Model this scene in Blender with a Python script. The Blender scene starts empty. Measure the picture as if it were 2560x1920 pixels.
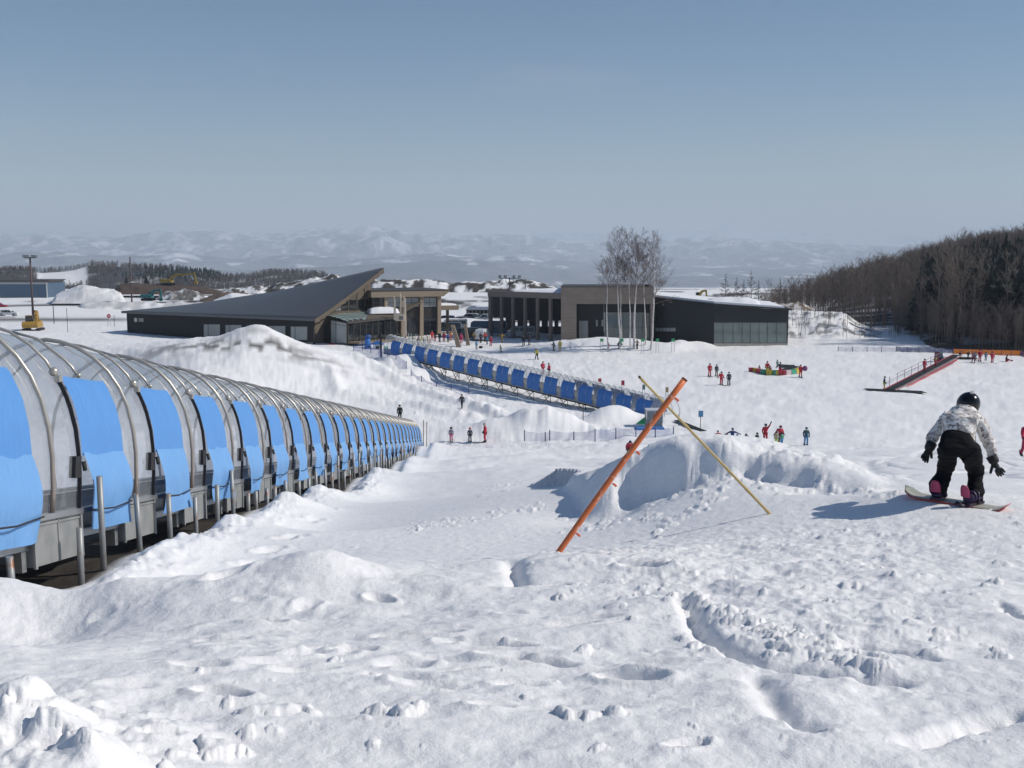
import bpy, bmesh, math, random
import numpy as np
from mathutils import Vector, Matrix
random.seed(7)
rng = np.random.default_rng(11)
scene = bpy.context.scene
COL = scene.collection
R = math.radians
# ------------------------------------------------------------------ camera model (2560 x 1920 photo)
F = 2624.0
A0 = math.atan(320.0 / F)
CA, SA = math.cos(A0), math.sin(A0)
def ray(px, py):
    xp = (px - 1280.0) / F; yp = (py - 960.0) / F
    dy = CA - yp * SA
    return xp / dy, (-SA - yp * CA) / dy
def at(px, py, Y):
    u, s = ray(px, py)
    return Vector((u * Y, Y, s * Y))
# ------------------------------------------------------------------ noise
def _h(ix, iy, seed):
    n = (ix * 374761393 + iy * 668265263 + seed * 974634213) & 0xffffffff
    n = ((n ^ (n >> 13)) * 1274126177) & 0xffffffff
    n = n ^ (n >> 16)
    return (n & 0xffff) / 65535.0
def vnoise(x, y, seed=0):
    x = np.asarray(x, float); y = np.asarray(y, float)
    ix = np.floor(x).astype(np.int64); iy = np.floor(y).astype(np.int64)
    fx = x - ix; fy = y - iy
    fx = fx * fx * fx * (fx * (fx * 6 - 15) + 10); fy = fy * fy * fy * (fy * (fy * 6 - 15) + 10)
    a = _h(ix, iy, seed); b = _h(ix + 1, iy, seed); c = _h(ix, iy + 1, seed); d = _h(ix + 1, iy + 1, seed)
    return (a + (b - a) * fx) * (1 - fy) + (c + (d - c) * fx) * fy
def fbm(x, y, oct=4, seed=0, gain=.5):
    t = 0; a = 1; n = 0
    for i in range(oct):
        t = t + a * vnoise(x * 2.03 ** i + 17.3 * i, y * 2.03 ** i - 9.1 * i, seed + i); n += a; a *= gain
    return t / n
def sstep(a, b, x):
    t = np.clip((np.asarray(x, float) - a) / (b - a), 0, 1); return t * t * (3 - 2 * t)
# ------------------------------------------------------------------ object helpers
def tag(o, label=None, cat=None, group=None, kind=None):
    if label: o['label'] = label
    if cat: o['category'] = cat
    if group: o['group'] = group
    if kind: o['kind'] = kind
    return o
def thing(name, label, cat, loc=(0, 0, 0), rz=0.0, group=None):
    o = bpy.data.objects.new(name, None); COL.objects.link(o)
    o.empty_display_size = .3
    o.location = loc; o.rotation_euler = (0, 0, rz)
    return tag(o, label, cat, group)
class MB:
    def __init__(s): s.v = []; s.f = []; s.m = []; s.sm = []
    def add(s, vs, fs, mi=0, sm=False):
        b = len(s.v); s.v += [tuple(v) for v in vs]
        for f in fs: s.f.append([b + i for i in f]); s.m.append(mi); s.sm.append(sm)
        return s
    def box(s, lo, hi, mi=0):
        x0, y0, z0 = lo; x1, y1, z1 = hi
        return s.add([(x0,y0,z0),(x1,y0,z0),(x1,y1,z0),(x0,y1,z0),(x0,y0,z1),(x1,y0,z1),(x1,y1,z1),(x0,y1,z1)],
                     [(0,3,2,1),(4,5,6,7),(0,1,5,4),(1,2,6,5),(2,3,7,6),(3,0,4,7)], mi)
    def hexa(s, p, mi=0):     # 4 bottom + 4 top points, counter clockwise
        return s.add(p, [(0,3,2,1),(4,5,6,7),(0,1,5,4),(1,2,6,5),(2,3,7,6),(3,0,4,7)], mi)
    def beam(s, a, b, w, h, mi=0, up=(0,0,1)):
        a = Vector(a); b = Vector(b); d = (b - a).normalized(); u = Vector(up)
        r = d.cross(u)
        if r.length < 1e-4: r = d.cross(Vector((1, 0, 0)))
        r.normalize(); u = r.cross(d)
        r = r * w / 2; u = u * h / 2
        return s.hexa([a-r-u, a+r-u, b+r-u, b-r-u, a-r+u, a+r+u, b+r+u, b-r+u], mi)
    def tube(s, pts, r, n=8, mi=0, cap=True, sm=True):
        pts = [Vector(p) for p in pts]; k = len(pts)
        rs = r if isinstance(r, (list, tuple)) else [r] * k
        vs = []; ref = None
        for i, p in enumerate(pts):
            d = (pts[min(i + 1, k - 1)] - pts[max(i - 1, 0)]).normalized()
            if ref is None:
                ref = d.cross(Vector((0, 0, 1)))
                if ref.length < .05: ref = d.cross(Vector((0, 1, 0)))
            a = (ref - d * ref.dot(d)).normalized(); ref = a; b = d.cross(a)
            for j in range(n):
                t = 2 * math.pi * j / n
                vs.append(p + a * (rs[i] * math.cos(t)) + b * (rs[i] * math.sin(t)))
        fs = [(i*n+j, i*n+(j+1) % n, (i+1)*n+(j+1) % n, (i+1)*n+j) for i in range(k-1) for j in range(n)]
        s.add(vs, fs, mi, sm)
        if cap:
            s.add([vs[j] for j in range(n)], [tuple(range(n))[::-1]], mi)
            s.add(vs[-n:], [tuple(range(n))], mi)
        return s
    def lathe(s, prof, c=(0,0,0), n=16, mi=0, sm=True):
        vs = []; m = len(prof)
        for (r, z) in prof:
            for j in range(n):
                t = 2 * math.pi * j / n
                vs.append((c[0] + r*math.cos(t), c[1] + r*math.sin(t), c[2] + z))
        fs = [(i*n+j, i*n+(j+1) % n, (i+1)*n+(j+1) % n, (i+1)*n+j) for i in range(m-1) for j in range(n)]
        s.add(vs, fs, mi, sm)
        s.add(vs[:n], [tuple(range(n))[::-1]], mi); s.add(vs[-n:], [tuple(range(n))], mi)
        return s
    def grid(s, fn, nu, nv, mi=0, sm=True, thick=None):
        vs = [fn(i / nu, j / nv) for j in range(nv + 1) for i in range(nu + 1)]
        fs = [(j*(nu+1)+i, j*(nu+1)+i+1, (j+1)*(nu+1)+i+1, (j+1)*(nu+1)+i) for j in range(nv) for i in range(nu)]
        return s.add(vs, fs, mi, sm)
    def poly_prism(s, pts, off, mi=0):
        pts = [Vector(p) for p in pts]; off = Vector(off); n = len(pts)
        vs = pts + [p + off for p in pts]
        fs = [tuple(range(n))[::-1], tuple(range(n, 2*n))] + [(i, (i+1) % n, n+(i+1) % n, n+i) for i in range(n)]
        return s.add(vs, fs, mi)
    def sphere(s, c, r, n=10, m=7, mi=0):
        rx, ry, rz = r if isinstance(r, (tuple, list)) else (r, r, r)
        vs = []
        for i in range(m + 1):
            p = math.pi * i / m
            for j in range(n):
                t = 2 * math.pi * j / n
                vs.append((c[0] + rx*math.sin(p)*math.cos(t), c[1] + ry*math.sin(p)*math.sin(t), c[2] + rz*math.cos(p)))
        fs = [(i*n+j, (i+1)*n+j, (i+1)*n+(j+1) % n, i*n+(j+1) % n) for i in range(m) for j in range(n)]
        return s.add(vs, fs, mi, True)
    def mesh(s, name):
        me = bpy.data.meshes.new(name); me.from_pydata(s.v, [], s.f); 
        me.polygons.foreach_set('material_index', s.m); me.polygons.foreach_set('use_smooth', s.sm)
        me.validate(); me.update()
        bm = bmesh.new(); bm.from_mesh(me); bmesh.ops.remove_doubles(bm, verts=bm.verts, dist=1e-5)
        bmesh.ops.recalc_face_normals(bm, faces=bm.faces); bm.to_mesh(me); bm.free()
        return me
    def build(s, name, mats, parent=None, label=None):
        me = s.mesh(name)
        for m in (mats if isinstance(mats, (list, tuple)) else [mats]): me.materials.append(m)
        return link(name, me, parent, label)
def link(name, me, parent=None, label=None):
    o = bpy.data.objects.new(name, me); COL.objects.link(o)
    if parent is not None: o.parent = parent
    if label: o['label'] = label
    return o
def npmesh(name, V, Q, mats, smooth=True, attrs=None, mi=None):
    me = bpy.data.meshes.new(name)
    V = np.ascontiguousarray(V, np.float32); Q = np.ascontiguousarray(Q, np.int32); k = Q.shape[1]
    me.vertices.add(len(V)); me.vertices.foreach_set('co', V.ravel())
    me.loops.add(Q.size); me.loops.foreach_set('vertex_index', Q.ravel())
    me.polygons.add(len(Q)); me.polygons.foreach_set('loop_start', np.arange(0, Q.size, k, dtype=np.int32))
    me.polygons.foreach_set('use_smooth', np.full(len(Q), smooth, dtype=bool))
    for m in (mats if isinstance(mats, (list, tuple)) else [mats]): me.materials.append(m)
    if mi is not None: me.polygons.foreach_set('material_index', np.ascontiguousarray(mi, np.int32))
    me.update(calc_edges=True)
    for n, a in (attrs or {}).items():
        at_ = me.attributes.new(n, 'FLOAT', 'POINT'); at_.data.foreach_set('value', np.ascontiguousarray(a, np.float32).ravel())
    return me
def copy_tree(o, parent=None):
    c = o.copy(); COL.objects.link(c)
    if parent is not None: c.parent = parent
    for ch in list(o.children): copy_tree(ch, c)
    return c
# ------------------------------------------------------------------ materials
class NT:
    def __init__(s, name):
        s.m = bpy.data.materials.new(name); s.m.use_nodes = True
        s.t = s.m.node_tree; s.t.nodes.clear()
        s.out = s.n('ShaderNodeOutputMaterial')
    def n(s, typ, **kw):
        nd = s.t.nodes.new(typ)
        for k, v in kw.items():
            if k in nd.inputs: nd.inputs[k].default_value = v
            else: setattr(nd, k, v)
        return nd
    def l(s, a, b): s.t.links.new(a, b)
    def mix(s, fac, a, b, blend='MIX'):
        nd = s.n('ShaderNodeMix'); nd.data_type = 'RGBA'; nd.blend_type = blend
        for sock, v in ((nd.inputs[0], fac), (nd.inputs[6], a), (nd.inputs[7], b)):
            if hasattr(v, 'is_linked'): s.l(v, sock)
            elif isinstance(v, (tuple, list)): sock.default_value = (*v[:3], 1)
            else: sock.default_value = v
        return nd.outputs[2]
    def ramp(s, fac, lo, hi, a=0., b=1.):
        nd = s.n('ShaderNodeMapRange'); nd.inputs[1].default_value = lo; nd.inputs[2].default_value = hi
        nd.inputs[3].default_value = a; nd.inputs[4].default_value = b; nd.clamp = True
        s.l(fac, nd.inputs[0]); return nd.outputs[0]
    def noise(s, scale, detail=4, co=None, vec_scale=None, rough=.5):
        nd = s.n('ShaderNodeTexNoise'); nd.inputs['Scale'].default_value = scale; nd.inputs['Detail'].default_value = detail
        nd.inputs['Roughness'].default_value = rough
        tc = s.n('ShaderNodeTexCoord'); src = tc.outputs['Object']
        if vec_scale:
            mp = s.n('ShaderNodeMapping'); mp.inputs['Scale'].default_value = vec_scale; s.l(src, mp.inputs[0]); src = mp.outputs[0]
        s.l(src, nd.inputs['Vector']); return nd.outputs['Fac']
    def bump(s, h, strength=.3, dist=.02, nrm=None):
        b = s.n('ShaderNodeBump'); b.inputs['Strength'].default_value = strength; b.inputs['Distance'].default_value = dist
        s.l(h, b.inputs['Height'])
        if nrm is not None: s.l(nrm, b.inputs['Normal'])
        return b.outputs[0]
    def pbr(s, col, rough=.6, metal=0., spec=.4, nrm=None):
        p = s.n('ShaderNodeBsdfPrincipled')
        if hasattr(col, 'is_linked'): s.l(col, p.inputs['Base Color'])
        else: p.inputs['Base Color'].default_value = (*col[:3], 1)
        p.inputs['Metallic'].default_value = metal; p.inputs['Specular IOR Level'].default_value = spec
        if hasattr(rough, 'is_linked'): s.l(rough, p.inputs['Roughness'])
        else: p.inputs['Roughness'].default_value = rough
        if nrm is not None: s.l(nrm, p.inputs['Normal'])
        return p
    def done(s, sh):
        s.l(sh.outputs[0] if hasattr(sh, 'outputs') else sh, s.out.inputs['Surface']); return s.m
def sm(name, col, rough=.6, metal=0., spec=.4, var=.18, scale=3., bump=0., bscale=40.):
    t = NT(name); f = t.noise(scale, 5)
    c = t.mix(f, tuple(x * (1 - var) for x in col), tuple(min(1, x * (1 + var)) for x in col))
    nrm = t.bump(t.noise(bscale, 4), bump, .02) if bump else None
    return t.done(t.pbr(c, rough, metal, spec, nrm))
def hexc(h):
    h = h.lstrip('#'); c = [int(h[i:i+2], 16) / 255 for i in (0, 2, 4)]
    return tuple(x / 12.92 if x <= .04045 else ((x + .055) / 1.055) ** 2.4 for x in c)
# ------------------------------------------------------------------ terrain
CP = []
def cp(px, py, Y):
    u, s = ray(px, py); CP.append((u * Y, Y, s * Y))
def cz(px, Y, z):
    u, _ = ray(px, 900); CP.append((u * Y, Y, z))
for px in (-500, 200, 800, 1400, 2000, 2600, 3000):
    cz(px, 1.8, -1.72); cz(px, 4.2, -2.1); cz(px, 6.2, -2.4)
for p in ((-300,1440,9.5),(0,1440,9.4),(300,1442,9.2),(560,1455,9.0),(700,1470,8.8),(800,1418,9.5),(1000,1475,8.9),(1240,1420,9.7),(1390,1388,10.4),
          (1600,1400,9.9),(1900,1420,9.4),(2300,1450,8.6),(2800,1470,8.4),
          (1000,1400,12),(1000,1340,16),(1000,1255,24),(1000,1190,40),(1020,1152,60),(1050,1125,80),
          (1300,1300,17),(1300,1220,22),(1300,1165,40),(1300,1135,65),(700,1400,12),(700,1330,17),(820,1250,26),
          
          (1500,1312,17.2),(1450,1272,18.4),(1560,1292,17.3),(1380,1235,19.8),(1400,1345,15),(1620,1262,17.0),(1720,1222,16.9),(1800,1200,17.0),(1925,1208,16.5),(2050,1216,15.7),(2180,1236,14.3),
          (1925,1283,13.3),(1690,1345,12.8),(2150,1270,12.9),(2262,1226,13.2),(2395,1257,12.55),(2530,1274,12.2),(2700,1276,12.2),
          (2300,1190,25),(2300,1150,45),(2300,1125,70),(2300,1106,92),(2700,1195,25),(2700,1150,45),(2700,1125,70)): cp(*p)
for px, Y, z in ((1560,20.6,-4.35),(1650,19.6,-4.0),(1700,19.3,-3.85),(1800,19.3,-3.85),(1925,19.0,-3.95),(2050,18.4,-4.0),(2100,20,-4.3),(2200,17,-3.95),(2250,19,-4.25),(2380,16.5,-3.8),(2500,16.5,-3.85),(2400,20,-4.4)): cz(px, Y, z)
for px in (1600, 1800, 2000):
    cz(px, 21.5, -4.75); cz(px, 26, -5.6); cz(px, 40, -8.3); cz(px, 65, -12.7); cz(px, 82, -15.4)
# tunnel 1 ground line (a little under its rail) and beyond it
T1A = at(131, 1282, 12.62); T1B = at(1057, 1117, 91.0)
for k, dz in ((-.05, -1.05), (.0, -1.05), (.06, -1.05), (.15, -1.1), (.3, -1.15), (.5, -1.3), (.75, -1.55), (1.0, -1.35)):
    p = T1A.lerp(T1B, k); CP.append((p.x - .4, p.y, p.z + dz))
    CP.append((p.x - 5.0 - 6 * k, p.y, p.z + dz * .6))
for (px, py, Y) in ((-200,1470,8.6),(0,1442,10.0),(103,1432,10.9),(230,1405,12.4),(343,1345,14),(560,1300,18.7),(667,1240,22.4),(748,1221,26.4),(872,1213,36),(965,1195,50),(1029,1183,68)):
    p = at(px, py, Y); CP.append((p.x, p.y, p.z - .30)); CP.append((p.x + 1.1 + Y * .01, p.y, p.z - .42))
# plateau
def plat(Y): return -16.5 + (Y - 93) * .022
for px in (1340, 1600, 1900, 2250, 2700):
    for Y in (97, 112, 130, 152, 176, 205): cz(px, Y, plat(Y))
for p in ((1100,939,136),(1300,987,124),(1500,1027,114),(1155,1021,110),(900,897,150),(1000,962,128),(1300,1052,103),(1450,1092,95),
          (1120,1107,93),(1215,1107,93),(1000,1110,92),(1060,1118,86)): cp(*p)
# big piled bank on the left of the mid ground
for p in ((640,826,132),(560,852,130),(480,862,128),(400,882,125),(700,848,136),(800,866,142),(640,950,114),(560,930,116),(830,1000,112),(450,930,112),
          (720,985,112),(1000,1040,104),(200,868,140),(60,850,150)): cp(*p)
for px, z in ((640, -13.4), (500, -13.2), (300, -13.4), (0, -13.4)): cz(px, 156, z)
for px in (-400, 0, 300, 700, 1000): cz(px, 176, -14.7 if px > 200 else -14.0); cz(px, 205, -14.4)
for px in (-400, 0, 300): cz(px, 120, -15.5); cz(px, 90, -14.5)
for px in (-400, 100, 500, 900, 1280, 1700, 2200, 2800):
    cz(px, 240, -14.3); cz(px, 300, -13.3 if px < 1300 else -14.5); cz(px, 420, -13.5); cz(px, 620, -22)
    cz(px, 1000, -60); cz(px, 2000, -130); cz(px, 4000, -152); cz(px, 9000, -152); cz(px, 28000, -152)
CP = np.array(CP)
def _dom(X, Y):
    th = np.arctan2(X, Y); r = np.hypot(X, Y)
    return np.clip(th, -.62, .62), np.log(np.clip(r, 1.5, 3e4)), np.clip(r, 1.5, None)
_ct, _cl, _cr = _dom(CP[:, 0], CP[:, 1])
_cq = (CP[:, 2] + 1.6) / _cr
_n = len(CP)
def _phi(d2): return .5 * d2 * np.log(d2 + 1e-12)
_K = _phi((_ct[:, None] - _ct) ** 2 + (_cl[:, None] - _cl) ** 2) + np.eye(_n) * 2e-4
_P = np.stack([np.ones(_n), _ct, _cl], 1)
_sol = np.linalg.solve(np.block([[_K, _P], [_P.T, np.zeros((3, 3))]]), np.concatenate([_cq, np.zeros(3)]))
_lt = np.linspace(-.62, .62, 420); _ll = np.linspace(math.log(1.5), math.log(3e4), 760)
_tt, _lg = np.meshgrid(_lt, _ll); _Qg = np.empty(_tt.size)
for _i in range(0, _tt.size, 20000):
    a_ = _tt.ravel()[_i:_i+20000]; b_ = _lg.ravel()[_i:_i+20000]
    _Qg[_i:_i+20000] = _phi((a_[:, None] - _ct) ** 2 + (b_[:, None] - _cl) ** 2) @ _sol[:_n] + _sol[_n] + _sol[_n+1] * a_ + _sol[_n+2] * b_
_Qg = _Qg.reshape(_tt.shape)
def Hmacro(X, Y):
    t, l, r = _dom(np.asarray(X, float), np.asarray(Y, float))
    a = (t + .62) / (_lt[1] - _lt[0]); b = (l - _ll[0]) / (_ll[1] - _ll[0])
    i = np.clip(a.astype(int), 0, 418); j = np.clip(b.astype(int), 0, 758); a = a - i; b = b - j
    q = (_Qg[j, i] * (1 - a) + _Qg[j, i+1] * a) * (1 - b) + (_Qg[j+1, i] * (1 - a) + _Qg[j+1, i+1] * a) * b
    return -1.6 + q * r
BUMPS = []    # (X, Y, sx, sy, rot, h)
def bump_px(px, py, Y, sx, sy, h, rot=0.):
    p = at(px, py, Y); BUMPS.append((p.x, p.y, sx, sy, rot, h))
bump_px(1455, 850, 170, 8.0, 2.0, 1.35, 0.05); bump_px(1590, 862, 168.5, 6.5, 1.8, 1.05); bump_px(1670, 868, 166, 2.6, 1.4, .75)
bump_px(1742, 862, 169.8, 2.4, .9, .95); bump_px(1703, 864, 169.5, 1.4, .8, .75)
bump_px(1030, 900, 140.5, 2.3, 3.6, 1.7, -.5); bump_px(1045, 935, 134, 1.6, 2.6, 1.0, -.5)
bump_px(1310, 1075, 97.5, 4.2, 2.0, 1.35, .2); bump_px(1395, 1076, 98, 2.2, 1.6, .7, .2)
bump_px(1530, 1060, 104.5, 2.0, 1.3, 1.3, .3); bump_px(1545, 1090, 84, 3.0, 2.0, .5)
bump_px(640, 826, 132, 3.2, 3.0, .9); bump_px(1170, 815, 215, 9, 5, .95); bump_px(1115, 815, 213, 7, 4, .8)
bump_px(90, 745, 322, 3.5, 2.5, 1.6); bump_px(150, 800, 262, 22, 7, 1.5); bump_px(400, 850, 176, 14, 5, .8)
BUMPS += [(-2.05, 3.9, .62, .7, .2, .15), (-2.6, 3.9, .6, .7, 0, .12)]
def Hbump(X, Y):
    z = 0.
    for (bx, by, sx, sy, rot, h) in BUMPS:
        c, s = math.cos(rot), math.sin(rot); dx = X - bx; dy = Y - by
        a = (dx * c + dy * s) / sx; b = (-dx * s + dy * c) / sy
        z = z + h * np.exp(-.5 * (a * a + b * b) ** 1.35)
    return z
CR = [at(*p) for p in ((1470,1172,19.9),(1540,1143,19.0),(1600,1116,18.4),(1660,1101,18.2),(1740,1093,18.0),(1830,1101,17.8),(1925,1127,17.3),(2030,1160,16.6),(2130,1195,15.6),(2210,1226,14.5))]
CR[0].z -= .1; CR[1].z -= .05
def Hbank(X, Y, z):
    m = (Y > 12) & (Y < 26) & (X > -1.5) & (X < 8.5)
    if not m.any(): return z
    x = X[m]; y = Y[m]; best = np.full(x.shape, 1e9); zc = np.zeros(x.shape); sg = np.zeros(x.shape)
    for p, q in zip(CR[:-1], CR[1:]):
        dx, dy = q.x - p.x, q.y - p.y; L2 = dx * dx + dy * dy
        t = np.clip(((x - p.x) * dx + (y - p.y) * dy) / L2, 0, 1); ex = x - (p.x + t * dx); ey = y - (p.y + t * dy); d = np.hypot(ex, ey)
        u = d < best; best = np.where(u, d, best); zc = np.where(u, p.z + (q.z - p.z) * t, zc); sg = np.where(u, np.where((dx * ey - dy * ex) > 0, 1., -1.), sg)
    wob = (vnoise(x * 1.3, y * 1.3, 401) - .5) * .35 + (vnoise(x * 3.1, y * 3.1, 402) - .5) * .16
    dd = np.maximum(0, best + np.where(sg < 0, wob, wob * .5) - .08)
    front = np.interp(dd, [0, .12, .3, .5, .8, 1.6, 4], [0, .03, .20, .44, .80, 1.8, 5]); back = np.interp(dd, [0, .5, 1.2, 2.5, 6], [0, .02, .14, .75, 4])
    zb = zc - np.where(sg < 0, front, back); k = 14.
    a = z[m]; mx = np.maximum(a, zb); z = z.copy(); z[m] = mx + np.log(np.exp((a - mx) * k) + np.exp((zb - mx) * k)) / k; return z
def H0(X, Y):
    X = np.asarray(X, float); Y = np.asarray(Y, float); return Hbank(X, Y, Hmacro(X, Y) + Hbump(X, Y))
def HZ(x, y): return float(H0(np.array([x]), np.array([y]))[0])
_YS = np.exp(np.linspace(math.log(3), math.log(420), 900))
def gpix(px, py):
    u, s = ray(px, py); h = H0(u * _YS, _YS); d = s * _YS - h
    i = np.argmax(d <= 0) if (d <= 0).any() else len(d) - 1
    if i == 0: Y = _YS[0]
    else: t = d[i-1] / (d[i-1] - d[i] + 1e-9); Y = _YS[i-1] + t * (_YS[i] - _YS[i-1])
    return Vector((u * Y, Y, HZ(u * Y, Y)))
def gat(px, Y):
    u, _ = ray(px, 900); return Vector((u * Y, Y, HZ(u * Y, Y)))
# polar sheet --------------------------------------------------------
def geo(a, b, k):
    n = int(round(math.log(b / a) / k)); return list(a * np.exp(np.arange(n) * math.log(b / a) / n))
RS = np.array([.3, .8] + geo(1.5, 2.6, .03) + geo(2.6, 14, .0042) + geo(14, 40, .0055) + geo(40, 300, .0095) + geo(300, 1500, .03) + geo(1500, 30000, .06) + [30000])
TF = np.arange(-.515, .5151, .00112)
TS = np.concatenate([np.linspace(-math.pi, -.56, 40), [-.54, -.527], TF, [.527, .54], np.linspace(.56, math.pi, 40)])
NR, NT_ = len(RS), len(TS)
TT, RR = np.meshgrid(TS, RS)
GX = RR * np.sin(TT); GY = RR * np.cos(TT)
GZ = H0(GX, GY)
CL = np.zeros_like(GZ)
def stamp(x, y, rad, fn, layer=None):
    r0 = math.hypot(x, y); t0 = math.atan2(x, y)
    i0, i1 = np.searchsorted(RS, [r0 - rad, r0 + rad]); j0, j1 = np.searchsorted(TS, [t0 - rad / r0, t0 + rad / r0])
    if i1 <= i0 or j1 <= j0: return
    sl = (slice(i0, i1 + 1), slice(j0, j1 + 1))
    if layer is None: GZ[sl] += fn(GX[sl] - x, GY[sl] - y)
    else: layer[sl] = np.maximum(layer[sl], fn(GX[sl] - x, GY[sl] - y))
def clod(x, y, r, h, sq=2.0):
    h = min(h, .62 * r) if r < .14 else h
    a = random.uniform(0, 3.14); c, s = math.cos(a), math.sin(a); e = random.uniform(.65, 1.3)
    ph = random.uniform(0, 6.28); k = random.choice((2, 3))
    def fn(dx, dy):
        u = (dx * c + dy * s) / (r * e); v = (-dx * s + dy * c) / r
        d = np.sqrt(u * u + v * v) * (1 + .18 * np.sin(k * np.arctan2(v, u) + ph)) * (.70 + .75 * vnoise(u * 1.7 + ph * 9, v * 1.7 - ph * 5, 15)) + .25 * (vnoise(u * 5 + ph, v * 5, 16) - .5)
        return h * np.sqrt(np.clip(1 - np.clip(d, 0, 2) ** 2.2, 0, 1)) * (.72 + .5 * vnoise(u * 2.6 - ph, v * 2.6 + ph, 17))
    stamp(x, y, r * 1.8, fn, CL)
def dent(x, y, ln, wd, h, ang, rim=.3):
    c, s = math.cos(ang), math.sin(ang)
    def fn(dx, dy):
        u = (dx * c + dy * s) / ln; v = (-dx * s + dy * c) / wd
        d = np.abs(u) ** 3 + np.abs(v) ** 3
        return -h * np.exp(-d * 1.6) + rim * h * np.exp(-(np.sqrt(u*u + v*v) - 1.35) ** 2 * 9)
    stamp(x, y, max(ln, wd) * 2.6, fn)
def groove(pts, wd, h):
    for (p, q) in zip(pts[:-1], pts[1:]):
        n = max(2, int((q - p).length / (wd * .6)))
        for i in range(n):
            c = p.lerp(q, i / n)
            stamp(c.x + random.uniform(-.02, .02), c.y + random.uniform(-.02, .02), wd * 2.5, lambda dx, dy: -h * .55 * np.exp(-(dx*dx + dy*dy) / (wd * wd)))
# broad near-field undulation
near = sstep(2.5, 4.0, RR) * (1 - sstep(9.5, 12.5, RR))
GZ += near * ((fbm(GX * .9, GY * 1.3, 3, 5) - .5) * .12 + (fbm(GX * 2.6, GY * 3.4, 3, 9) - .5) * .06 + (fbm(GX * 16, GY * 20, 3, 10) - .5) * .012 * sstep(.35, .7, fbm(GX * 1.3, GY * 1.7, 3, 11)))
fine = (1 - sstep(14, 26, RR))
GZ += fine * (fbm(GX * 9, GY * 9, 3, 21) - .5) * .016
mid = sstep(20, 60, RR) * (1 - sstep(220, 300, RR))
GZ += mid * ((fbm(GX * .35, GY * .35, 4, 31) - .5) * .35 + (fbm(GX * 1.6, GY * 1.6, 2, 35) - .5) * .09)
UU = GX / np.maximum(GY, .1)
GZ += sstep(70, 90, RR) * (1 - sstep(150, 165, RR)) * (1 - sstep(.06, .13, UU)) * (fbm(GX * 1.1, GY * .9, 5, 37, .6) - .5) * .26
# rough chopped zone on the right
rough = sstep(-.02, .09, UU - (10.5 - RR) * .035) * sstep(4.6, 6.2, RR - np.maximum(0, .28 - UU) * 6) * (1 - sstep(11.6, 14.2, RR)) * (1 - sstep(.36, .5, UU) * .75)
bil = np.abs(fbm(GX * 4.2, GY * 4.2, 3, 41) * 2 - 1); bil2 = np.abs(fbm(GX * 9.5, GY * 9.5, 2, 47) * 2 - 1)
GZ += rough * ((fbm(GX * 3.0, GY * 3.6, 3, 43) - .5) * .07 + (.26 - bil) * .014 + (fbm(GX * 11, GY * 13, 3, 44) - .5) * .034 + (.3 - bil2) * .008)
# left foreground pile lumps
lp = np.exp(-(((GX + 2.0) / .75) ** 2 + ((GY - 3.9) / .95) ** 2))
GZ += lp * ((fbm(GX * 3.4, GY * 3.4, 3, 51) - .5) * .14 + (fbm(GX * 8, GY * 8, 3, 52) - .5) * .08 + (fbm(GX * 24, GY * 24, 2, 53) - .5) * .02)
# rounded pillar of snow on the pile and lumps round it
for (px, Y, r, h) in ((140, 3.95, .15, .05), (40, 4.15, .2, .05)):
    q = gat(px, Y); clod(q.x, q.y, r, h)
for i in range(34):
    clod(random.gauss(-1.75, .55), random.gauss(3.6, .5), random.uniform(.03, .10), random.uniform(.02, .06))
# snow mounds along the near crest
for (px, py, sx, sy, h) in ((805,1440,.55,.42,.20),(1150,1470,.5,.4,.08),(1390,1420,.45,.35,.06),(1700,1420,.8,.45,.10)):
    q = gpix(px, py)
    stamp(q.x, q.y, 2.4, lambda dx, dy, sx=sx, sy=sy, h=h: h * np.exp(-(dx / sx) ** 2 - (dy / sy) ** 2))
# berm beside tunnel 1
t1d = (T1B - T1A); t1len = math.hypot(t1d.x, t1d.y); t1n = (t1d.x / t1len, t1d.y / t1len)
al = (GX - T1A.x) * t1n[0] + (GY - T1A.y) * t1n[1]
lat = (GX - T1A.x) * t1n[1] - (GY - T1A.y) * t1n[0]      # + = right of the rail
inr = sstep(-2.2, .8, al) * (1 - sstep(74, 84, al))
bc = .95 + .18 * (vnoise(al * .6, al * 0, 61) - .5) + al * .006
bh = .26 + .2 * (vnoise(al * 1.1, al * 0, 62) - .5) + .12 * (vnoise(al * 2.7, al * 0, 63) - .5)
GZ += inr * bh * np.where(lat < bc, np.exp(-((lat - bc) / .33) ** 2), np.exp(-((lat - bc) / (.75 + al * .006)) ** 2))
GZ += inr * np.exp(-((lat - bc) / .5) ** 2) * (.3 - np.abs(fbm(GX * 3.2, GY * 3.2, 3, 65) * 2 - 1)) * .14 * (1 - sstep(40, 60, RR))
# lumps on the face of the big mound to the right
md = np.exp(-((GX - 4.6) / 2.6) ** 2 - ((GY - 17.4) / 1.2) ** 2)
GZ += md * ((fbm(GX * 2.2, GY * 2.2, 3, 71) - .5) * .16 + (fbm(GX * 6, GY * 6, 3, 75) - .5) * .08)
for i in range(60):
    px = random.uniform(1400, 2250); q = gat(px, random.uniform(16.2, 18.4)); clod(q.x, q.y, random.uniform(.05, .13), random.uniform(.02, .05))
for (a, b, n) in (((1010,1325),(1370,1265),90),((1190,1235),(1320,1200),45),((1470,1240),(1650,1165),70),((1400,1330),(1660,1290),50),((1640,1330),(1800,1240),60),((1760,1200),(2100,1235),40),((2000,1190),(2250,1245),60)):
    for i in range(n):
        t = random.random(); q = gpix(a[0] + (b[0]-a[0]) * t + random.gauss(0, 6), a[1] + (b[1]-a[1]) * t + random.gauss(0, 6))
        clod(q.x, q.y, random.uniform(.03, .09), random.uniform(.015, .045))
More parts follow.
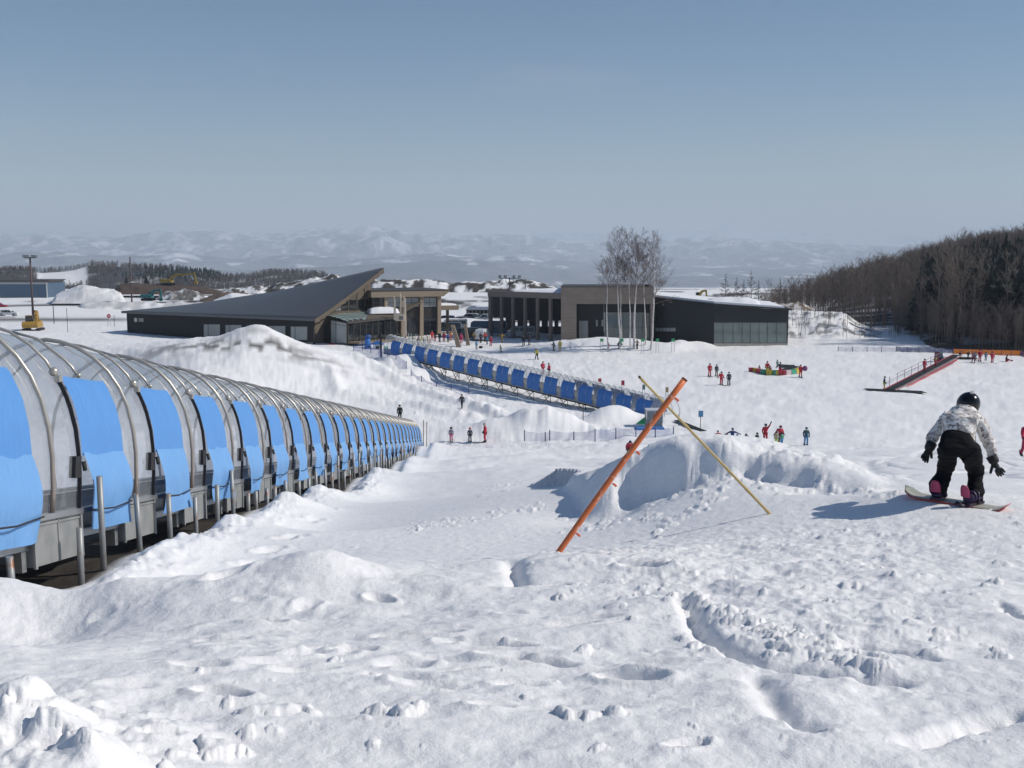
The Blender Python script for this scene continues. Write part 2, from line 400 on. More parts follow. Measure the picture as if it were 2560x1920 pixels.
# scattered clods over the chopped zone and the crest
for i in range(300):
    px = random.uniform(1250, 2560); py = random.uniform(1290, 1640)
    if py < 1380 and px < 1950: continue
    if px < 1700 and py > 1500 and random.random() < .7: continue
    q = gpix(px, py); r = random.choice((.015, .02, .03, .045)) * random.uniform(.8, 1.5); clod(q.x, q.y, r, r * random.uniform(.35, .6))
for i in range(70):
    px = random.uniform(200, 2560); py = random.uniform(1600, 1910)
    q = gpix(px, py); r = random.uniform(.008, .02) * random.choice((1, 1, 2)); clod(q.x, q.y, r, r * .5)
for (px, py, r, h) in ((1010,1790,.08,.05),(940,1780,.06,.035),(1050,1775,.05,.045),(1410,1800,.06,.045),(690,1785,.14,.04),(1470,1805,.05,.05),(1540,1800,.05,.05),(550,1860,.09,.05),(620,1830,.06,.03)):
    q = gpix(px, py); clod(q.x, q.y, r, h)
# footprints
for (px, py, ln, wd, h, ang) in ((660,1551,.19,.08,.10,-.2),(1007,1580,.22,.08,.11,-.15),(1227,1603,.30,.09,.13,-.25),(1319,1643,.30,.09,.14,-.3),(1580,1697,.20,.10,.16,-.3),
    (555,1742,.17,.08,.12,-.3),(949,1504,.16,.10,.12,-.7),(1609,1430,.22,.10,.14,-.4),(1480,1545,.25,.07,.08,-.1),(1430,1560,.2,.07,.08,0),(880,1620,.16,.08,.07,0),
    (1160,1670,.15,.07,.06,.2),(1300,1710,.16,.08,.07,0),(430,1575,.22,.08,.08,.1),(560,1590,.2,.06,.06,0),(1380,1468,.2,.1,.10,.3),(1860,1352,.18,.1,.10,.1),
    (1720,1870,.12,.05,.06,.4),(2020,1835,.10,.04,.07,-.6),(760,1680,.2,.1,.06,.3),(1650,1650,.25,.06,.06,-.1),(400,1830,.1,.05,.06,.3),(1230,1780,.12,.06,.05,.1)):
    q = gpix(px, py); dent(q.x, q.y, ln * .85, wd * .8, h * .7, ang)
for i in range(11):
    q = gpix(560 + i * 26 + random.uniform(-6, 6), 1450 - i * 17 + (i % 2) * 9); dent(q.x, q.y, .18, .12, .06, .5)
for i in range(22):
    px = random.uniform(250, 1300); q = gpix(px, random.uniform(1500, 1800)); dent(q.x, q.y, random.uniform(.08, .2), random.uniform(.05, .1), random.uniform(.015, .035), random.uniform(-.5, .5), .5)
groove([gpix(*p) for p in ((1700,1490),(1760,1588),(1900,1655),(2150,1690),(2280,1700))], .07, .065)
groove([gpix(*p) for p in ((2080,1600),(2250,1630),(2350,1650))], .035, .03)
groove([gpix(*p) for p in ((2500,1510),(2560,1560))], .04, .04)
groove([gpix(*p) for p in ((1890,1700),(1960,1800),(2040,1840))], .08, .05)
groove([gpix(*p) for p in ((2270,1850),(2420,1800),(2560,1775))], .05, .04)
groove([gpix(*p) for p in ((1280,1400),(1295,1470))], .08, .07)
for i in range(160):
    t = random.random(); q = gpix(1720 + 480 * t + random.gauss(0, 14), 1485 + 200 * t ** .55 - random.uniform(5, 40)); clod(q.x, q.y, random.uniform(.02, .07), random.uniform(.015, .05))
# ridges of pushed snow along the track on the middle slope
def ridge(pts, wd, h, jit=.3):
    pts = [gpix(*p) for p in pts]
    for (p, q) in zip(pts[:-1], pts[1:]):
        n = max(2, int((q - p).length / (wd * .22)))
        for i in range(n):
            c = p.lerp(q, i / n); hh = h * random.uniform(1 - jit, 1 + jit)
            stamp(c.x + random.gauss(0, wd * .3), c.y + random.gauss(0, wd * .3), wd * 3, lambda dx, dy: hh * np.exp(-(dx*dx + dy*dy) / (wd * wd)), CL)
ridge([(885,893),(950,925),(1010,962),(1090,990),(1200,1016),(1320,1042),(1450,1066),(1560,1092)], .8, .6, .25)
ridge([(930,895),(985,930),(1050,962),(1120,985)], .6, .35, .4)
ridge([(790,905),(830,930),(850,985),(930,1000),(1040,1015),(1140,1035),(1200,1043)], .7, .45, .35)
for i in range(260):
    t = random.random(); q = gpix(830 + 370 * t + random.gauss(0, 25), 945 + 90 * t + random.gauss(0, 16)); clod(q.x, q.y, random.uniform(.08, .22), random.uniform(.04, .12))
# ski tracks on the groomed field
for i in range(60):
    px = random.uniform(1350, 2560); py = random.uniform(930, 1230)
    a = gpix(px, py); b = gpix(px + random.uniform(-160, 160), py + random.uniform(-25, 25))
    if (a - b).length < 40: groove([a, a.lerp(b, .5) + Vector((random.uniform(-1, 1), 0, 0)), b], .3, .05)
for i in range(46):
    px = random.uniform(1950, 2600); py = random.uniform(1118, 1235); L_ = random.uniform(80, 330); sl = random.uniform(-.10, .16)
    a = gpix(px, py); b = gpix(px + L_, py + L_ * sl)
    if (a - b).length < 30 and min(a.y, b.y) > 20.5: groove([a, a.lerp(b, .5), b], .09, .055)
GZ += CL
for (px, Y, r, h) in ((205, 3.75, .14, .12), (225, 3.5, .15, .09), (120, 3.9, .17, .08), (30, 4.1, .19, .10), (70, 3.6, .16, .07), (-40, 3.8, .2, .10), (150, 3.3, .13, .06), (260, 3.35, .12, .05)):
    q = gat(px, Y); stamp(q.x, q.y, r * 2.4, lambda dx, dy, r=r, h=h: h * np.exp(-((dx * dx + dy * dy) / (r * r) * (.8 + .5 * vnoise(dx * 7 + px, dy * 7, 59))) ** 1.6))
GZ += lp * ((fbm(GX * 8, GY * 8, 3, 57) - .5) * .05 + (fbm(GX * 26, GY * 26, 2, 58) - .5) * .014)
# vegetation / dirt masks, plus shade painted in under the near tunnel ---------------------------------------------
dirt = sstep(-6, -4, al) * (1 - sstep(74, 84, al)) * (1 - sstep(.15, .5, lat)) * sstep(-3.6, -2.9, lat) * (1 - sstep(50, 70, al) * .6)  # near-black strip under the near tunnel: its shade painted into the ground colour
bp = at(620, 850, 131)
dirt = np.maximum(dirt, 1.0 * np.exp(-((GX - bp.x) / 13) ** 2 - ((GY - bp.y + 4.0) / 3.0) ** 2) * sstep(.40, .62, fbm(GX * .55, GY * .9, 4, 81)))
bp2 = at(560, 860, 129)
dirt = np.maximum(dirt, .4 * np.exp(-((GX - bp2.x) / 12) ** 2 - ((GY - bp2.y + 2.5) / 3) ** 2) * sstep(.5, .75, fbm(GX * .5, GY * .5, 4, 82)))
pxl = 1280 + F * UU
road = (1 - sstep(250, 420, pxl)) * np.exp(-((GY - 238 + (pxl < 0) * 0) / 6.0) ** 2) * (GY > 0)
dirt = np.maximum(dirt, .85 * road)
park = sstep(960, 1010, pxl) * (1 - sstep(1400, 1450, pxl)) * sstep(221, 224, GY) * (1 - sstep(240, 250, GY))
dirt = np.maximum(dirt, park * .95 * sstep(.3, .5, fbm(GX * .12, GY * .12, 3, 83) + .12))
spots = sstep(250, 300, GY) * (1 - sstep(520, 600, GY)) * (GY > 0) * sstep(.58, .66, fbm(GX * .05, GY * .05, 5, 84))
dirt = np.maximum(dirt, spots)
forest = sstep(900, 1500, RR) * sstep(.47, .55, fbm(GX * .0009 * 2.2, GY * .0009, 6, 91)) + sstep(560, 800, RR) * (1 - sstep(1600, 2400, RR)) * sstep(.40, .5, fbm(GX * .004, GY * .004, 4, 92))
fld = np.floor((GX + 300 * (fbm(GX * .0004, GY * .0004, 2, 95))) / 420.) * 7 + np.floor(GY / 700.)
forest = np.clip(forest, 0, 1)
idx = np.arange(NR * NT_).reshape(NR, NT_)
Q = np.stack([idx[:-1, :-1].ravel(), idx[:-1, 1:].ravel(), idx[1:, 1:].ravel(), idx[1:, :-1].ravel()], 1)
def snow_mat(name, simple=False):
    t = NT(name)
    f = t.noise(.9, 4)
    snow = t.mix(f, (.82, .82, .83), (.89, .885, .88))
    da = t.n('ShaderNodeAttribute', attribute_name='dirt'); fa = t.n('ShaderNodeAttribute', attribute_name='forest')
    dirt_shade_col = t.mix(t.noise(1.5, 6), (.028, .026, .024), (.10, .085, .072))  # dirt brown, darkened so it also paints the shade below the tunnel
    c = t.mix(da.outputs['Fac'], snow, dirt_shade_col)
    fcol = t.mix(t.noise(.01, 5), (.035, .042, .05), (.08, .085, .09))
    c = t.mix(fa.outputs['Fac'], c, fcol)
    b1 = t.bump(t.noise(9, 6, rough=.6), .35, .05)
    b1 = t.bump(t.noise(1.0, 4, vec_scale=(.5, 2.2, 1), rough=.6), .45, .10, b1)
    b2 = t.bump(t.noise(60, 5, rough=.7), .42, .014, b1)
    return t.done(t.pbr(c, .62, 0, .25, b2))
M_SNOW = snow_mat('snow')
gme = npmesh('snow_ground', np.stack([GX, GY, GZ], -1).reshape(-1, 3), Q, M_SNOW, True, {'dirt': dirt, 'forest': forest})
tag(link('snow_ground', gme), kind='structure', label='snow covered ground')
# ------------------------------------------------------------------ mountains and hills
def crest(tab, px):
    t = np.array(tab, float); return np.interp(px, t[:, 0], t[:, 1])
def s_of(py):       # slope of the view ray through row py (middle column)
    yp = (np.asarray(py, float) - 960) / F; return (-SA - yp * CA) / (CA - yp * SA)
def mount_mat(name, hi):
    t = NT(name)
    sa = t.n('ShaderNodeAttribute', attribute_name='snow')
    fc = t.mix(t.noise(.0035, 6), (.07, .09, .115), (.15, .165, .185))
    c = t.mix(sa.outputs['Fac'], fc, (.78, .79, .82))
    return t.done(t.pbr(c, .8, 0, .1))
def mountain_layer(name, label, tab, Y0, Y1, Y2, base, seed, snowlev, fr, rel):
    az = np.arange(-.56, .56, .0016); ys = np.concatenate([np.linspace(Y0, Y1, 120), np.linspace(Y1, Y2, 20)[1:]])
    A, Yd = np.meshgrid(az, ys); X = np.tan(A) * Yd
    px = 1280 + F * np.tan(A)
    zc = s_of(crest(tab, px)) * Y1
    k = np.clip((Yd - Y0) / (Y1 - Y0), 0, 1); env = k ** 1.25 * np.where(Yd > Y1, 1 - (Yd - Y1) / (Y2 - Y1) * .8, 1)
    n = fbm(X / fr, Yd / fr * .8, 6, seed); rid = 1 - np.abs(2 * fbm(X / fr * 1.6, Yd / fr * 1.1, 6, seed + 20) - 1) * 2
    Z = base + (zc - base) * env + (zc - base) * rel * ((n - .5) * 1.5 + (rid - .6) * .6) * np.clip(env * 3, 0, 1) * (1 - .8 * sstep(.86, 1, k))
    Z += (Yd >= Y1 * .98) * 0
    gx = np.gradient(Z, axis=1) / (np.gradient(X, axis=1)); 
    f1 = fbm(X / fr * 2.2, Yd / fr * .9, 6, seed + 40)
    hfac = np.clip((Z - base) / (zc.max() - base), 0, 1)
    f3 = fbm(X / 130., Yd / 130. * .5, 4, seed + 60)
    snow = sstep(snowlev, snowlev + .09, f1 * .5 + f3 * .5 + hfac ** 2 * .20 - .07 + np.clip(gx, -.6, .6) * .18) * .66 + .18 * f3
    ix = np.arange(X.size).reshape(X.shape)
    Qd = np.stack([ix[:-1, :-1].ravel(), ix[:-1, 1:].ravel(), ix[1:, 1:].ravel(), ix[1:, :-1].ravel()], 1)
    me = npmesh(name, np.stack([X, Yd, Z], -1).reshape(-1, 3), Qd, mount_mat(name, 1), True, {'snow': snow})
    tag(link(name, me), kind='structure', label=label)
mountain_layer('mountains', 'snow streaked mountain range on the horizon',
    [(-200,588),(0,584),(100,586),(250,592),(400,585),(480,579),(560,577),(620,588),(700,583),(780,575),(830,574),(880,576),(925,567),(960,573),(1050,586),(1150,592),(1280,590),(1350,598),(1450,606),(1600,600),(1700,596),(1800,594),(1950,604),(2100,612),(2300,618),(2700,622)],
    11000, 17500, 21000, -160, 3, .50, 700, .34)
mountain_layer('distant_mountains', 'faint white peaks fading into the haze behind the range',
    [(-200,580),(200,580),(300,572),(380,566),(440,562),(520,570),(700,580),(900,584),(1100,585),(1300,578),(1500,586),(1650,572),(1760,566),(1830,564),(1900,574),(2100,590),(2700,600)],
    23000, 26500, 28500, -160, 77, .40, 1500, .12)
mountain_layer('foothills', 'dark wooded foothills below the mountains',
    [(-200,640),(0,634),(150,628),(300,640),(450,632),(600,648),(750,636),(900,646),(1000,640),(1100,630),(1200,645),(1300,640),(1420,652),(1550,668),(1700,672),(1850,668),(2000,676),(2300,682),(2700,684)],
    6300, 9500, 11800, -158, 133, .55, 450, .3)
mountain_layer('near_foothills', 'low wooded ridge with bright snow clearings across the valley',
    [(-200,668),(0,664),(200,672),(400,668),(600,676),(800,668),(950,660),(1080,652),(1180,648),(1280,658),(1400,674),(1500,682),(1600,690),(1750,692),(2000,694),(2700,696)],
    4800, 6200, 7000, -156, 201, .60, 420, .16)
# ------------------------------------------------------------------ trees
def tree_arrays(seed, H, trunk_r, first, nbr, blen, lev=2, up=.55, lean=(0, 0), sides=3, droop=0., conic=0., twig=.012, nsub=5):
    rr = random.Random(seed); V = []; Fq = []; M = []
    def tube(p, r, n, mi):
        b = len(V); k = len(p)
        for i in range(k):
            d = (p[min(i+1, k-1)] - p[max(i-1, 0)]).normalized(); a = d.orthogonal().normalized(); c = d.cross(a)
            for j in range(n):
                t = 2 * math.pi * j / n; V.append(p[i] + a * (r[i] * math.cos(t)) + c * (r[i] * math.sin(t)))
        for i in range(k-1):
            for j in range(n): Fq.append((b+i*n+j, b+i*n+(j+1) % n, b+(i+1)*n+(j+1) % n, b+(i+1)*n+j)); M.append(mi)
    n = 9; pts = []; x = y = 0.
    for i in range(n):
        h = H * i / (n - 1); t = i / (n - 1)
        x += rr.gauss(0, .012) * H * (t > .1); y += rr.gauss(0, .012) * H * (t > .1)
        pts.append(Vector((x * .5 + lean[0] * t, y * .5 + lean[1] * t, h)))
    rad = [trunk_r * (1 - .93 * (i / (n - 1))) for i in range(n)]
    tube(pts, rad, 7 if sides > 3 else 4, 0)
    def on(t):
        f = t * (n - 1); i = min(int(f), n - 2); return pts[i].lerp(pts[i+1], f - i)
    def branch(p, d, L, r, lv):
        q = [p]; k = 4
        for i in range(k):
            d = (d + Vector((rr.gauss(0, .16), rr.gauss(0, .16), rr.gauss(.07 - droop * .3, .12)))).normalized(); q.append(q[-1] + d * L / k)
        tube(q, [r * (1 - .8 * i / k) for i in range(k+1)], 3, 1)
        if lv > 0:
            for j in range(nsub):
                f = rr.uniform(.25, 1.0); i = min(int(f * k), k - 1); b = q[i].lerp(q[i+1], f * k - i)
                nd = (d + Vector((rr.gauss(0, .7), rr.gauss(0, .7), rr.gauss(.15 - droop, .45)))).normalized()
                branch(b, nd, L * rr.uniform(.35, .6), max(twig, r * .45), lv - 1)
    for i in range(nbr):
        t = first + (1 - first) * ((i + rr.random()) / nbr) ** .9
        a = rr.uniform(0, 6.283); L = blen * H * (1 - .55 * (t - first) / (1 - first + 1e-6) - conic * (t - first)) * rr.uniform(.6, 1.15)
        d = Vector((math.cos(a), math.sin(a), up + .8 * (t - first) - conic * .5)).normalized()
        branch(on(t), d, max(.2, L), max(twig, trunk_r * .34 * (1 - t * .6)), lev)
    return np.array([tuple(v) for v in V]), np.array(Fq), np.array(M)
def split_tree(arr, name, mt, mc):
    V, Fq, M = arr; out = []
    for mi, nm, m in ((0, 'trunk', mt), (1, 'crown', mc)):
        f = Fq[M == mi]; u, inv = np.unique(f, return_inverse=True)
        out.append(npmesh(nm, V[u], inv.reshape(-1, 4), m, False))
    return out
def tree_thing(name, label, cat, meshes, loc, rz=0, sc=1, group=None):
    t = thing(name, label, cat, loc, rz, group); t.scale = (sc, sc, sc)
    link('trunk', meshes[0], t); link('crown', meshes[1], t); return t
def birch_mat():
    t = NT('birch_bark'); n = t.noise(1.2, 5, vec_scale=(3, 3, 9)); c = t.mix(t.ramp(n, .55, .66), (.62, .58, .55), (.10, .085, .08))
    return t.done(t.pbr(c, .8))
M_BIRCH = birch_mat(); M_TWIG = sm('twig', (.20, .165, .155), .9); M_BARK = sm('bark', (.10, .085, .075), .9); M_TWIG2 = sm('grey_twig', (.085, .075, .068), .9)
M_LARCH = sm('larch_twig', (.13, .10, .085), .9)
birches = [(1519.6,850,1509,655,.13,'leftmost birch in the row before the brick wall, its short crown leaning left'),
    (1547.6,850,1539,591,.17,'tall birch second from the left in the row, bent at mid height'),
    (1553,850,1551,640,.12,'slim birch close beside the tall bent one'),
    (1575,850,1577,598,.12,'thin straight birch behind the thickest trunk'),
    (1584,852,1594,606,.20,'thickest white trunk of the birch row, in the middle'),
    (1613,854,1610,612,.11,'thin forked birch just left of the last one in the row'),
    (1626,856,1632,604,.17,'rightmost birch of the row, one long branch reaching right')]
for i, (bx, by, tx, ty, r, lab) in enumerate(birches):
    Y = 165 + (i % 3) * .9; b = gat(bx, Y); top = at(tx, ty, Y); H = top.z - b.z
    arr = tree_arrays(100 + i, H, r, (.62, .46, .6, .5, .40, .6, .40)[i], (18, 34, 16, 24, 40, 16, 34)[i], (.24, .24, .17, .20, .27, .18, .26)[i], 2, .75, (top.x - b.x, 0), 5, twig=.011, nsub=8)
    if i == 6:
        V, Fq, M = arr; ex = tree_arrays(555, 4.2, .07, .3, 9, .3, 1, .3, (0, 0), 3, twig=.019)
        E = ex[0]; E = np.stack([E[:, 2] * .93 + .2, E[:, 1], E[:, 0] * .8 + E[:, 2] * .32 + (H * .42)], 1)
        arr = (np.concatenate([V, E]), np.concatenate([Fq, ex[1] + len(V)]), np.concatenate([M, np.ones(len(ex[1]), int)]))
    tree_thing('birch_tree', lab, 'tree', split_tree(arr, 'birch', M_BIRCH, M_TWIG), b, 0, 1, 'bare birches in front of the brick wall')
# larches behind the dark hall
for i, (bx, by, ty, lab) in enumerate(((1812,752,684,'bare larch furthest left behind the snowy roof'),(1842,750,694,'small bare larch second from the left behind the roof'),(1858,752,700,'low bare larch squeezed between two taller ones behind the roof'),
        (1877,756,676,'tallest bare larch behind the dark hall'),(1895,754,702,'short bare larch right of the tallest one'),(1949,752,697,'lone thin larch beside the wooded hill'))):
    Y = 262; b = at(bx, by + 14, Y); H = at(bx, ty, Y).z - b.z
    tree_thing('larch_tree', lab, 'tree', split_tree(tree_arrays(300 + i, H, .11, .18, 46, .30, 1, .18, (0, 0), 3, conic=.6, twig=.035, nsub=7), 'larch', M_BARK, M_LARCH), b, 0, 1, 'bare larches behind the dark hall')
# ------------------------------------------------------------------ wooded hill on the right
def hillz(X, Y):
    px = 1280 + F * X / Y
    A = np.interp(px, [1700, 1963, 2100, 2240, 2400, 2560, 2800], [-9, -4.0, 0.0, 4.5, 9.5, 12.5, 14])
    fy = np.interp(px, [1700, 1960, 2100, 2250, 2340, 2600, 2900], [232, 220, 208, 190, 170, 159, 152])
    k = sstep(0, 1, (Y - fy) / 150.)
    k2 = np.clip((Y - fy) / 12., -1, 1)
    return -15.0 + k2 * 1.1 + A * k + (fbm(X * .05, Y * .05, 4, 140) - .5) * 1.2
hx, hy = np.meshgrid(np.linspace(20, 420, 200), np.linspace(150, 470, 190)); hz = hillz(hx, hy)
ix = np.arange(hx.size).reshape(hx.shape); Qh = np.stack([ix[:-1, :-1].ravel(), ix[:-1, 1:].ravel(), ix[1:, 1:].ravel(), ix[1:, :-1].ravel()], 1)
keepx = 1280 + F * hx / hy
kq = (keepx.ravel()[Qh].min(1) > 1880) & ~((keepx.ravel()[Qh].max(1) < 2330) & (hy.ravel()[Qh].min(1) < 200))
t = NT('hill_floor'); M_HILL = t.done(t.pbr(t.mix(t.ramp(t.noise(.12, 6), .50, .66), (.05, .042, .036), (.62, .63, .67)), .9))
tag(link('hillside', npmesh('hillside', np.stack([hx, hy, hz], -1).reshape(-1, 3), Qh[kq], M_HILL)), kind='structure', label='steep ground under the bare wood')
protos = [tree_arrays(700 + i, 1., .0085, .26, 22, .20, 1, .95, (0, 0), 3, twig=.0021, nsub=8) for i in range(5)]
def conifer_arrays(seed, tiers=11, n=9):
    rr = random.Random(seed); V = []; Fq = []
    for k in range(tiers):
        z = .10 + .88 * k / tiers; r = .25 * (1 - k / tiers) + .012
        for j in range(n):
            a = 6.283 * (j + rr.random()) / n; L = r * rr.uniform(.6, 1.2); wd = L * .38; zz = z + rr.uniform(-.02, .02)
            d = Vector((math.cos(a), math.sin(a), 0)); e = Vector((-math.sin(a), math.cos(a), 0)); b = len(V)
            for (q, hgt) in ((Vector((0, 0, 0)), .05), (d * L * .6 + e * wd, -.015), (d * L, -.06), (d * L * .6 - e * wd, -.015)): V.append(Vector((q.x, q.y, zz + hgt)))
            Fq.append((b, b+1, b+2, b+3))
    b = len(V); V += [Vector((.012 * math.cos(t), .012 * math.sin(t), z)) for z in (0, .9) for t in (0, 2.09, 4.19)]
    Fq += [(b+j, b+(j+1) % 3, b+3+(j+1) % 3, b+3+j) for j in range(3)]
    return np.array([tuple(v) for v in V]), np.array(Fq), np.ones(len(Fq), int)
cons = [conifer_arrays(800 + i) for i in range(3)]
def merge_forest(items, name, mats):
    Vs = []; Fs = []; Ms = []; o = 0
    for (p, x, y, z, h, a, m) in items:
        V, Fq, M = p; c, s = math.cos(a), math.sin(a)
        Vs.append(np.stack([(V[:, 0]*c - V[:, 1]*s) * h + x, (V[:, 0]*s + V[:, 1]*c) * h + y, V[:, 2] * h + z], 1)); Fs.append(Fq + o); Ms.append(np.full(len(Fq), m) if m else M * 0 + 0); o += len(V)
    return npmesh(name, np.concatenate(Vs), np.concatenate(Fs), mats, False, mi=np.concatenate(Ms))
items = []; front = []
M_CON = sm('conifer', (.020, .032, .027), .9, var=.4); M_FBARK = sm('forest_bark', (.185, .148, .124), .9, var=.45, scale=.08)
k = 0
while k < 2500:
    px = random.uniform(1900, 2680) if random.random() < .8 else random.uniform(2300, 2750); Y = 155 + 285 * random.random() ** 1.1
    x = ray(px, 900)[0] * Y
    fy = np.interp(px, [1700, 1960, 2100, 2250, 2340, 2600, 2900], [238, 226, 214, 196, 176, 164, 158])
    if Y < fy: continue
    z = float(hillz(np.array([x]), np.array([Y]))[0]) - .1
    con = (px > 2290 and fy + 5 < Y < fy + 105 and vnoise(np.array([x * .035]), np.array([Y * .05]), 9)[0] > .22) and random.random() < .9
    hgt = random.uniform(8.5, 15.0)
    zlim = float(s_of(crest([(1700,760),(1900,738),(1963,722),(2099,681),(2175,658),(2238,644),(2296,621),(2383,603),(2470,582),(2559,577),(2800,570)], px) + 11)) * Y + random.gauss(0, .9)
    hgt = min(hgt, zlim - z)
    if hgt < 3.2: continue
    if con: items.append((random.choice(cons), x, Y, z, hgt * 1.0, random.uniform(0, 6.28), 1))
    else: items.append((random.choice(protos), x, Y, z, hgt, random.uniform(0, 6.28), 0))
    k += 1
for _ in range(900):
    px = random.uniform(2230, 2720); fy = float(np.interp(px, [1700, 1960, 2100, 2250, 2340, 2600, 2900], [240, 228, 214, 196, 175, 163, 156])); Y = fy + random.uniform(-3, 26)
    x = ray(px, 900)[0] * Y; z = max(float(hillz(np.array([x]), np.array([Y]))[0]), HZ(x, Y) - .1) - .1
    items.append((random.choice(protos), x, Y, z, random.uniform(2.0, 6.5), random.uniform(0, 6.28), 0))
me = merge_forest(items, 'forest', [M_FBARK, M_CON]); tag(link('forest', me), 'dense bare and dark evergreen wood covering the right hill', 'forest', kind='stuff')
# snow bank with saplings at the foot of the hill
bkx = np.linspace(1905, 2420, 130); bky = np.linspace(181, 214, 40)
P_, Yb = np.meshgrid(bkx, bky); Xb = (P_ - 1280) / (F * .992) * Yb
ctop = crest([(1900,772),(1960,778),(2000,777),(2095,781),(2112,788),(2140,808),(2180,826),(2205,832),(2240,847),(2275,866),(2310,884),(2420,896)], P_)
zt = s_of(ctop) * 196; zb = plat(Yb) - .3
kk = sstep(182, 196, Yb + (fbm(Xb * .25, Yb * .25, 3, 150) - .5) * 3)
Zb = np.where(Yb < 197, zb + np.maximum(zt - zb, -.4) * kk, np.maximum(zt, zb - .4) - np.clip(Yb - 197, 0, 20) * .12) + (fbm(Xb * .6, Yb * .6, 4, 152) - .5) * .8 * (.3 + .7 * (Yb < 196))
gr = sstep(.52, .62, fbm(Xb * .9, Yb * 1.4, 5, 153)) * .75 * sstep(184, 187, Yb)
ix = np.arange(Xb.size).reshape(Xb.shape); Qb = np.stack([ix[:-1, :-1].ravel(), ix[:-1, 1:].ravel(), ix[1:, 1:].ravel(), ix[1:, :-1].ravel()], 1)
tag(link('snow_bank', npmesh('snow_bank', np.stack([Xb, Yb, Zb], -1).reshape(-1, 3), Qb, M_SNOW, True, {'dirt': gr, 'forest': gr * 0})), kind='structure', label='steep snow bank beside the dark hall')
# brown scrub bank behind it
bx2, by2 = np.meshgrid(np.linspace(1860, 2060, 60), np.linspace(204, 222, 16)); X2 = (bx2 - 1280) / (F * .992) * by2
zt2 = s_of(crest([(1860,770),(1900,758),(1930,757),(2000,757),(2020,768),(2050,790),(2060,800)], bx2)) * 210
Z2 = np.where(by2 < 210, -15 + (zt2 + 15) * sstep(203, 210, by2), zt2 - (by2 - 210) * .2) + (fbm(X2, by2, 3, 160) - .5) * .7
ix = np.arange(X2.size).reshape(X2.shape); Qb = np.stack([ix[:-1, :-1].ravel(), ix[:-1, 1:].ravel(), ix[1:, 1:].ravel(), ix[1:, :-1].ravel()], 1)
t = NT('scrub'); M_SCRUB = t.done(t.pbr(t.mix(t.ramp(t.noise(1.1, 6), .42, .6), (.17, .13, .10), (.6, .58, .57)), .95))
tag(link('scrub_bank', npmesh('scrub_bank', np.stack([X2, by2, Z2], -1).reshape(-1, 3), Qb, M_SCRUB)), kind='structure', label='brown scrub covered bank behind the dark hall')
sap_me = [split_tree(tree_arrays(900 + i, 1., .011, .3, 8, .22, 1, .8, (random.uniform(-.12, .12), 0), 3, twig=.005, nsub=2), 'sapling', M_BARK, M_TWIG2) for i in range(4)]
def bankz(px, Y):
    i = np.clip(np.searchsorted(bkx, px), 0, 129); j = np.clip(np.searchsorted(bky, Y), 0, 39); return float(Zb[j, i])
for i in range(58):
    px = random.uniform(1975, 2245); Y = random.uniform(184, 197); h = random.uniform(2.2, 5.5) * (1 if px < 2150 else .7)
    x = (px - 1280) / (F * .992) * Y
    tree_thing('sapling', 'thin bare sapling on the snow bank right of the dark hall', 'sapling', sap_me[i % 4], (x, Y, bankz(px, Y) - .1), random.uniform(0, 6.28), h, 'bare saplings on the snow bank')
# ------------------------------------------------------------------ wooded ridge on the left
tabL = [(-300,676),(0,668),(60,664),(120,672),(200,664),(240,655),(330,656),(420,658),(500,664),(545,668),(565,680),(620,684),(680,674),(760,673),(810,676),(830,686),(900,700),(1000,720)]
lx, ly = np.meshgrid(np.linspace(-330, 1000, 220), np.linspace(620, 1010, 50)); Xl = (lx - 1280) / (F * .992) * ly
zt = s_of(crest(tabL, lx) + 12) * 900
Zl = -26 + (zt + 26) * sstep(640, 900, ly) - np.clip(ly - 900, 0, 200) * .15 + (fbm(Xl * .02, ly * .02, 4, 170) - .5) * 5
clear = sstep(95, 118, lx) * (1 - sstep(225, 238, lx)) * sstep(745, 765, ly) * (1 - sstep(880, 895, ly))
clear2 = sstep(.55, .62, fbm(Xl * .013, ly * .02, 4, 172)) * (1 - sstep(720, 800, ly)) * sstep(500, 560, lx) 
cl = np.clip(clear + clear2 + .35 * sstep(.5, .7, fbm(Xl * .03, ly * .03, 4, 175)), 0, 1)
ix = np.arange(Xl.size).reshape(Xl.shape); Qb = np.stack([ix[:-1, :-1].ravel(), ix[:-1, 1:].ravel(), ix[1:, 1:].ravel(), ix[1:, :-1].ravel()], 1)
tag(link('wooded_ridge', npmesh('wooded_ridge', np.stack([Xl, ly, Zl], -1).reshape(-1, 3), Qb, M_SNOW, True, {'dirt': cl * 0, 'forest': 1 - cl})), kind='structure', label='low wooded ridge on the left with one snowy field')
items = []
lowp = [(lambda a: (a[0] * np.array([1.7, 1.7, 1.0]), a[1], a[2]))(tree_arrays(740 + i, 1., .014, .18, 20, .34, 0, .6, (0, 0), 3, twig=.016)) for i in range(4)]
while len(items) < 5200:
    px = random.uniform(-120, 900); Y = random.uniform(625, 925); j = int(np.clip((Y - 620) / 390 * 49, 0, 48)); i = int(np.clip((px + 330) / 1330 * 219, 0, 218))
    if clear[j, i] > .4 or (cl[j, i] > .6 and random.random() < .8): continue
    x = (px - 1280) / (F * .992) * Y; con = fbm(np.array([x * .012]), np.array([Y * .015]), 2, 177)[0] > .66
    items.append((random.choice(cons if con else lowp), x, Y, float(Zl[j, i]) - .3, random.uniform(2.8, 5), random.uniform(0, 6.28), 1 if con else 0))
tag(link('forest', merge_forest(items, 'ridge_forest', [sm('ridge_bark', (.115, .097, .095), .9, var=.4, scale=.05), M_CON])), 'dark winter wood along the low ridge on the left', 'forest', kind='stuff')
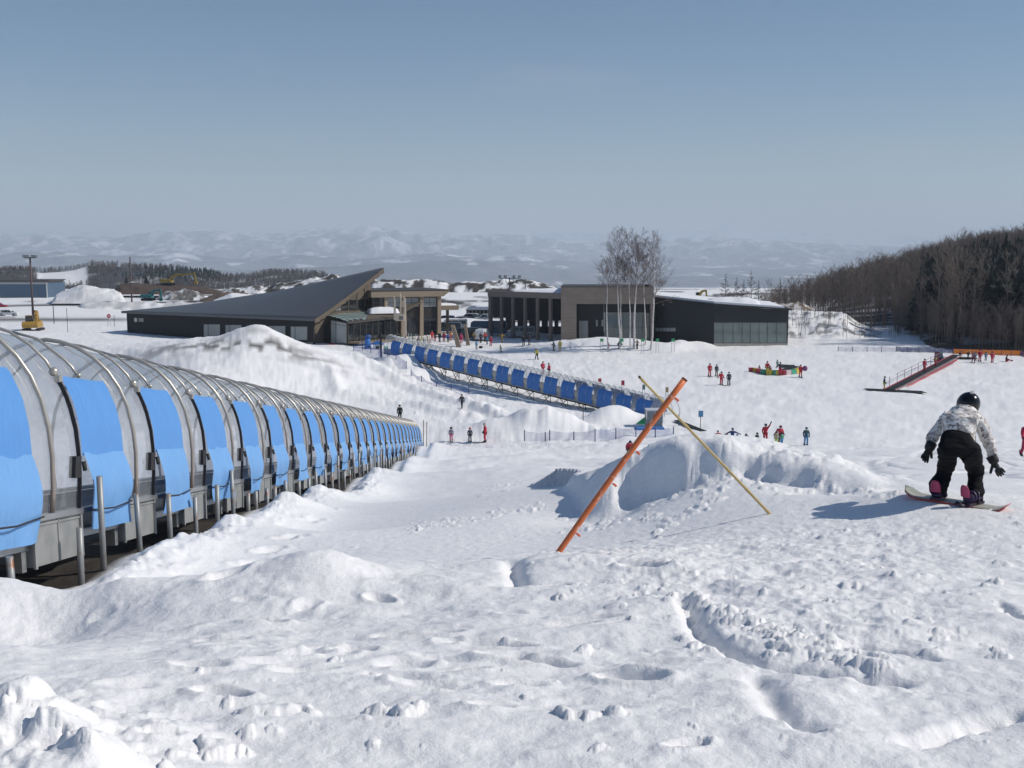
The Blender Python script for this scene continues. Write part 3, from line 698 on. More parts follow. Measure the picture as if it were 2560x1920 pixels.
for (px, py, ty, lab) in ((317,712,690,'dark spruce left of the tall lamp mast behind the dirt heap'),(366,708,685,'dark spruce between the lamp mast and the yellow excavator')):
    Y = 345; b = at(px, py + 10, Y); h = at(px, ty, Y).z - b.z
    V, Fq, M = conifer_arrays(px, 14, 12); V = V * np.array([1.5, 1.5, 1]); nt_ = len(Fq) - 3
    tr = thing('spruce_tree', lab, 'tree', b); tr.scale = (h, h, h)
    link('crown', npmesh('crown', V, Fq[:nt_], M_CON, False), tr); link('trunk', npmesh('trunk', V, Fq[nt_:], M_BARK, False), tr)
# ------------------------------------------------------------------ heaps of dirt and ploughed snow
def heap(name, label, cat, tab, base, Y, depth, mat, seed, amp=.5, fr=.5, attr=None, group=None):
    tab = np.array(tab, float); nx = 90; ny = 26
    P, K = np.meshgrid(np.linspace(tab[0, 0], tab[-1, 0], nx), np.linspace(-1, 1, ny)); Yh = Y + K * depth
    X = (P - 1280) / (F * .992) * Yh; zt = s_of(crest(tab, P)) * Y; zb = s_of(base) * Y - .4
    prof = np.clip(1 - np.abs(K) ** 1.6, 0, 1)
    e = np.clip(np.minimum(P - tab[0, 0], tab[-1, 0] - P) / 12., 0, 1) ** .7
    n = fbm(X * fr, Yh * fr, 5, seed) - .5
    Z = zb + (zt - zb) * prof * e + n * amp * 2 * np.clip(prof * 3, 0, 1) * e
    ix = np.arange(X.size).reshape(X.shape); Qb = np.stack([ix[:-1, :-1].ravel(), ix[:-1, 1:].ravel(), ix[1:, 1:].ravel(), ix[1:, :-1].ravel()], 1)
    dt = sstep(.42, .54, fbm(X * fr * 1.3, Yh * fr * 1.3, 5, seed + 3)) if attr is None else attr * sstep(.3, .6, fbm(X * fr, Yh * fr, 4, seed + 3))
    o = link(name, npmesh(name, np.stack([X, Yh, Z], -1).reshape(-1, 3), Qb, mat, True, {'dirt': dt, 'forest': dt * 0}))
    tag(o, label, cat, group); return o
heap('dirt_heap', 'long heap of dark earth clods and snow behind the sloping black roof', 'dirt heap', [(540,735),(580,722),(640,712),(680,716),(740,704),(800,694),(840,686),(862,690),(900,705)], 742, 350, 12, M_SNOW, 201, 1.0, .35)
heap('dirt_heap', 'flat topped bank of dark earth and snow behind the beige building', 'dirt heap', [(920,715),(935,700),(1010,699),(1100,701),(1130,708),(1200,704),(1260,699),(1330,702),(1400,722)], 737, 390, 10, M_SNOW, 211, .9, .35)
heap('dirt_heap', 'brown earth platform under the yellow excavator', 'dirt heap', [(290,728),(312,711),(345,708),(450,712),(500,716),(540,722),(570,730)], 731, 338, 8, sm('bare_earth', (.085, .06, .05), .95, var=.4, scale=.6), 221, .5, .4)
heap('dirt_heap', 'dark rubble slope below the yellow excavator', 'dirt heap', [(395,742),(430,730),(470,722),(510,732),(540,746)], 752, 320, 8, M_SNOW, 231, .9, .5, .9)
heap('dirt_heap', 'brown earth ramp beside a smooth snow mound', 'dirt heap', [(500,752),(530,742),(560,731),(600,728),(640,736)], 755, 300, 7, sm('ramp_earth', (.14, .10, .075), .95, var=.3), 241, .3, .4)
heap('snow_heap', 'smooth white snow mound next to the brown ramp', 'snow heap', [(530,756),(560,744),(585,733),(640,736),(760,742),(860,750)], 758, 285, 7, M_SNOW, 251, .3, .3, 0)
heap('snow_heap', 'broad white snow heap between the blue shed and the dirt heaps', 'snow heap', [(140,742),(170,730),(205,716),(222,713),(260,718),(300,726),(325,738)], 752, 300, 9, M_SNOW, 261, .4, .35, .2)
heap('snow_heap', 'long ploughed snow ridge with dirty face behind the dark roof', 'snow heap', [(200,760),(240,755),(330,756),(420,755),(520,756),(640,757)], 782, 262, 6, M_SNOW, 271, .5, .4, .35)
# ------------------------------------------------------------------ materials of the lift tunnels
def poly_mat(name, tint, fac):
    t = NT(name); tr = t.n('ShaderNodeBsdfTransparent'); tr.inputs[0].default_value = (*tint, 1)
    d1 = t.n('ShaderNodeBsdfDiffuse'); d1.inputs[0].default_value = (.78, .79, .80, 1); d2 = t.n('ShaderNodeBsdfTranslucent'); d2.inputs[0].default_value = (.75, .78, .80, 1); d = t.n('ShaderNodeMixShader'); d.inputs[0].default_value = .5; t.l(d1.outputs[0], d.inputs[1]); t.l(d2.outputs[0], d.inputs[2])
    g = t.n('ShaderNodeBsdfGlossy'); g.inputs['Roughness'].default_value = .07; g.inputs[0].default_value = (.9, .93, .97, 1)
    m1 = t.n('ShaderNodeMixShader'); m1.inputs[0].default_value = fac; t.l(tr.outputs[0], m1.inputs[1]); t.l(d.outputs[0], m1.inputs[2])
    fr = t.n('ShaderNodeLayerWeight'); fr.inputs[0].default_value = .5; pw = t.n('ShaderNodeMath', operation='POWER'); t.l(fr.outputs['Facing'], pw.inputs[0]); pw.inputs[1].default_value = 4.5; ml_ = t.n('ShaderNodeMath', operation='MULTIPLY_ADD'); t.l(pw.outputs[0], ml_.inputs[0]); ml_.inputs[1].default_value = .6; ml_.inputs[2].default_value = .03
    b = t.bump(t.noise(1.3, 3), .15, .05); t.l(b, g.inputs['Normal'])
    m2 = t.n('ShaderNodeMixShader'); t.l(ml_.outputs[0], m2.inputs[0]); t.l(m1.outputs[0], m2.inputs[1]); t.l(g.outputs[0], m2.inputs[2])
    return t.done(m2)
M_POLY = poly_mat('clear_cover', (.90, .925, .955), .27); M_POLY2 = poly_mat('hazy_cover', (.96, .97, .98), .26)
def steel_mat():
    t = NT('galvanised_steel'); n = t.noise(6, 6); c = t.mix(n, (.34, .35, .35), (.52, .52, .51))
    return t.done(t.pbr(c, t.ramp(n, .3, .7, .3, .5), .75, .5))
M_STEEL = steel_mat()
t = NT('galvanised_sheet'); n_ = t.noise(3.5, 6); n2 = t.noise(40, 3)
M_SHEET = t.done(t.pbr(t.mix(t.ramp(n_, .3, .7), t.mix(n2, (.20, .21, .215), (.28, .29, .285)), (.36, .36, .35)), .6, .2, .3))
t = NT('hoop_metal'); n_ = t.noise(2.0, 5); tc = t.n('ShaderNodeTexCoord'); sp = t.n('ShaderNodeSeparateXYZ'); t.l(tc.outputs['Object'], sp.inputs[0])
ru = t.ramp(sp.outputs[2], .1, 1.3, .75, .0)
M_HOOP = t.done(t.pbr(t.mix(ru, t.mix(n_, (.42, .39, .35), (.55, .52, .47)), t.mix(n_, (.28, .19, .145), (.38, .30, .25))), .36, .55, .45))
t = NT('post_pipe'); n_ = t.noise(5, 5); M_POST = t.done(t.pbr(t.mix(t.ramp(n_, .56, .7), (.30, .31, .31), (.25, .12, .07)), .5, .4, .4))
M_DARK = sm('dark_frame', (.03, .03, .034), .7); M_BLACK = sm('black_rubber', (.012, .013, .014), .75)
def cloth_mat(name, a, b, rough=.55):
    t = NT(name); n1 = t.noise(1.6, 5, vec_scale=(1, 1, 1)); n2 = t.noise(5, 4, vec_scale=(2.5, 2.5, .6))
    return t.done(t.pbr(t.mix(n1, a, b), rough, 0, .35, t.bump(n2, .5, .05)))
M_BLUE = cloth_mat('blue_tarp', (.085, .255, .58), (.115, .305, .65)); M_BLUE2 = cloth_mat('pale_blue_tarp', (.135, .325, .63), (.19, .39, .70))
M_BLUED = cloth_mat('deep_blue_tarp', (.035, .15, .45), (.055, .20, .53))
M_TIMBER = sm('timber', (.22, .17, .11), .85)
# ------------------------------------------------------------------ tunnel 1 (near, left)
tun = thing('covered_conveyor', 'long tunnel of clear plastic hoops with bright blue curtains running downhill on the left', 'conveyor tunnel', T1A)
D1 = (T1B - T1A); L1 = D1.length; D1n = D1.normalized()
RG = Vector((t1n[1], -t1n[0], 0)); UP = Vector((0, 0, 1)); HW = 1.22
PROF = [(1.2,0),(1.225,.3),(1.235,.7),(1.21,1.05),(1.14,1.4),(1.03,1.68),(.88,1.92),(.68,2.13),(.44,2.29),(.2,2.37),(0,2.40)]
PITCH = 3.09
def prof_at(h, right=True):
    hs = [p[1] for p in PROF]; xs = [p[0] for p in PROF]; x = float(np.interp(h, hs, xs)); return x if right else -x
def P1(s, x, h):            # along, across (right +, measured from the right rail centre line), height
    return D1n * s + RG * (x - HW) + UP * h
ARCH = PROF + [(-x, h) for x, h in PROF[-2::-1]]
def arch_tube(mb, s, r, off=0., lo=0, hi=None, n=8, P=P1, flat=1.0):
    pts = [P(s, x * (1 + off / 1.2), h * (1 + off / 2.4)) for x, h in ARCH[lo:hi]]
    mb.tube(pts, r, n)
hoopA = MB(); arch_tube(hoopA, 0, .031, .02)
hm = hoopA.mesh('hoop'); hm.materials.append(M_HOOP)
hb_ = MB(); pts = [P1(0, prof_at(h), h) for h in (1.80,)] 
up_pts = [P1(0, x * 1.012, h * 1.012) for x, h in ARCH if h > 1.75]
hb_.tube([P1(0, prof_at(1.74) * 1.01, 1.74)] + up_pts[:], .021, 8)
hb_.sphere(P1(0, prof_at(1.8) * 1.03, 1.8), .06); hb_.box(*[tuple(min(a, b) for a, b in zip(P1(-.05, prof_at(1.72), 1.66), P1(.05, prof_at(1.72) + .07, 1.76))), tuple(max(a, b) for a, b in zip(P1(-.05, prof_at(1.72), 1.66), P1(.05, prof_at(1.72) + .07, 1.76)))])
hbm = hb_.mesh('half_hoop'); hbm.materials.append(M_HOOP)
rib = MB(); rib.tube([P1(0, prof_at(h) * 1.006, h) for h in (1.80, 1.92, 2.03)] + [P1(0, .44, 2.305), P1(0, .1, 2.40)], .02, 6); rib.sphere(P1(0, prof_at(1.80) * 1.02, 1.80), .035)
ribm = rib.mesh('rib'); ribm.materials.append(M_HOOP)
cov = MB()
cov.grid(lambda u, v: P1(u * PITCH, *[ARCH[min(int(v * 20 + .5), 20)][k] * .985 for k in (0, 1)]), 4, 20)
covm = cov.mesh('clear_cover'); covm.materials.append(M_POLY)
edge = MB()
ep = [P1(.85, prof_at(max(h, 0)) + .02, h) for h in np.linspace(1.74, -.05, 14)]
for p, q in zip(ep[:-1], ep[1:]): edge.beam(p, q, .025, .05)
edgem = edge.mesh('door_frame'); edgem.materials.append(M_DARK)
def curtain_fn(seed, flap):
    def fn(u, v):
        s = .90 + u * 1.58
        if not flap:
            h = 1.76 - v * 1.06; x = prof_at(h) + .045 + .012 * math.sin(u * 3.14)
            n = (vnoise(np.array([s * 3 + seed]), np.array([h * 1.5]), seed)[0] - .5) * .03
            return P1(s + (.02 * math.sin(h * 3 + seed)), x + n, h + .015 * math.sin(u * 3.14) * (v < .02) * -1)
        h = .74 - v * 1.04 - .06 * (vnoise(np.array([u * 1.3 + seed * 7.1]), np.array([.5]), seed)[0] - .3) * v
        lean = (vnoise(np.array([seed * 3.7]), np.array([.2]), 3)[0] - .5) * .10
        x = prof_at(max(h, 0)) + .05 + .15 * math.sin(min(v * 1.8, 1) * 1.57) - .06 * v
        n = (vnoise(np.array([s * 2.2 + h * 1.6 + seed]), np.array([h * .8 - s]), seed)[0] - .5) * .19 * v
        return P1(.93 + u * 1.52 + lean * v, x + n, h)
    return fn
cur = []
for k in range(4):
    a = MB().grid(curtain_fn(k + 3, False), 10, 14).mesh('curtain'); a.materials.append(M_BLUE)
    b = MB().grid(curtain_fn(k + 3, True), 12, 16).mesh('curtain_flap'); b.materials.append(M_BLUE2); cur.append((a, b))
rope = MB(); rope.tube([P1(.9, prof_at(0) + .17, -.03), P1(1.7, prof_at(0) + .19, -.05), P1(2.48, prof_at(0) + .17, .0)], .012, 5)
ropem = rope.mesh('tie_rope'); ropem.materials.append(M_DARK)
def bx1(mb, s0, s1, x0, x1, h0, h1, mi=0):
    return mb.hexa([P1(s0,x0,h0),P1(s0,x1,h0),P1(s1,x1,h0),P1(s1,x0,h0),P1(s0,x0,h1),P1(s0,x1,h1),P1(s1,x1,h1),P1(s1,x0,h1)], mi)
bp_ = MB(); bx1(bp_, -.60, .86, 1.13, 1.22, -.62, -.06); bx1(bp_, -.62, -.56, 1.22, 1.25, -.64, -.05); bx1(bp_, .12, .15, 1.22, 1.235, -.62, -.07); bx1(bp_, .82, .88, 1.22, 1.25, -.64, -.05)
bx1(bp_, -.62, .88, 1.221, 1.235, -.13, -.10)
bpm = bp_.mesh('side_panel'); bpm.materials.append(M_SHEET)
inn = MB(); bx1(inn, .95, 2.4, .95, 1.0, -.40, -.08); bx1(inn, .92, 1.0, 1.0, 1.16, -.6, 0); bx1(inn, 2.3, 2.42, 1.0, 1.16, -.66, 0); bx1(inn, .9, 2.45, 1.1, 1.18, -.40, -.30)
innm = inn.mesh('cross_frame'); innm.materials.append(M_STEEL)
tr_ = MB()
for x in (1.0, -1.0):
    tr_.beam(P1(0, x, -.6), P1(1.5, x, -1.35), .05, .05); tr_.beam(P1(1.5, x, -1.35), P1(3.05, x, -.62), .05, .05); tr_.beam(P1(0, x, -1.3), P1(3.05, x, -1.4), .06, .06); tr_.beam(P1(.05, x, -.5), P1(.05, x, -1.9), .07, .07)
tr_.beam(P1(0, 1.0, -1.3), P1(0, -1.0, -.6), .05, .05); tr_.beam(P1(1.5, 1.0, -1.3), P1(1.5, -1.0, -.62), .05, .05)
trm = tr_.mesh('truss'); trm.materials.append(M_STEEL)
strap = MB(); strap.tube([P1(.87, prof_at(.62) + .07, .62), P1(.84, prof_at(.5) + .1, .5)], .03, 6); strap.beam(P1(.7, 1.22, .55), P1(.84, 1.24, .55), .09, .28)
strapm = strap.mesh('latch_box'); strapm.materials.append(M_DARK)
NM = 26
s_first = -PITCH
for i in range(NM + 1):
    o = D1n * (s_first + i * PITCH)
    def put(nm, me, lab=None):
        q = link(nm, me, tun, lab); q.location = o; return q
    put('hoop', hm)
    if i == NM: break
    put('half_hoop', hbm).location = o + D1n * .86
    put('rib', ribm).location = o + D1n * 1.72
    put('clear_cover', covm); put('door_frame', edgem); put('curtain', cur[i % 4][0]); put('curtain_flap', cur[(i * 3 + 1) % 4][1])
    put('side_panel', bpm); put('cross_frame', innm); put('latch_box', strapm); put('tie_rope', ropem)
    if i > 9: put('truss', trm)
rl = MB()
for x in (1.2, -1.2): bx1(rl, s_first, s_first + NM * PITCH + .1, x - .06, x + .06, -.07, .0)
rl.build('base_rail', M_STEEL, tun)
bd = MB(); bx1(bd, s_first, s_first + NM * PITCH + 1.5, -.55, .55, -.20, -.12); bx1(bd, s_first, s_first + NM * PITCH, -.95, -.85, -.55, -.05); bx1(bd, s_first, s_first + NM * PITCH, .8, .9, -.45, -.14)
bd.build('conveyor_belt', M_BLACK, tun)
Hrng = random.Random(5)
ss = -1.75; kpost = 0
while ss < NM * PITCH - 5 and kpost < 98:
    hgt = Hrng.choice((.02, -.28, .26, -.12, -.35, .10, -.2))
    if kpost == 2: hgt = .42
    x = 1.2 + .27; p = P1(ss, x, 0) + T1A; gz = HZ(p.x, p.y)
    a = P1(ss, x, min(-1.0, gz - T1A.z - (D1n * ss).z - .2)); b = P1(ss, x + Hrng.uniform(-.03, .03), hgt)
    MB().tube([a, b], .042, 8).build('post', M_POST, tun); kpost += 1
    ss += Hrng.choice((.8, 1.5, 1.9, 1.3)) if ss < 20 else 1.5
for i in range(2):
    MB().tube([P1(62 + i * 2.2 + NM * .0, 1.9, -1.6), P1(62 + i * 2.2, 1.9, 1.6)], .03, 6)
for (px, py0, py1, Y, lab) in ((1058,1100,1050,88,'thin wooden stake at the lower end of the near tunnel'),(1066,1100,1055,90,'second thin stake just right of the one at the near tunnel end')):
    a = at(px, py0, Y); b = at(px + 1, py1, Y); a.z = HZ(a.x, a.y) - .2
    o = MB().tube([a, b], .035, 6).build('stake', M_TIMBER); tag(o, lab, 'stake')
# ------------------------------------------------------------------ tunnel 2 (middle)
T2A = at(1680, 1057, 105.6); T2B = at(977, 879, 146.0)
T2A.z += .25; T2B.z += .15
D2 = T2B - T2A; D2n = D2.normalized(); L2 = D2.length; NM2 = 18; PITCH2 = L2 / NM2
RG2 = Vector((D2n.y, -D2n.x, 0)).normalized() * -1       # towards the camera side
W2 = 1.15; H2 = 2.2
PR2 = [(1.15,0),(1.16,.4),(1.13,.8),(1.03,1.2),(.87,1.55),(.62,1.87),(.33,2.1),(0,2.2)]
AR2 = PR2 + [(-x, h) for x, h in PR2[-2::-1]]
def P2(s, x, h): return D2n * s + RG2 * x + UP * h
def pf2(h): return float(np.interp(h, [p[1] for p in PR2], [p[0] for p in PR2]))
tun2 = thing('covered_conveyor', 'distant tunnel with dark blue curtains and arched clear gaps crossing the slope', 'conveyor tunnel', T2A)
h2 = MB().tube([P2(0, x * 1.01, h * 1.01) for x, h in AR2], .035, 6).mesh('hoop'); h2.materials.append(M_STEEL)
c2 = MB().grid(lambda u, v: P2(u * PITCH2, *[AR2[min(int(v * 14 + .5), 14)][k] for k in (0, 1)]), 2, 14).mesh('clear_cover'); c2.materials.append(M_POLY2)
def cur2(side, seed):
    def fn(u, v):
        h = 1.72 - v * 1.86; x = pf2(max(h, 0)) + .05 + (.06 * math.sin((v - .5) * 6.28) if v > .5 else 0)
        n = (vnoise(np.array([u * 4 + seed]), np.array([h * 2.]), seed)[0] - .5) * .06
        return P2(PITCH2 * (.63 + .74 * u) + .05 * math.sin(v * 5 + seed), side * (x + n), h + (.04 * math.sin(u * 3.1 + seed) if v > .9 else 0))
    m = MB().grid(fn, 8, 12).mesh('curtain'); m.materials.append(M_BLUED); return m
cm = {(sd, k): cur2(sd, k) for sd in (1, -1) for k in range(3)}
sp2 = {}
for sd in (1, -1):
    b = MB(); lo = P2(0, sd * 1.10, -.28)
    b.hexa([P2(0,sd*1.08,-.3),P2(0,sd*1.14,-.3),P2(PITCH2,sd*1.14,-.3),P2(PITCH2,sd*1.08,-.3),P2(0,sd*1.08,.42),P2(0,sd*1.14,.42),P2(PITCH2,sd*1.14,.42),P2(PITCH2,sd*1.08,.42)])
    sp2[sd] = b.mesh('side_panel'); sp2[sd].materials.append(M_SHEET)
for i in range(NM2 + 1):
    o = D2n * (i * PITCH2)
    def put2(nm, me, lab=None): q = link(nm, me, tun2, lab); q.location = o; return q
    put2('hoop', h2)
    if i == NM2: break
    put2('clear_cover', c2); put2('hoop', h2).location = o + D2n * PITCH2 * .34; put2('hoop', h2).location = o + D2n * PITCH2 * .67
    for sd in (1, -1):
        if i < NM2 - 0 : put2('side_panel', sp2[sd])
        if 0 <= i < NM2 - 1 and (sd == 1 or i < 5): put2('curtain', cm[(sd, i % 3)])
b = MB(); b.hexa([P2(-3.5,-.5,-.25),P2(-3.5,.5,-.25),P2(L2+1,.5,.0),P2(L2+1,-.5,.0),P2(-3.5,-.5,-.12),P2(-3.5,.5,-.12),P2(L2+1,.5,.1),P2(L2+1,-.5,.1)])
b.build('conveyor_belt', M_BLACK, tun2)
for i in range(1, NM2):
    s = i * PITCH2; sc = MB()
    for x in (1.1, -1.1):
        p = P2(s, x, 0) + T2A; g = HZ(p.x, p.y) - T2A.z - (D2n * s).z - .25
        if g > -.45: continue
        sc.beam(P2(s, x, -.25), P2(s, x, g), .07, .07); sc.beam(P2(s, x, -.28), P2(s + PITCH2 * .5, x, g), .05, .05); sc.beam(P2(s + PITCH2 * .5, x, -.28), P2(s, x, g), .05, .05)
    sc.beam(P2(s, 1.35, -.36), P2(s, -1.35, -.36), .10, .12); sc.beam(P2(s, 1.2, -.33), P2(s + PITCH2, 1.2, -.33), .10, .10)
    sc.build('scaffold', M_DARK, tun2)
# loading end: mat, operator cabin
M_GLASSC = poly_mat('cabin_glass', (.55, .60, .60), .35)
a = gpix(1690, 1054); bq = gpix(1760, 1079); mt = MB()
n_ = 12
def matfn(u, v):
    p = a.lerp(bq, u); q = Vector((-(bq - a).y, (bq - a).x, 0)).normalized(); p = p + q * (v - .5) * .7; p.z = HZ(p.x, p.y) + .10 * (1 - u) + .06; return p
mt.grid(matfn, n_, 2); tag(mt.build('rubber_mat', M_BLACK), 'black rubber mat leading into the dark blue tunnel', 'mat')
cabp = gpix(1634, 1066); cab = thing('operator_cabin', 'small glazed operator cabin beside the lower end of the dark blue tunnel', 'cabin', cabp)
MB().box((-.75, -.75, -.2), (.75, .75, .5)).build('wall', sm('cabin_grey', (.33, .33, .31), .7), cab)
gl = MB(); 
for (x0, y0, x1, y1) in ((-.73,-.73,.73,-.69),(-.73,.69,.73,.73),(-.73,-.69,-.69,.69),(.69,-.69,.73,.69)): gl.box((x0, y0, .5), (x1, y1, 1.6))
gl.build('window', M_GLASSC, cab)
fr = MB()
for x in (-.75, 0, .75):
    for y in (-.75, .75): fr.box((x - .03, y - .03, .5), (x + .03, y + .03, 1.62))
fr.build('frame', M_STEEL, cab)
MB().box((-.8, -.8, 1.62), (.8, .8, 1.69)).build('roof', sm('cabin_roof', (.55, .57, .60), .5), cab)
o = MB(); g = gpix(1612, 1062); o.poly_prism([g + Vector((-.9, 0, 0)), g + Vector((.25, 0, 0)), g + Vector((.1, .15, .75))], (.0, .35, 0)); tag(o.build('tarpaulin', sm('green_tarp', (.02, .30, .12), .6)), 'green folded tarpaulin beside the operator cabin', 'tarpaulin')
g = gpix(1625, 1073); o = MB().box((g.x - 1.4, g.y - .6, g.z - .1), (g.x + 1.3, g.y + .6, g.z + .18)); tag(o.build('crash_pad', M_BLUED), 'flat blue crash pad on the snow in front of the operator cabin', 'mat')
# ------------------------------------------------------------------ buildings
def wpt(px, py, P0, d):           # view ray through a pixel meets the vertical plane through P0 along d
    u, s = ray(px, py); n = Vector((-d.y, d.x, 0)); den = n.x * u + n.y
    Y = (n.x * P0.x + n.y * P0.y) / den; return Vector((u * Y, Y, s * Y))
def flat(v): return Vector((v.x, v.y, 0))
def panel(mb, px0, py0, px1, py1, P0, d, out=.03, th=.06, mi=0, py0b=None, py1b=None):
    n = Vector((d.y, -d.x, 0)).normalized()
    q = [wpt(px0, py1, P0, d), wpt(px1, py1b or py1, P0, d), wpt(px1, py0b or py0, P0, d), wpt(px0, py0, P0, d)]
    q[1].z = q[1].z; return mb.poly_prism([p + n * (out - th) for p in q], n * th, mi)
def window(parent, px0, py0, px1, py1, P0, d, frame, glass, mull=(), bars=(), fw=1.2, lab=None, out=.05, py0b=None, py1b=None):
    m = MB(); py0b = py0b or py0; py1b = py1b or py1
    for (a, b, c, e, c2, e2) in ((px0, px0+fw, py0, py1, py0, py1), (px1-fw, px1, py0b, py1b, py0b, py1b), (px0+fw, px1-fw, py0, py0+fw, py0b, py0b+fw), (px0+fw, px1-fw, py1-fw, py1, py1b-fw, py1b)):
        panel(m, a, c, b, e, P0, d, out + .05, .10, 0, c2, e2)
    for k in mull:
        x = px0 + (px1 - px0) * k; panel(m, x - fw * .4, py0 + fw, x + fw * .4, py1 - fw, P0, d, out + .04, .08)
    for k in bars:
        y = py0 + (py1 - py0) * k; y2 = py0b + (py1b - py0b) * k; panel(m, px0 + fw, y - fw * .4, px1 - fw, y + fw * .4, P0, d, out + .03, .07, 0, y2 - fw * .4, y2 + fw * .4)
    f = m.build('window', frame, parent, lab)
    g = MB(); panel(g, px0 + .3, py0 + .3, px1 - .3, py1 - .3, P0, d, out, .05, 0, py0b + .3, py1b - .3); g.build('pane', glass, f)
    return f
def glass_mat(name, col, rough=.06, spec=.6, var=.3):
    t = NT(name); n = t.noise(.25, 4); c = t.mix(n, tuple(x * (1 - var) for x in col), tuple(x * (1 + var) for x in col))
    return t.done(t.pbr(c, rough, 0, spec, t.bump(t.noise(.35, 2), .04, .1)))
def board_mat(name, a, b, dirn=(0, 0, 1), sc=6, rough=.75):
    t = NT(name); n = t.noise(1.0, 5, vec_scale=(2.5, 2.5, .25) if dirn[2] else (.3, .3, 4))
    return t.done(t.pbr(t.mix(n, a, b), rough, 0, .3))
M_BOARD = board_mat('dark_boards', (.012, .014, .016), (.028, .028, .030)); M_BROWN = board_mat('brown_boards', (.10, .082, .062), (.16, .13, .10))
M_BEIGE = board_mat('beige_timber', (.29, .225, .165), (.39, .315, .235), (1, 0, 0)); M_BEIGE2 = board_mat('beige_fascia', (.25, .20, .145), (.34, .275, .20), (1, 0, 0))
M_PANE = glass_mat('pale_pane', (.27, .29, .29), .12); M_PANED = glass_mat('dark_pane', (.018, .022, .026), .05); M_PANEG = glass_mat('green_pane', (.13, .17, .16), .05, .8, .5)
M_FRAME = sm('window_frame', (.055, .05, .045), .6); M_BLK = sm('black_cladding', (.010, .013, .015), .55, var=.3); M_SNOWC = sm('roof_snow', (.84, .85, .87), .7, var=.04, bump=.4, bscale=2)
t = NT('metal_roof'); wv = t.n('ShaderNodeTexWave'); wv.inputs['Scale'].default_value = 1.2; wv.inputs['Distortion'].default_value = .3
tc = t.n('ShaderNodeTexCoord'); t.l(tc.outputs['Object'], wv.inputs[0])
M_ROOF = t.done(t.pbr(t.mix(t.noise(.12, 5), (.085, .090, .098), (.118, .122, .130)), .48, .25, .5, t.bump(wv.outputs[1], .15, .03)))
t = NT('brick_wall'); bk = t.n('ShaderNodeTexBrick'); bk.inputs['Scale'].default_value = 1.0
bk.inputs['Color1'].default_value = (.26, .215, .175, 1); bk.inputs['Color2'].default_value = (.34, .29, .24, 1); bk.inputs['Mortar'].default_value = (.22, .19, .165, 1)
bk.inputs['Brick Width'].default_value = .9; bk.inputs['Row Height'].default_value = .22; bk.inputs['Mortar Size'].default_value = .012
tc = t.n('ShaderNodeTexCoord'); mp = t.n('ShaderNodeMapping'); mp.inputs['Rotation'].default_value = (R(90), 0, 0); t.l(tc.outputs['Object'], mp.inputs[0]); t.l(mp.outputs[0], bk.inputs[0])
M_BRICK = t.done(t.pbr(t.mix(t.noise(.6, 5), bk.outputs[0], (.24, .20, .165)), .85, 0, .2, t.bump(bk.outputs[1], .3, .02)))
# --- A : hall with the soaring roof
C0 = at(788, 862, 175); C0.z = -15.3
dU = Vector((-.858, .515, 0)); dV = Vector((.515, .858, 0))
A = thing('lodge_building', 'low black lodge whose dark roof sweeps up to a sharp point', 'building', C0)
def a_(s, d, z): return dU * s + dV * d + Vector((0, 0, z - C0.z))       # local coordinates
zE = at(789, 796, 175).z
LA = 46.8; DA = 17.9
rt = [(954,669.5,190.3),(886,685,193.4),(818,700,196.9),(752,714,200),(691,728,203.5),(584,744,209.5),(495,759.5,214.3)]
rtt = []; 
for (px, py, Y) in rt:
    p = at(px, py, Y); rtt.append(((p - (C0 + dV * DA)).dot(dU), p.z))
rs_ = np.array([r[0] for r in rtt]); rz_ = np.array([r[1] for r in rtt]); rs_[-1] = max(rs_[-1], LA + .5)
def ridge_z(s): return float(np.interp(s, rs_, rz_))
mb = MB()
def roof_fn(u, v, dz=0.):
    s = -.7 + (LA + 1.2) * u; d = -.8 + (DA + .8) * v; zr = ridge_z(s); z = zE + (zr - zE) * (v ** 1.08); return a_(s, d, z + dz)
nu, nv = 60, 14
top = [[roof_fn(i / nu, j / nv) for i in range(nu + 1)] for j in range(nv + 1)]
bot = [[roof_fn(i / nu, j / nv, -.42) for i in range(nu + 1)] for j in range(nv + 1)]
mb.grid(lambda u, v: top[int(v*nv+.5)][int(u*nu+.5)], nu, nv)
mb.grid(lambda u, v: bot[int(v*nv+.5)][int(u*nu+.5)], nu, nv)
for j in (0, nv):
    mb.grid(lambda u, v, j=j: (top, bot)[int(v+.5)][j][int(u*nu+.5)], nu, 1, 0, False)
mb.grid(lambda u, v: (top, bot)[int(v+.5)][int(u*nv+.5)][nu], nv, 1, 0, False)
mb.build('roof', M_ROOF, A)
fb = MB()      # brown barge board along the raking edge
for j in range(nv):
    p, q = top[j][0], top[j+1][0]; o = -dU * .08
    w0 = .75 + .0 * j; fb.poly_prism([p + Vector((0,0,-w0)), q + Vector((0,0,-w0-.2)), q + Vector((0,0,-.04)), p + Vector((0,0,-.04))], o)
fb.build('barge_board', M_BROWN, A)
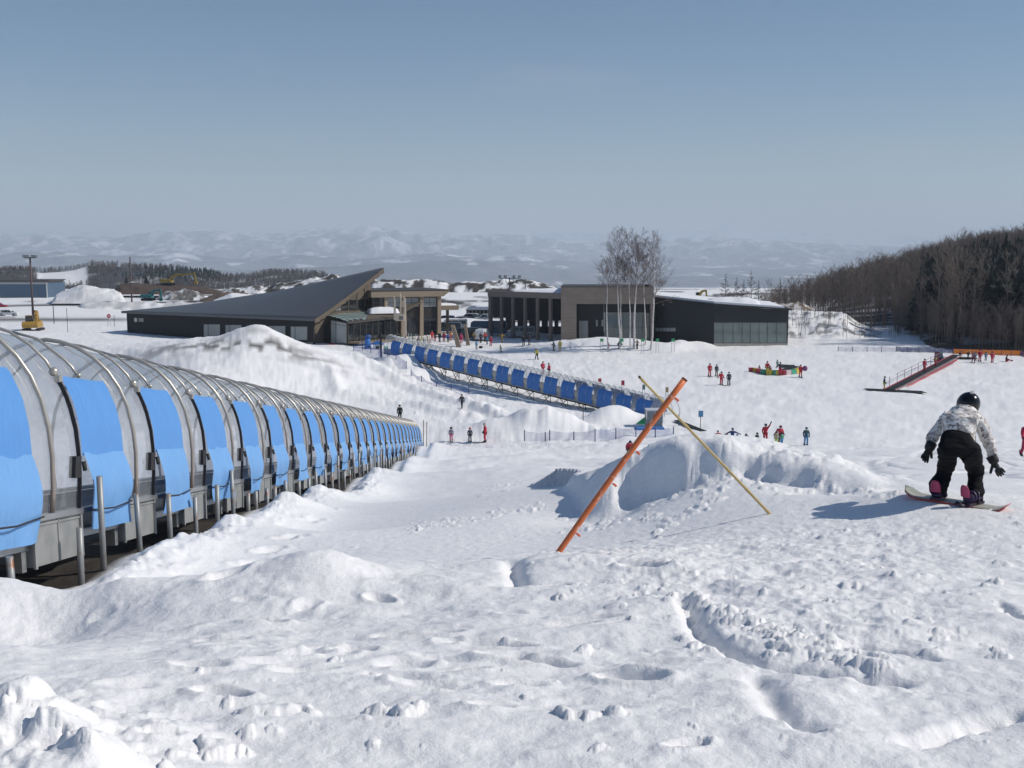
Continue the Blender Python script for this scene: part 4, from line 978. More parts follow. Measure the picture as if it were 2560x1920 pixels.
# walls
wl = MB(); wl.poly_prism([a_(.3, 0, C0.z), a_(LA, 0, C0.z), a_(LA, 0, zE - .1), a_(.3, 0, zE - .1)], dV * .3); wl.build('front_wall', M_BOARD, A)
wl = MB(); ds = np.linspace(.35, 16.2, 16)
wl.poly_prism([a_(.8, .35, C0.z), a_(.8, 16.2, C0.z)] + [a_(.8, d, zE + (ridge_z(.8) - zE) * ((d + .8) / (DA + .8)) ** 1.08 - .45) for d in ds[::-1]], dU * .3); wl.build('gable_wall', M_BROWN, A)
wl = MB(); wl.poly_prism([a_(LA - .3, .3, C0.z), a_(LA - .3, DA - 1, C0.z), a_(LA - .3, DA - 1, zE), a_(LA - .3, .3, zE)], dU * .3)
wl.poly_prism([a_(1.1, 16.1, C0.z), a_(LA - .3, 16.1, C0.z)] + [a_(s, 16.1, ridge_z(s) - .9) for s in np.linspace(LA - .3, 1.1, 20)], dV * .3); wl.build('rear_wall', M_BOARD, A)
P0 = C0 + dU * .3
wpl = MB()
def lw(mb_, *a, **k):
    return mb_
def localise(o, root):
    o.matrix_parent_inverse = Matrix.Translation(-Vector(root.location)); return o
for (x0, x1, y0, y1) in ((509,552,810,842.5),(563,606,811.5,845),(617,660,812.5,847),(671.5,715,814,849),(726,770,815.5,851)):
    localise(window(A, x0, y0, x1, y1, P0, -dU, M_FRAME, M_PANE, (.28,), (), 1.2), A)
pl = MB(); panel(pl, 440, 846, 782, 861, P0, -dU, .06, .1, 0, 856, 866); localise(pl.build('plinth', sm('concrete', (.22, .22, .21), .8), A), A)
G0 = C0 + dU * .8
for (x0, x1, y0, y0b) in ((838,852,764,757),(854.5,870,752.5,749),(872.5,891,749.5,748.5),(893.5,910,749,748.5),(912.5,930,748.5,748)):
    localise(window(A, x0, y0, x1, 777 - (x0 - 838) * .045, G0, dV, M_FRAME, M_PANED if x0 > 850 else M_PANE, (.5,), (.55,), .9, None, .05, y0b), A)
ml = MB()
for x, y in ((873, 726), (892, 714), (911, 701)): panel(ml, x - 1, y, x + 1, 748, G0, dV, .08, .1)
localise(ml.build('batten', M_FRAME, A), A)
# text on the dark wall
def text_mesh(name, body, size, mat, P, xdir, parent, root):
    cu = bpy.data.curves.new(name, 'FONT'); cu.body = body; cu.size = size; cu.extrude = .02
    o = bpy.data.objects.new(name, cu); COL.objects.link(o); bpy.context.view_layer.update()
    me = bpy.data.meshes.new_from_object(o); bpy.data.objects.remove(o); me.materials.clear(); me.materials.append(mat)
    q = link(name, me, parent); z = Vector((0, 0, 1)); n = xdir.cross(z)
    q.matrix_local = Matrix.Translation(P - Vector(root.location)) @ Matrix((xdir, z, n)).transposed().to_4x4(); return q
M_LET = sm('sign_letter', (.55, .52, .50), .6)
pL = wpt(335, 804.5, P0, -dU) - dV * .05
dsk = MB(); cc = wpt(339.5, 799.8, P0, -dU) - Vector(A.location)
ring = []
for k in range(16):
    t_ = 2 * math.pi * k / 16; ring.append(cc + (-dU * math.cos(t_) + Vector((0, 0, 1)) * math.sin(t_)) * .42)
dsk.poly_prism(ring, -dV * .06)
text_mesh('sign_letter', '388', 1.0, M_LET, wpt(346, 804.2, P0, -dU) - dV * .05, -dU, A, A); q = dsk.build('sign_letter', M_LET, A)
# --- annex with glazed front under the gable
N1 = at(869, 858, 174); N2 = at(994, 849, 184.5); dN = flat(N2 - N1).normalized()
AX = thing('terrace_annex', 'glazed terrace annex under the pointed roof, with a chequered lattice canopy', 'building', flat(N1) + Vector((0, 0, -15.3)))
def wl_(mb_, name, mat, root, lab=None): return localise(mb_.build(name, mat, root, lab), root)
m = MB(); panel(m, 869, 807, 994, 864, N1, dN, 0, .2, 0, 795, 858); wl_(m, 'front_glazing', M_PANED, AX)
m = MB()
for x in (869.5, 884, 900, 915, 931, 946, 961, 976, 992): panel(m, x - .7, 808 - (x - 869) * .09, x + .7, 860, N1, dN, .07, .1)
wl_(m, 'mullion', M_FRAME, AX)
m = MB(); panel(m, 866, 803, 997, 810, N1, dN, .35, .5, 0, 789, 795.5); wl_(m, 'fascia', M_FRAME, AX)
g1 = wpt(818, 789, G0, dV); g2 = wpt(930, 778.5, G0, dV)
f1 = wpt(867, 803, N1, dN); f2 = wpt(996, 789, N1, dN); fm = f1.lerp(f2, .37); gm = g1.lerp(g2, .9)
t = NT('chequer_lattice'); ck = t.n('ShaderNodeTexChecker'); ck.inputs['Scale'].default_value = 1.05; ck.inputs[1].default_value = (.36, .46, .45, 1); ck.inputs[2].default_value = (.015, .02, .022, 1)
tc = t.n('ShaderNodeTexCoord'); t.l(tc.outputs['Object'], ck.inputs[0]); M_CHK = t.done(t.pbr(ck.outputs[0], .4))
m = MB(); m.poly_prism([f1, fm, gm, g1], (0, 0, .12)); wl_(m, 'lattice_canopy', M_CHK, AX)
m = MB(); m.poly_prism([fm, f2, f2 + Vector((4, 6, 2.2)), g2, gm], (0, 0, .12)); wl_(m, 'shingle_roof', M_BROWN, AX)
W1 = at(826, 858, 176.5); dW = flat(N1 - W1).normalized()
window(AX, 827, 800, 868, 858.5, W1, dW, M_FRAME, M_PANE, (.32,), (.16,), 1.0, None, .02, 807, 859.5).matrix_parent_inverse = Matrix.Translation(-Vector(AX.location))
m = MB(); panel(m, 786, 812, 827, 861, W1 - dW * .2 + Vector((0, .6, 0)), dW, 0, .2); wl_(m, 'recess_wall', M_BOARD, AX)
dk = MB(); q0 = wpt(869, 859, N1, dN); q1 = wpt(996, 849, N1, dN); nn = Vector((dN.y, -dN.x, 0)); dk.poly_prism([q0, q1, q1 + nn * 2.6, q0 + nn * 2.6], (0, 0, .3)); wl_(dk, 'deck', M_TIMBER, AX)
rl_ = MB()
for k in range(15):
    p = q0.lerp(q1, k / 14) + nn * 2.5; rl_.beam(p, p + Vector((0, 0, 1.2)), .06, .06)
rl_.beam(q0 + nn * 2.5 + Vector((0, 0, 1.2)), q1 + nn * 2.5 + Vector((0, 0, 1.2)), .08, .08); wl_(rl_, 'railing', M_FRAME, AX)
sn = heap_o = None
def snow_cap(parent, root, c, sx, sy, sz, rot=0, name='roof_snow'):
    m_ = MB(); cR, sR = math.cos(rot), math.sin(rot)
    def fn(u, v):
        a = (u * 2 - 1); b = (v * 2 - 1); e = max(0, 1 - abs(a) ** 4) * max(0, 1 - abs(b) ** 4)
        z = sz * (e ** .35 if e > 0 else 0) * (1 + .25 * (vnoise(np.array([a * 3 + c.x]), np.array([b * 3]), 4)[0] - .5)); return (c.x + (a * sx) * cR - (b * sy) * sR, c.y + (a * sx) * sR + (b * sy) * cR, c.z + z)
    m_.grid(fn, 22, 10); return localise(m_.build(name, M_SNOWC, parent), root)
snow_cap(AX, AX, at(957, 781, 186) + Vector((0, 0, -.1)), 2.7, 2.0, 1.0, .3)
# --- B : beige two storey house
B1 = at(928, 848, 187); B2 = at(1102, 845, 192.5); dB = flat(B2 - B1).normalized(); nB = Vector((dB.y, -dB.x, 0))
B = thing('timber_house', 'beige two storey timber house with tall windows and overhanging flat roof', 'building', flat(B1) + Vector((0, 0, -15.3)))
m = MB(); p0 = wpt(928, 740, B1, dB); p1 = wpt(1100, 740, B1, dB); zt = p0.z
m.poly_prism([Vector((p0.x, p0.y, -15.3)), Vector((p1.x, p1.y, -15.3)), Vector((p1.x, p1.y, zt)), Vector((p0.x, p0.y, zt))], -nB * 13); wl_(m, 'wall', M_BOARD, B)
r0 = wpt(924, 729, B1, dB) + nB * .9; r1 = wpt(1122, 729, B1, dB) + nB * .9; r0.z = r1.z = at(1020, 728.5, 189).z
m = MB(); m.hexa([r0 - Vector((0,0,1.0)), r1 - dB * 1.4 - Vector((0,0,1.0)), r1 - dB * 1.4 - nB * 15 - Vector((0,0,1.0)), r0 - nB * 15 - Vector((0,0,1.0)), r0, r1, r1 - nB * 15, r0 - nB * 15])
wl_(m, 'roof', M_BEIGE2, B)
m = MB(); m.hexa([r0 + Vector((0,0,.02)), r1 + Vector((0,0,.02)), r1 - nB * 15 + Vector((0,0,.02)), r0 - nB * 15 + Vector((0,0,.02)), r0 + Vector((0,0,.22)), r1 + dB * .1 + Vector((0,0,.22)), r1 - nB * 15 + Vector((0,0,.22)), r0 - nB * 15 + Vector((0,0,.22))]); wl_(m, 'roof_edge', M_FRAME, B)
for (x0, x1) in ((959.5,967),(1001,1011),(1048,1056.5),(1092,1100.5)):
    m = MB(); panel(m, x0, 741, x1, 850, B1, dB, .55, .6); wl_(m, 'column', M_BEIGE, B)
for (x0, x1) in ((932,958.5),(967.5,1000.5),(1011.5,1047.5),(1057,1091.5)):
    localise(window(B, x0, 743, x1, 768, B1, dB, M_FRAME, M_PANE if x0 != 932 else M_PANED, (.48,), (.55,), 1.1, None, .06), B)
    localise(window(B, x0, 794, x1, 847, B1, dB, M_FRAME, M_PANED, (.5,), (.35,), 1.1, None, .06), B)
m = MB(); panel(m, 936, 769, 1090, 793.5, B1, dB, .06, .1); wl_(m, 'spandrel', sm('spandrel', (.035, .032, .03), .6), B)
# porch of B
q0 = wpt(1101, 764, B1, dB) - nB * 1; q1 = wpt(1152, 764, B1, dB) - nB * 1
m = MB(); z0_ = at(1125, 764.5, 193).z; a0_ = Vector((q0.x, q0.y, z0_ - .85)); b0_ = Vector((q1.x, q1.y, z0_ - .85)); m.hexa([a0_, b0_, b0_ - nB * 6, a0_ - nB * 6, a0_ + Vector((0,0,.85)), b0_ + Vector((0,0,.85)), b0_ - nB * 6 + Vector((0,0,.85)), a0_ - nB * 6 + Vector((0,0,.85))]); wl_(m, 'porch_roof', M_BEIGE2, B)
m = MB(); c_ = wpt(1125, 845, B1, dB) - nB * 1.2; m.box((c_.x - .27, c_.y - .27, -15.2), (c_.x + .27, c_.y + .27, z0_ - .86)); wl_(m, 'porch_post', M_BROWN, B)
snow_cap(B, B, (a0_ + b0_) / 2 - nB * 3 + Vector((0, 0, .84)), 1.9, 2.8, .35, math.atan2(dB.y, dB.x))
M_GATE = board_mat('sunlit_gate_timber', (.62, .52, .40), (.74, .64, .51))  # lighter copy of the beige timber, sunlight put into its colour
# --- gate sign
S0 = gat(1005, 181.5); GS = thing('gate_sign', 'beige wooden gate sign with three pointed posts before the timber house', 'sign', S0)
def spx(px, py): return at(px, py, 181.5) - S0
dX = Vector((1, 0, 0))
for (x0, x1, yt, yb) in ((984.5,989.5,741,800),(1000.3,1003.6,733,786),(1010,1015.5,741,845)):
    a, b = spx(x0, yb), spx(x1, yb); zt_ = spx(x0, yt).z; m = MB()
    if x0 == 1010: b = spx(1016.5, yb)
    zb_ = -.3 if yb > 840 else a.z
    m.poly_prism([(a.x, -.2, zb_), (b.x, -.2, zb_), (b.x - (.08 if x0 > 1005 else 0), -.2, zt_ - .5), (a.x + .04, -.2, zt_)], (0, .4, 0)); m.build('post', M_GATE, GS)
a, b = spx(989, 802), spx(1011, 785); m = MB(); m.box((a.x, -.35, a.z), (b.x, -.05, b.z)); sb = m.build('sign_board', M_GATE, GS)
a, b = spx(998, 799), spx(1008, 790); m = MB(); m.box((a.x, -.38, a.z), (b.x, -.351, b.z)); m.build('sign_plate', sm('sign_grey', (.13, .12, .12), .6), sb)
m = MB()
for k in range(5):
    z = a.z + (b.z - a.z) * (k + .6) / 5.6; m.box((a.x + .08, -.4, z - .02), (b.x - .08, -.381, z + .03))
m.box((a.x + .1, -.4, a.z + .08), (a.x + .17, -.381, b.z - .08)); m.box((a.x + .42, -.4, a.z + .08), (a.x + .48, -.381, b.z - .08))
m.build('lettering', sm('sign_text', (.32, .30, .27), .6), sb)
# --- C : open arcade hall
C1 = at(1221, 848, 189); C2 = at(1402, 850, 178.5); dC = flat(C2 - C1).normalized(); nC = Vector((dC.y, -dC.x, 0))
Cc = thing('arcade_hall', 'brown open sided hall with slim columns and a black interior', 'building', flat(C1) + Vector((0, 0, -15.3)))
zr = at(1221, 727.5, 189).z; e0 = wpt(1219, 740, C1, dC); e1 = wpt(1402, 740, C1, dC); zbm = at(1221, 741.5, 189).z
def z_(p, z): return Vector((p.x, p.y, z))
m = MB(); m.hexa([z_(e0,zbm), z_(e1,zbm), z_(e1,zbm) - nC * .8, z_(e0,zbm) - nC * .8, z_(e0,zr), z_(e1,zr), z_(e1,zr) - nC * .8, z_(e0,zr) - nC * .8]); wl_(m, 'fascia', board_mat('taupe_fascia', (.15,.13,.115), (.21,.18,.16), (1,0,0)), Cc)
m = MB(); g0_, g1_ = e0 - nC * .81, e1 - nC * .81; m.hexa([z_(g0_,zr-.5), z_(g1_,zr-.5), z_(g1_,zr-.5) - nC * 13, z_(g0_,zr-.5) - nC * 13, z_(g0_,zr-.1), z_(g1_,zr-.1), z_(g1_,zr-.1) - nC * 13, z_(g0_,zr-.1) - nC * 13]); wl_(m, 'roof', M_BLK, Cc)
M_TAUPE = board_mat('taupe_column', (.12, .105, .095), (.18, .155, .14))
for (x0, x1) in ((1221,1227.5),(1249.5,1254.5),(1278.5,1283),(1308.5,1313.5),(1339.5,1345),(1371.5,1377.5)):
    m = MB(); panel(m, x0, 740, x1, 852, C1, dC, .02, .5); wl_(m, 'column', M_TAUPE, Cc)
K0 = C1 - nC * 11
m = MB(); panel(m, 1222, 735, 1264, 793, K0, dC, 0, .3); panel(m, 1264, 735, 1412, 801, K0, dC, 0, .3); panel(m, 1264, 816, 1412, 860, K0, dC, 0, .3)
xs = [1264,1286,1293.5,1316,1323,1347,1354,1368,1373,1379,1386,1394,1412]
for k in range(0, len(xs) - 1, 2): panel(m, xs[k], 801, xs[k+1], 816, K0, dC, 0, .3)
wl_(m, 'rear_wall', M_BLK, Cc)
s0 = e0 - nC * 6.9; snow_cap(Cc, Cc, z_((e0 + e1) / 2, zr - .1) - nC * 6.5 + dC * 2.2, (e1 - e0).length / 2 - 2.4, 5.6, .55, math.atan2(dC.y, dC.x))
# --- D : brick block
Dd1 = at(1402, 850, 178.4); Dd2 = at(1634, 850, 177.2); dD = flat(Dd2 - Dd1).normalized(); nD = Vector((dD.y, -dD.x, 0))
Db = thing('brick_block', 'flat roofed brown brick block with a wide dark opening behind the birches', 'building', flat(Dd1) + Vector((0, 0, -15.3)))
def slab(px0, py0, px1, py1, P0_, d_, depth, out=0.):
    n_ = Vector((d_.y, -d_.x, 0)); q = [wpt(px0, py1, P0_, d_), wpt(px1, py1, P0_, d_), wpt(px1, py0, P0_, d_), wpt(px0, py0, P0_, d_)]
    return MB().poly_prism([p + n_ * out for p in q], -n_ * depth)
b_ = slab(1402.5, 718, 1441, 866, Dd1, dD, 14); wl_(b_, 'wall', M_BRICK, Db)
wl_(slab(1441.1, 718, 1633, 760, Dd1, dD, 14), 'lintel_wall', M_BRICK, Db); wl_(slab(1626.5, 760.1, 1633, 866, Dd1, dD, 14), 'pier', M_BRICK, Db)
wl_(slab(1401.5, 716, 1634, 717.9, Dd1, dD, 14.2, .1), 'coping', M_FRAME, Db); wl_(slab(1611, 711.5, 1625, 715.9, Dd1, dD, 1.6, -1), 'chimney', M_BOARD, Db)
E0 = Dd1 - nD * 3.0
wl_(slab(1439, 757, 1510, 866, E0, dD, .3), 'recess_wall', M_BLK, Db); wl_(slab(1510.2, 757, 1630, 782, E0, dD, .3), 'recess_wall', M_BLK, Db)
localise(window(Db, 1510.5, 782.2, 1629, 862, E0, dD, M_FRAME, M_PANEG, (.2, .4, .6, .8), (.45,), .8, None, .0), Db)
localise(window(Db, 1447, 801, 1471, 850, E0, dD, M_FRAME, M_PANE, (.33,), (), .8, None, .1), Db)
for x in (1489, 1503): localise(window(Db, x, 799, x + 6, 816, E0, dD, M_FRAME, M_PANE, (), (), .5, None, .1), Db)
# --- E : black glass hall
E1 = at(1633.5, 864, 179.5); E2 = at(1784, 866, 172); E3 = at(1969, 866, 173.5)
dE = flat(E2 - E1).normalized(); dE2 = flat(E3 - E2).normalized(); nE = Vector((dE.y, -dE.x, 0)); nE2 = Vector((dE2.y, -dE2.x, 0))
Eb = thing('glass_hall', 'long black hall with a greenish glazed front and snow on its roof', 'building', flat(E2) + Vector((0, 0, -15.3)))
zA, zB, zC_ = at(1634, 746, 179.5).z, at(1784, 762, 172).z, at(1970, 775.5, 173.5).z
back = Vector((.12, 1, 0)).normalized() * 22
r_ = [z_(E1, zA), z_(E2, zB), z_(E3, zC_)]
mb = MB(); mb.poly_prism([z_(E1,-15.3), z_(E2,-15.3), z_(E2,zB-.02), z_(E1,zA-.02)], Vector((0, .3, 0))); wl_(mb, 'dark_wall', M_BLK, Eb)
mb = MB(); y806 = wpt(1784, 806, E2, dE2).z; y806b = wpt(1968, 806, E2, dE2).z
mb.poly_prism([z_(E2,y806), z_(E3,y806b), z_(E3,zC_-.02), z_(E2,zB-.02)], Vector((0, .3, 0))); wl_(mb, 'upper_wall', M_BLK, Eb)
mb = MB(); mb.poly_prism([z_(E3,-15.3), z_(E3,-15.3) + back, z_(E3,zC_-.02) + back, z_(E3,zC_-.02)], Vector((-.3, 0, 0))); wl_(mb, 'side_wall', M_BLK, Eb)
mb = MB(); mb.poly_prism([r_[0] + nE * .3, r_[1] + nE * .3 + nE2 * .0, r_[2] + Vector((.5, -.3, 0)), r_[2] + back + Vector((.5, 0, 0)), r_[1] + back, r_[0] + back], (0, 0, .22)); wl_(mb, 'roof', M_BLK, Eb)
mb = MB(); bkk = back * .96; mb.poly_prism([r_[0] + Vector((.3,.5,.225)), r_[1] + Vector((0,.5,.225)), r_[2] + Vector((-.6,.6,.225)), r_[2] + bkk + Vector((-.6,0,.225)), r_[1] + bkk + Vector((0,0,.225)), r_[0] + bkk + Vector((.3,0,.225))], (0, 0, .35)); wl_(mb, 'roof_snow', M_SNOWC, Eb)
snow_cap(Eb, Eb, at(1828, 762, 178) + Vector((0, 0, .1)), 4.4, 3.0, 1.15, .0)
snow_cap(Eb, Eb, at(1905, 769, 178) + Vector((0, 0, .1)), 3.2, 2.5, .55, .0)
localise(window(Eb, 1784.5, 806, 1967.5, 858, E2, dE2, M_FRAME, M_PANEG, (.13, .265, .39, .50, .62, .735, .86), (), .7, None, .0), Eb)
mb = MB(); panel(mb, 1784.5, 858.3, 1968, 872, E2, dE2, .05, .3); wl_(mb, 'plinth', sm('plinth_concrete', (.34, .32, .29), .85), Eb)
localise(window(Eb, 1638, 819, 1690, 829, E1, dE, M_BLK, M_PANE, (.2, .36, .55, .7), (), .5, None, .02), Eb)
# --- blue shed far left, car port behind
q0 = at(-60, 753, 330); q1 = at(117, 753, 330); Sh = thing('blue_shed', 'long blue corrugated metal shed at the left edge', 'shed', (q1.x, q1.y, -15))
zt = at(60, 706, 330).z; t = NT('blue_sheet'); wv = t.n('ShaderNodeTexWave'); wv.bands_direction = 'Z'; wv.inputs['Scale'].default_value = .8; tc = t.n('ShaderNodeTexCoord'); t.l(tc.outputs['Object'], wv.inputs[0])
M_SHED = t.done(t.pbr(t.mix(wv.outputs[1], (.065, .11, .175), (.085, .14, .21)), .5, .1))
m = MB().poly_prism([z_(q0,-15), z_(q1,-15), z_(q1,zt), z_(q0,zt)], (0, 14, 0)); wl_(m, 'wall', M_SHED, Sh)
m = MB().poly_prism([z_(q0,zt+.02), z_(q1,zt+.02) + Vector((.3,0,0)), z_(q1,zt+.75) + Vector((.3,2.5,0)), z_(q0,zt+.75) + Vector((0,2.5,0))], (0, 12, 0)); wl_(m, 'roof', M_FRAME, Sh)
m = MB().poly_prism([z_(q0,zt-.55) - Vector((0,.1,0)), z_(q1,zt-.55) - Vector((0,.1,0)), z_(q1,zt) - Vector((0,.1,0)), z_(q0,zt) - Vector((0,.1,0))], (0, .09, 0)); wl_(m, 'eaves_band', sm('eaves_band', (.42, .43, .42), .7), Sh)
m = MB().poly_prism([z_(q1,-15) + Vector((.02,-.12,0)), z_(q1,-15) + Vector((.3,-.12,0)), z_(q1,zt) + Vector((.3,-.12,0)), z_(q1,zt) + Vector((.02,-.12,0))], (0, .3, 0)); wl_(m, 'corner_trim', sm('corner_trim', (.5, .5, .5), .6), Sh)
q0 = at(1166, 795, 243); q1 = at(1232, 795, 243); CPt = thing('car_shelter', 'dark car shelter with a snowy blue grey roof behind the parked cars', 'shelter', (q0.x, q0.y, -15))
zt = at(1190, 775, 243).z
m = MB().poly_prism([z_(q0,-14.8), z_(q1,-14.8), z_(q1,zt), z_(q0,zt)], (0, 7, 0)); wl_(m, 'wall', M_BOARD, CPt)
m = MB().poly_prism([z_(q0,zt+.02) - Vector((.2,.6,0)), z_(q1,zt+.02) - Vector((-.2,.6,0)), z_(q1,zt+.7) + Vector((0,3.5,0)), z_(q0,zt+.7) + Vector((.9,3.5,0))], (0, .3, .15)); wl_(m, 'roof', sm('grey_roof', (.17, .20, .25), .6), CPt)
snow_cap(CPt, CPt, at(1212, 770.5, 246.5), 2.4, 1.3, .7)
m = MB()
for k in range(7):
    p = q0.lerp(q1, (k + .4) / 7); m.box((p.x, p.y - .12, -14.8), (p.x + .35, p.y - .02, zt - .2))
wl_(m, 'post', sm('shelter_post', (.22, .19, .16), .7), CPt)
# ------------------------------------------------------------------ poles, fences, signs, machines
# marker poles in the foreground
t = NT('orange_paint'); n_ = t.noise(9, 5); M_ORANGE = t.done(t.pbr(t.mix(t.ramp(n_, .60, .68), (.66, .17, .055), (.80, .42, .30)), .45, 0, .4))
a = gpix(1388, 1388) + Vector((0, 0, -.02)); b = at(1712, 948, a.y + .25); dd = (b - a).normalized()
o = thing('marker_pole', 'thick orange plastic pole leaning right, crossed by a bamboo pole', 'pole', a)
m = MB(); k = 10; m.tube([dd * (-.25)] + [dd * ((b - a).length * i / k) + Vector((0, 0, .02 * math.sin(3.14 * i / k))) for i in range(k + 1)], .031, 14); m.build('shaft', M_ORANGE, o)
m = MB(); m.tube([dd * ((b - a).length - .012), dd * ((b - a).length + .006)], .0325, 14); m.build('end_cap', sm('pole_cap', (.16, .07, .04), .7), o)
for f_ in (.14, .60, .90, .42):
    p = dd * ((b - a).length * f_); sd = Vector((.8, -.2, -.35)).normalized(); MB().tube([p + sd * .03, p + sd * .055, p + sd * .075 + Vector((0, 0, -.012))], [.009, .012, .014], 7).build('hook', sm('orange_hook', (.70, .13, .06), .5), o)
a = gpix(1924, 1284); b = at(1600, 944, a.y - .55); dd = b - a
o = thing('marker_pole', 'thin yellow bamboo pole leaning left behind the orange one', 'pole', a)
m = MB(); pts = []; rs2 = []
for i in range(41):
    f_ = i / 40; pts.append(dd * (-.06 + 1.06 * f_)); rs2.append(.019 - .004 * f_ + (.004 if i % 6 == 3 else 0))
m.tube(pts, rs2, 10); m.build('shaft', board_mat('bamboo', (.46, .34, .14), (.58, .45, .22)), o)
m = MB(); m.tube([dd * 1.0, dd * 1.008], .016, 8); m.build('cut_end', sm('bamboo_end', (.10, .05, .03), .8), o)
# nets
def net_mat(name, col, fac):
    t = NT(name); tr = t.n('ShaderNodeBsdfTransparent'); d = t.pbr(t.mix(t.noise(1.2, 4), tuple(x * .8 for x in col), col), .7); mx = t.n('ShaderNodeMixShader'); 
    t.l(t.ramp(t.noise(1.5, 3), .3, .7, fac - .12, fac + .12), mx.inputs[0]); t.l(tr.outputs[0], mx.inputs[1]); t.l(d.outputs[0], mx.inputs[2]); return t.done(mx)
M_NET = net_mat('blue_net', (.06, .13, .42), .42); M_NETP = net_mat('pale_blue_net', (.10, .18, .45), .30); M_NETD = net_mat('dense_blue_net', (.04, .07, .22), .75); M_NETO = net_mat('orange_net', (.95, .26, .03), .97); M_NETV = net_mat('violet_net', (.32, .10, .20), .9)
M_POSTB = sm('fence_post', (.035, .05, .13), .6)
def net_fence(label, posts, net, sag=.10, group=None, step=None, r=.045):
    g0 = posts[0][0]; f = thing('net_fence', label, 'fence', g0, 0, group)
    for i, (p, h) in enumerate(posts):
        MB().tube([p - g0 + Vector((0, 0, -.25)), p - g0 + Vector((0, 0, h))], r, 6).build('post', M_POSTB, f)
    m = MB()
    for (p, h), (q, h2) in zip(posts[:-1], posts[1:]):
        def fn(u, v):
            b_ = p.lerp(q, u); b_.z = (HZ(b_.x, b_.y) if b_.y < 165 else b_.z) + .04; tp = p.lerp(q, u); tp.z = p.z + h + (q.z + h2 - p.z - h) * u - sag * math.sin(3.1416 * u) * 1.0 - .05
            w_ = b_.lerp(tp, v) - g0; return w_ + Vector((0, .04 * math.sin(u * 6.28) * v, 0))
        m.grid(fn, 6, 4)
    m.build('net', net, f); return f
def post_px(px, pyb, pyt):
    p = gpix(px, pyb)
    if p.y < 60: p = gat(px, 95.5)
    return (p, at(px, pyt, p.y).z - p.z)
net_fence('pale blue net fence on dark posts across the lower slope', [post_px(*p) for p in ((1311,1105,1075),(1363,1104,1080),(1374,1104,1075),(1434.5,1103,1079),(1487.5,1102,1072),(1539.5,1098,1069),(1589.6,1096,1067),(1638,1094,1068),(1687,1091,1066))], M_NETP)
net_fence('blue net fence round the top of the dark blue tunnel', [post_px(*p) for p in ((884,878,864),(906,878,853),(927,884,863),(948,896,871),(969,897,868),(990,901,883),(1016,922,903))], M_NET)
net_fence('sagging blue net fence below the snow lump beside the dark blue tunnel', [post_px(*p) for p in ((1028,946,923),(1054,956,939),(1091,969,954),(1128,975,958),(1172,985,962))], M_NET, .35)
def fence_at(pxs, y0, y1, Y, n):
    out = []
    for k in range(n):
        px = pxs[0] + (pxs[1] - pxs[0]) * k / (n - 1); yb = y0[0] + (y0[1] - y0[0]) * k / (n - 1); yt = y1[0] + (y1[1] - y1[0]) * k / (n - 1)
        p = gpix(px, yb); out.append((p, max(.6, at(px, yt, p.y).z - p.z)))
    return out
net_fence('faint blue net fence at the foot of the snow bank', fence_at((2095,2240), (879,880), (866,867), 170, 5), M_NETP, .05)
net_fence('dark blue net fence along the edge of the wood', fence_at((2240,2382), (880,884), (866,871), 170, 6), M_NETD, .05)
net_fence('bright orange net fence in front of the wood', fence_at((2383,2551), (885,890), (871.5,875.5), 165, 8), M_NETO, .03)
net_fence('purple net fence next to the orange one at the right edge', fence_at((2552,2640), (890,894), (877,880), 160, 4), M_NETV, .03)
# masts
def mast(label, px, Y, top, r, heads, zb=None, name='floodlight_mast', cat='lamp mast'):
    b = gat(px, Y); H = at(px, top, Y).z - b.z; t_ = thing(name, label, cat, b)
    MB().tube([(0, 0, -.3), (0, 0, H)], [r, r * .7], 8).build('pole', sm('mast_brown', (.085, .06, .058), .6), t_)
    if heads: 
        MB().beam((-heads, 0, H - .15), (heads, 0, H - .15), .12, .12).build('crossbar', M_DARK, t_)
        for x in (-heads, -heads * .45, heads * .45, heads):
            l = MB().box((x - .32, -.25, H - .1), (x + .32, .15, H + .5)).build('floodlight', sm('lamp_housing', (.12, .13, .13), .5), t_)
            MB().box((x - .27, -.28, H - .05), (x + .27, -.251, H + .45)).build('lens', M_PANE, l)
    return t_, H
ms, H = mast('tall brown floodlight mast on the left behind the near tunnel', 89, 240, 643, .28, 1.3)
MB().box((.2, -.2, 1.4), (.75, .2, 2.0)).build('switch_box', sm('switch_red', (.25, .03, .04), .6), ms)
ms, H = mast('slim brown mast with a round mirror behind the black lodge', 336, 262, 642, .22, 0, name='mirror_mast')
MB().beam((-.1, 0, H - .1), (2.8, 0, H + .1), .08, .08).build('crossbar', M_STEEL, ms); MB().lathe([(.0, 0), (.55, .02), (.6, .08), (.5, .14), (0, .2)], (.35, -.3, H * .5), 16).build('mirror', sm('mirror_white', (.62, .63, .63), .3), ms)
ms, H = mast('short floodlight mast on the roof line of the arcade hall', 1274, 228, 694, .16, 2.1); 
for x in (-.8, .8): MB().tube([(0, 0, H - 1.6), (x, 0, H - .9), (x, 0, H)], .06, 6).build('bracket', M_DARK, ms)
mast('plain dark pole behind the arcade hall roof', 1313, 228, 697, .15, 0, name='pole', cat='pole')
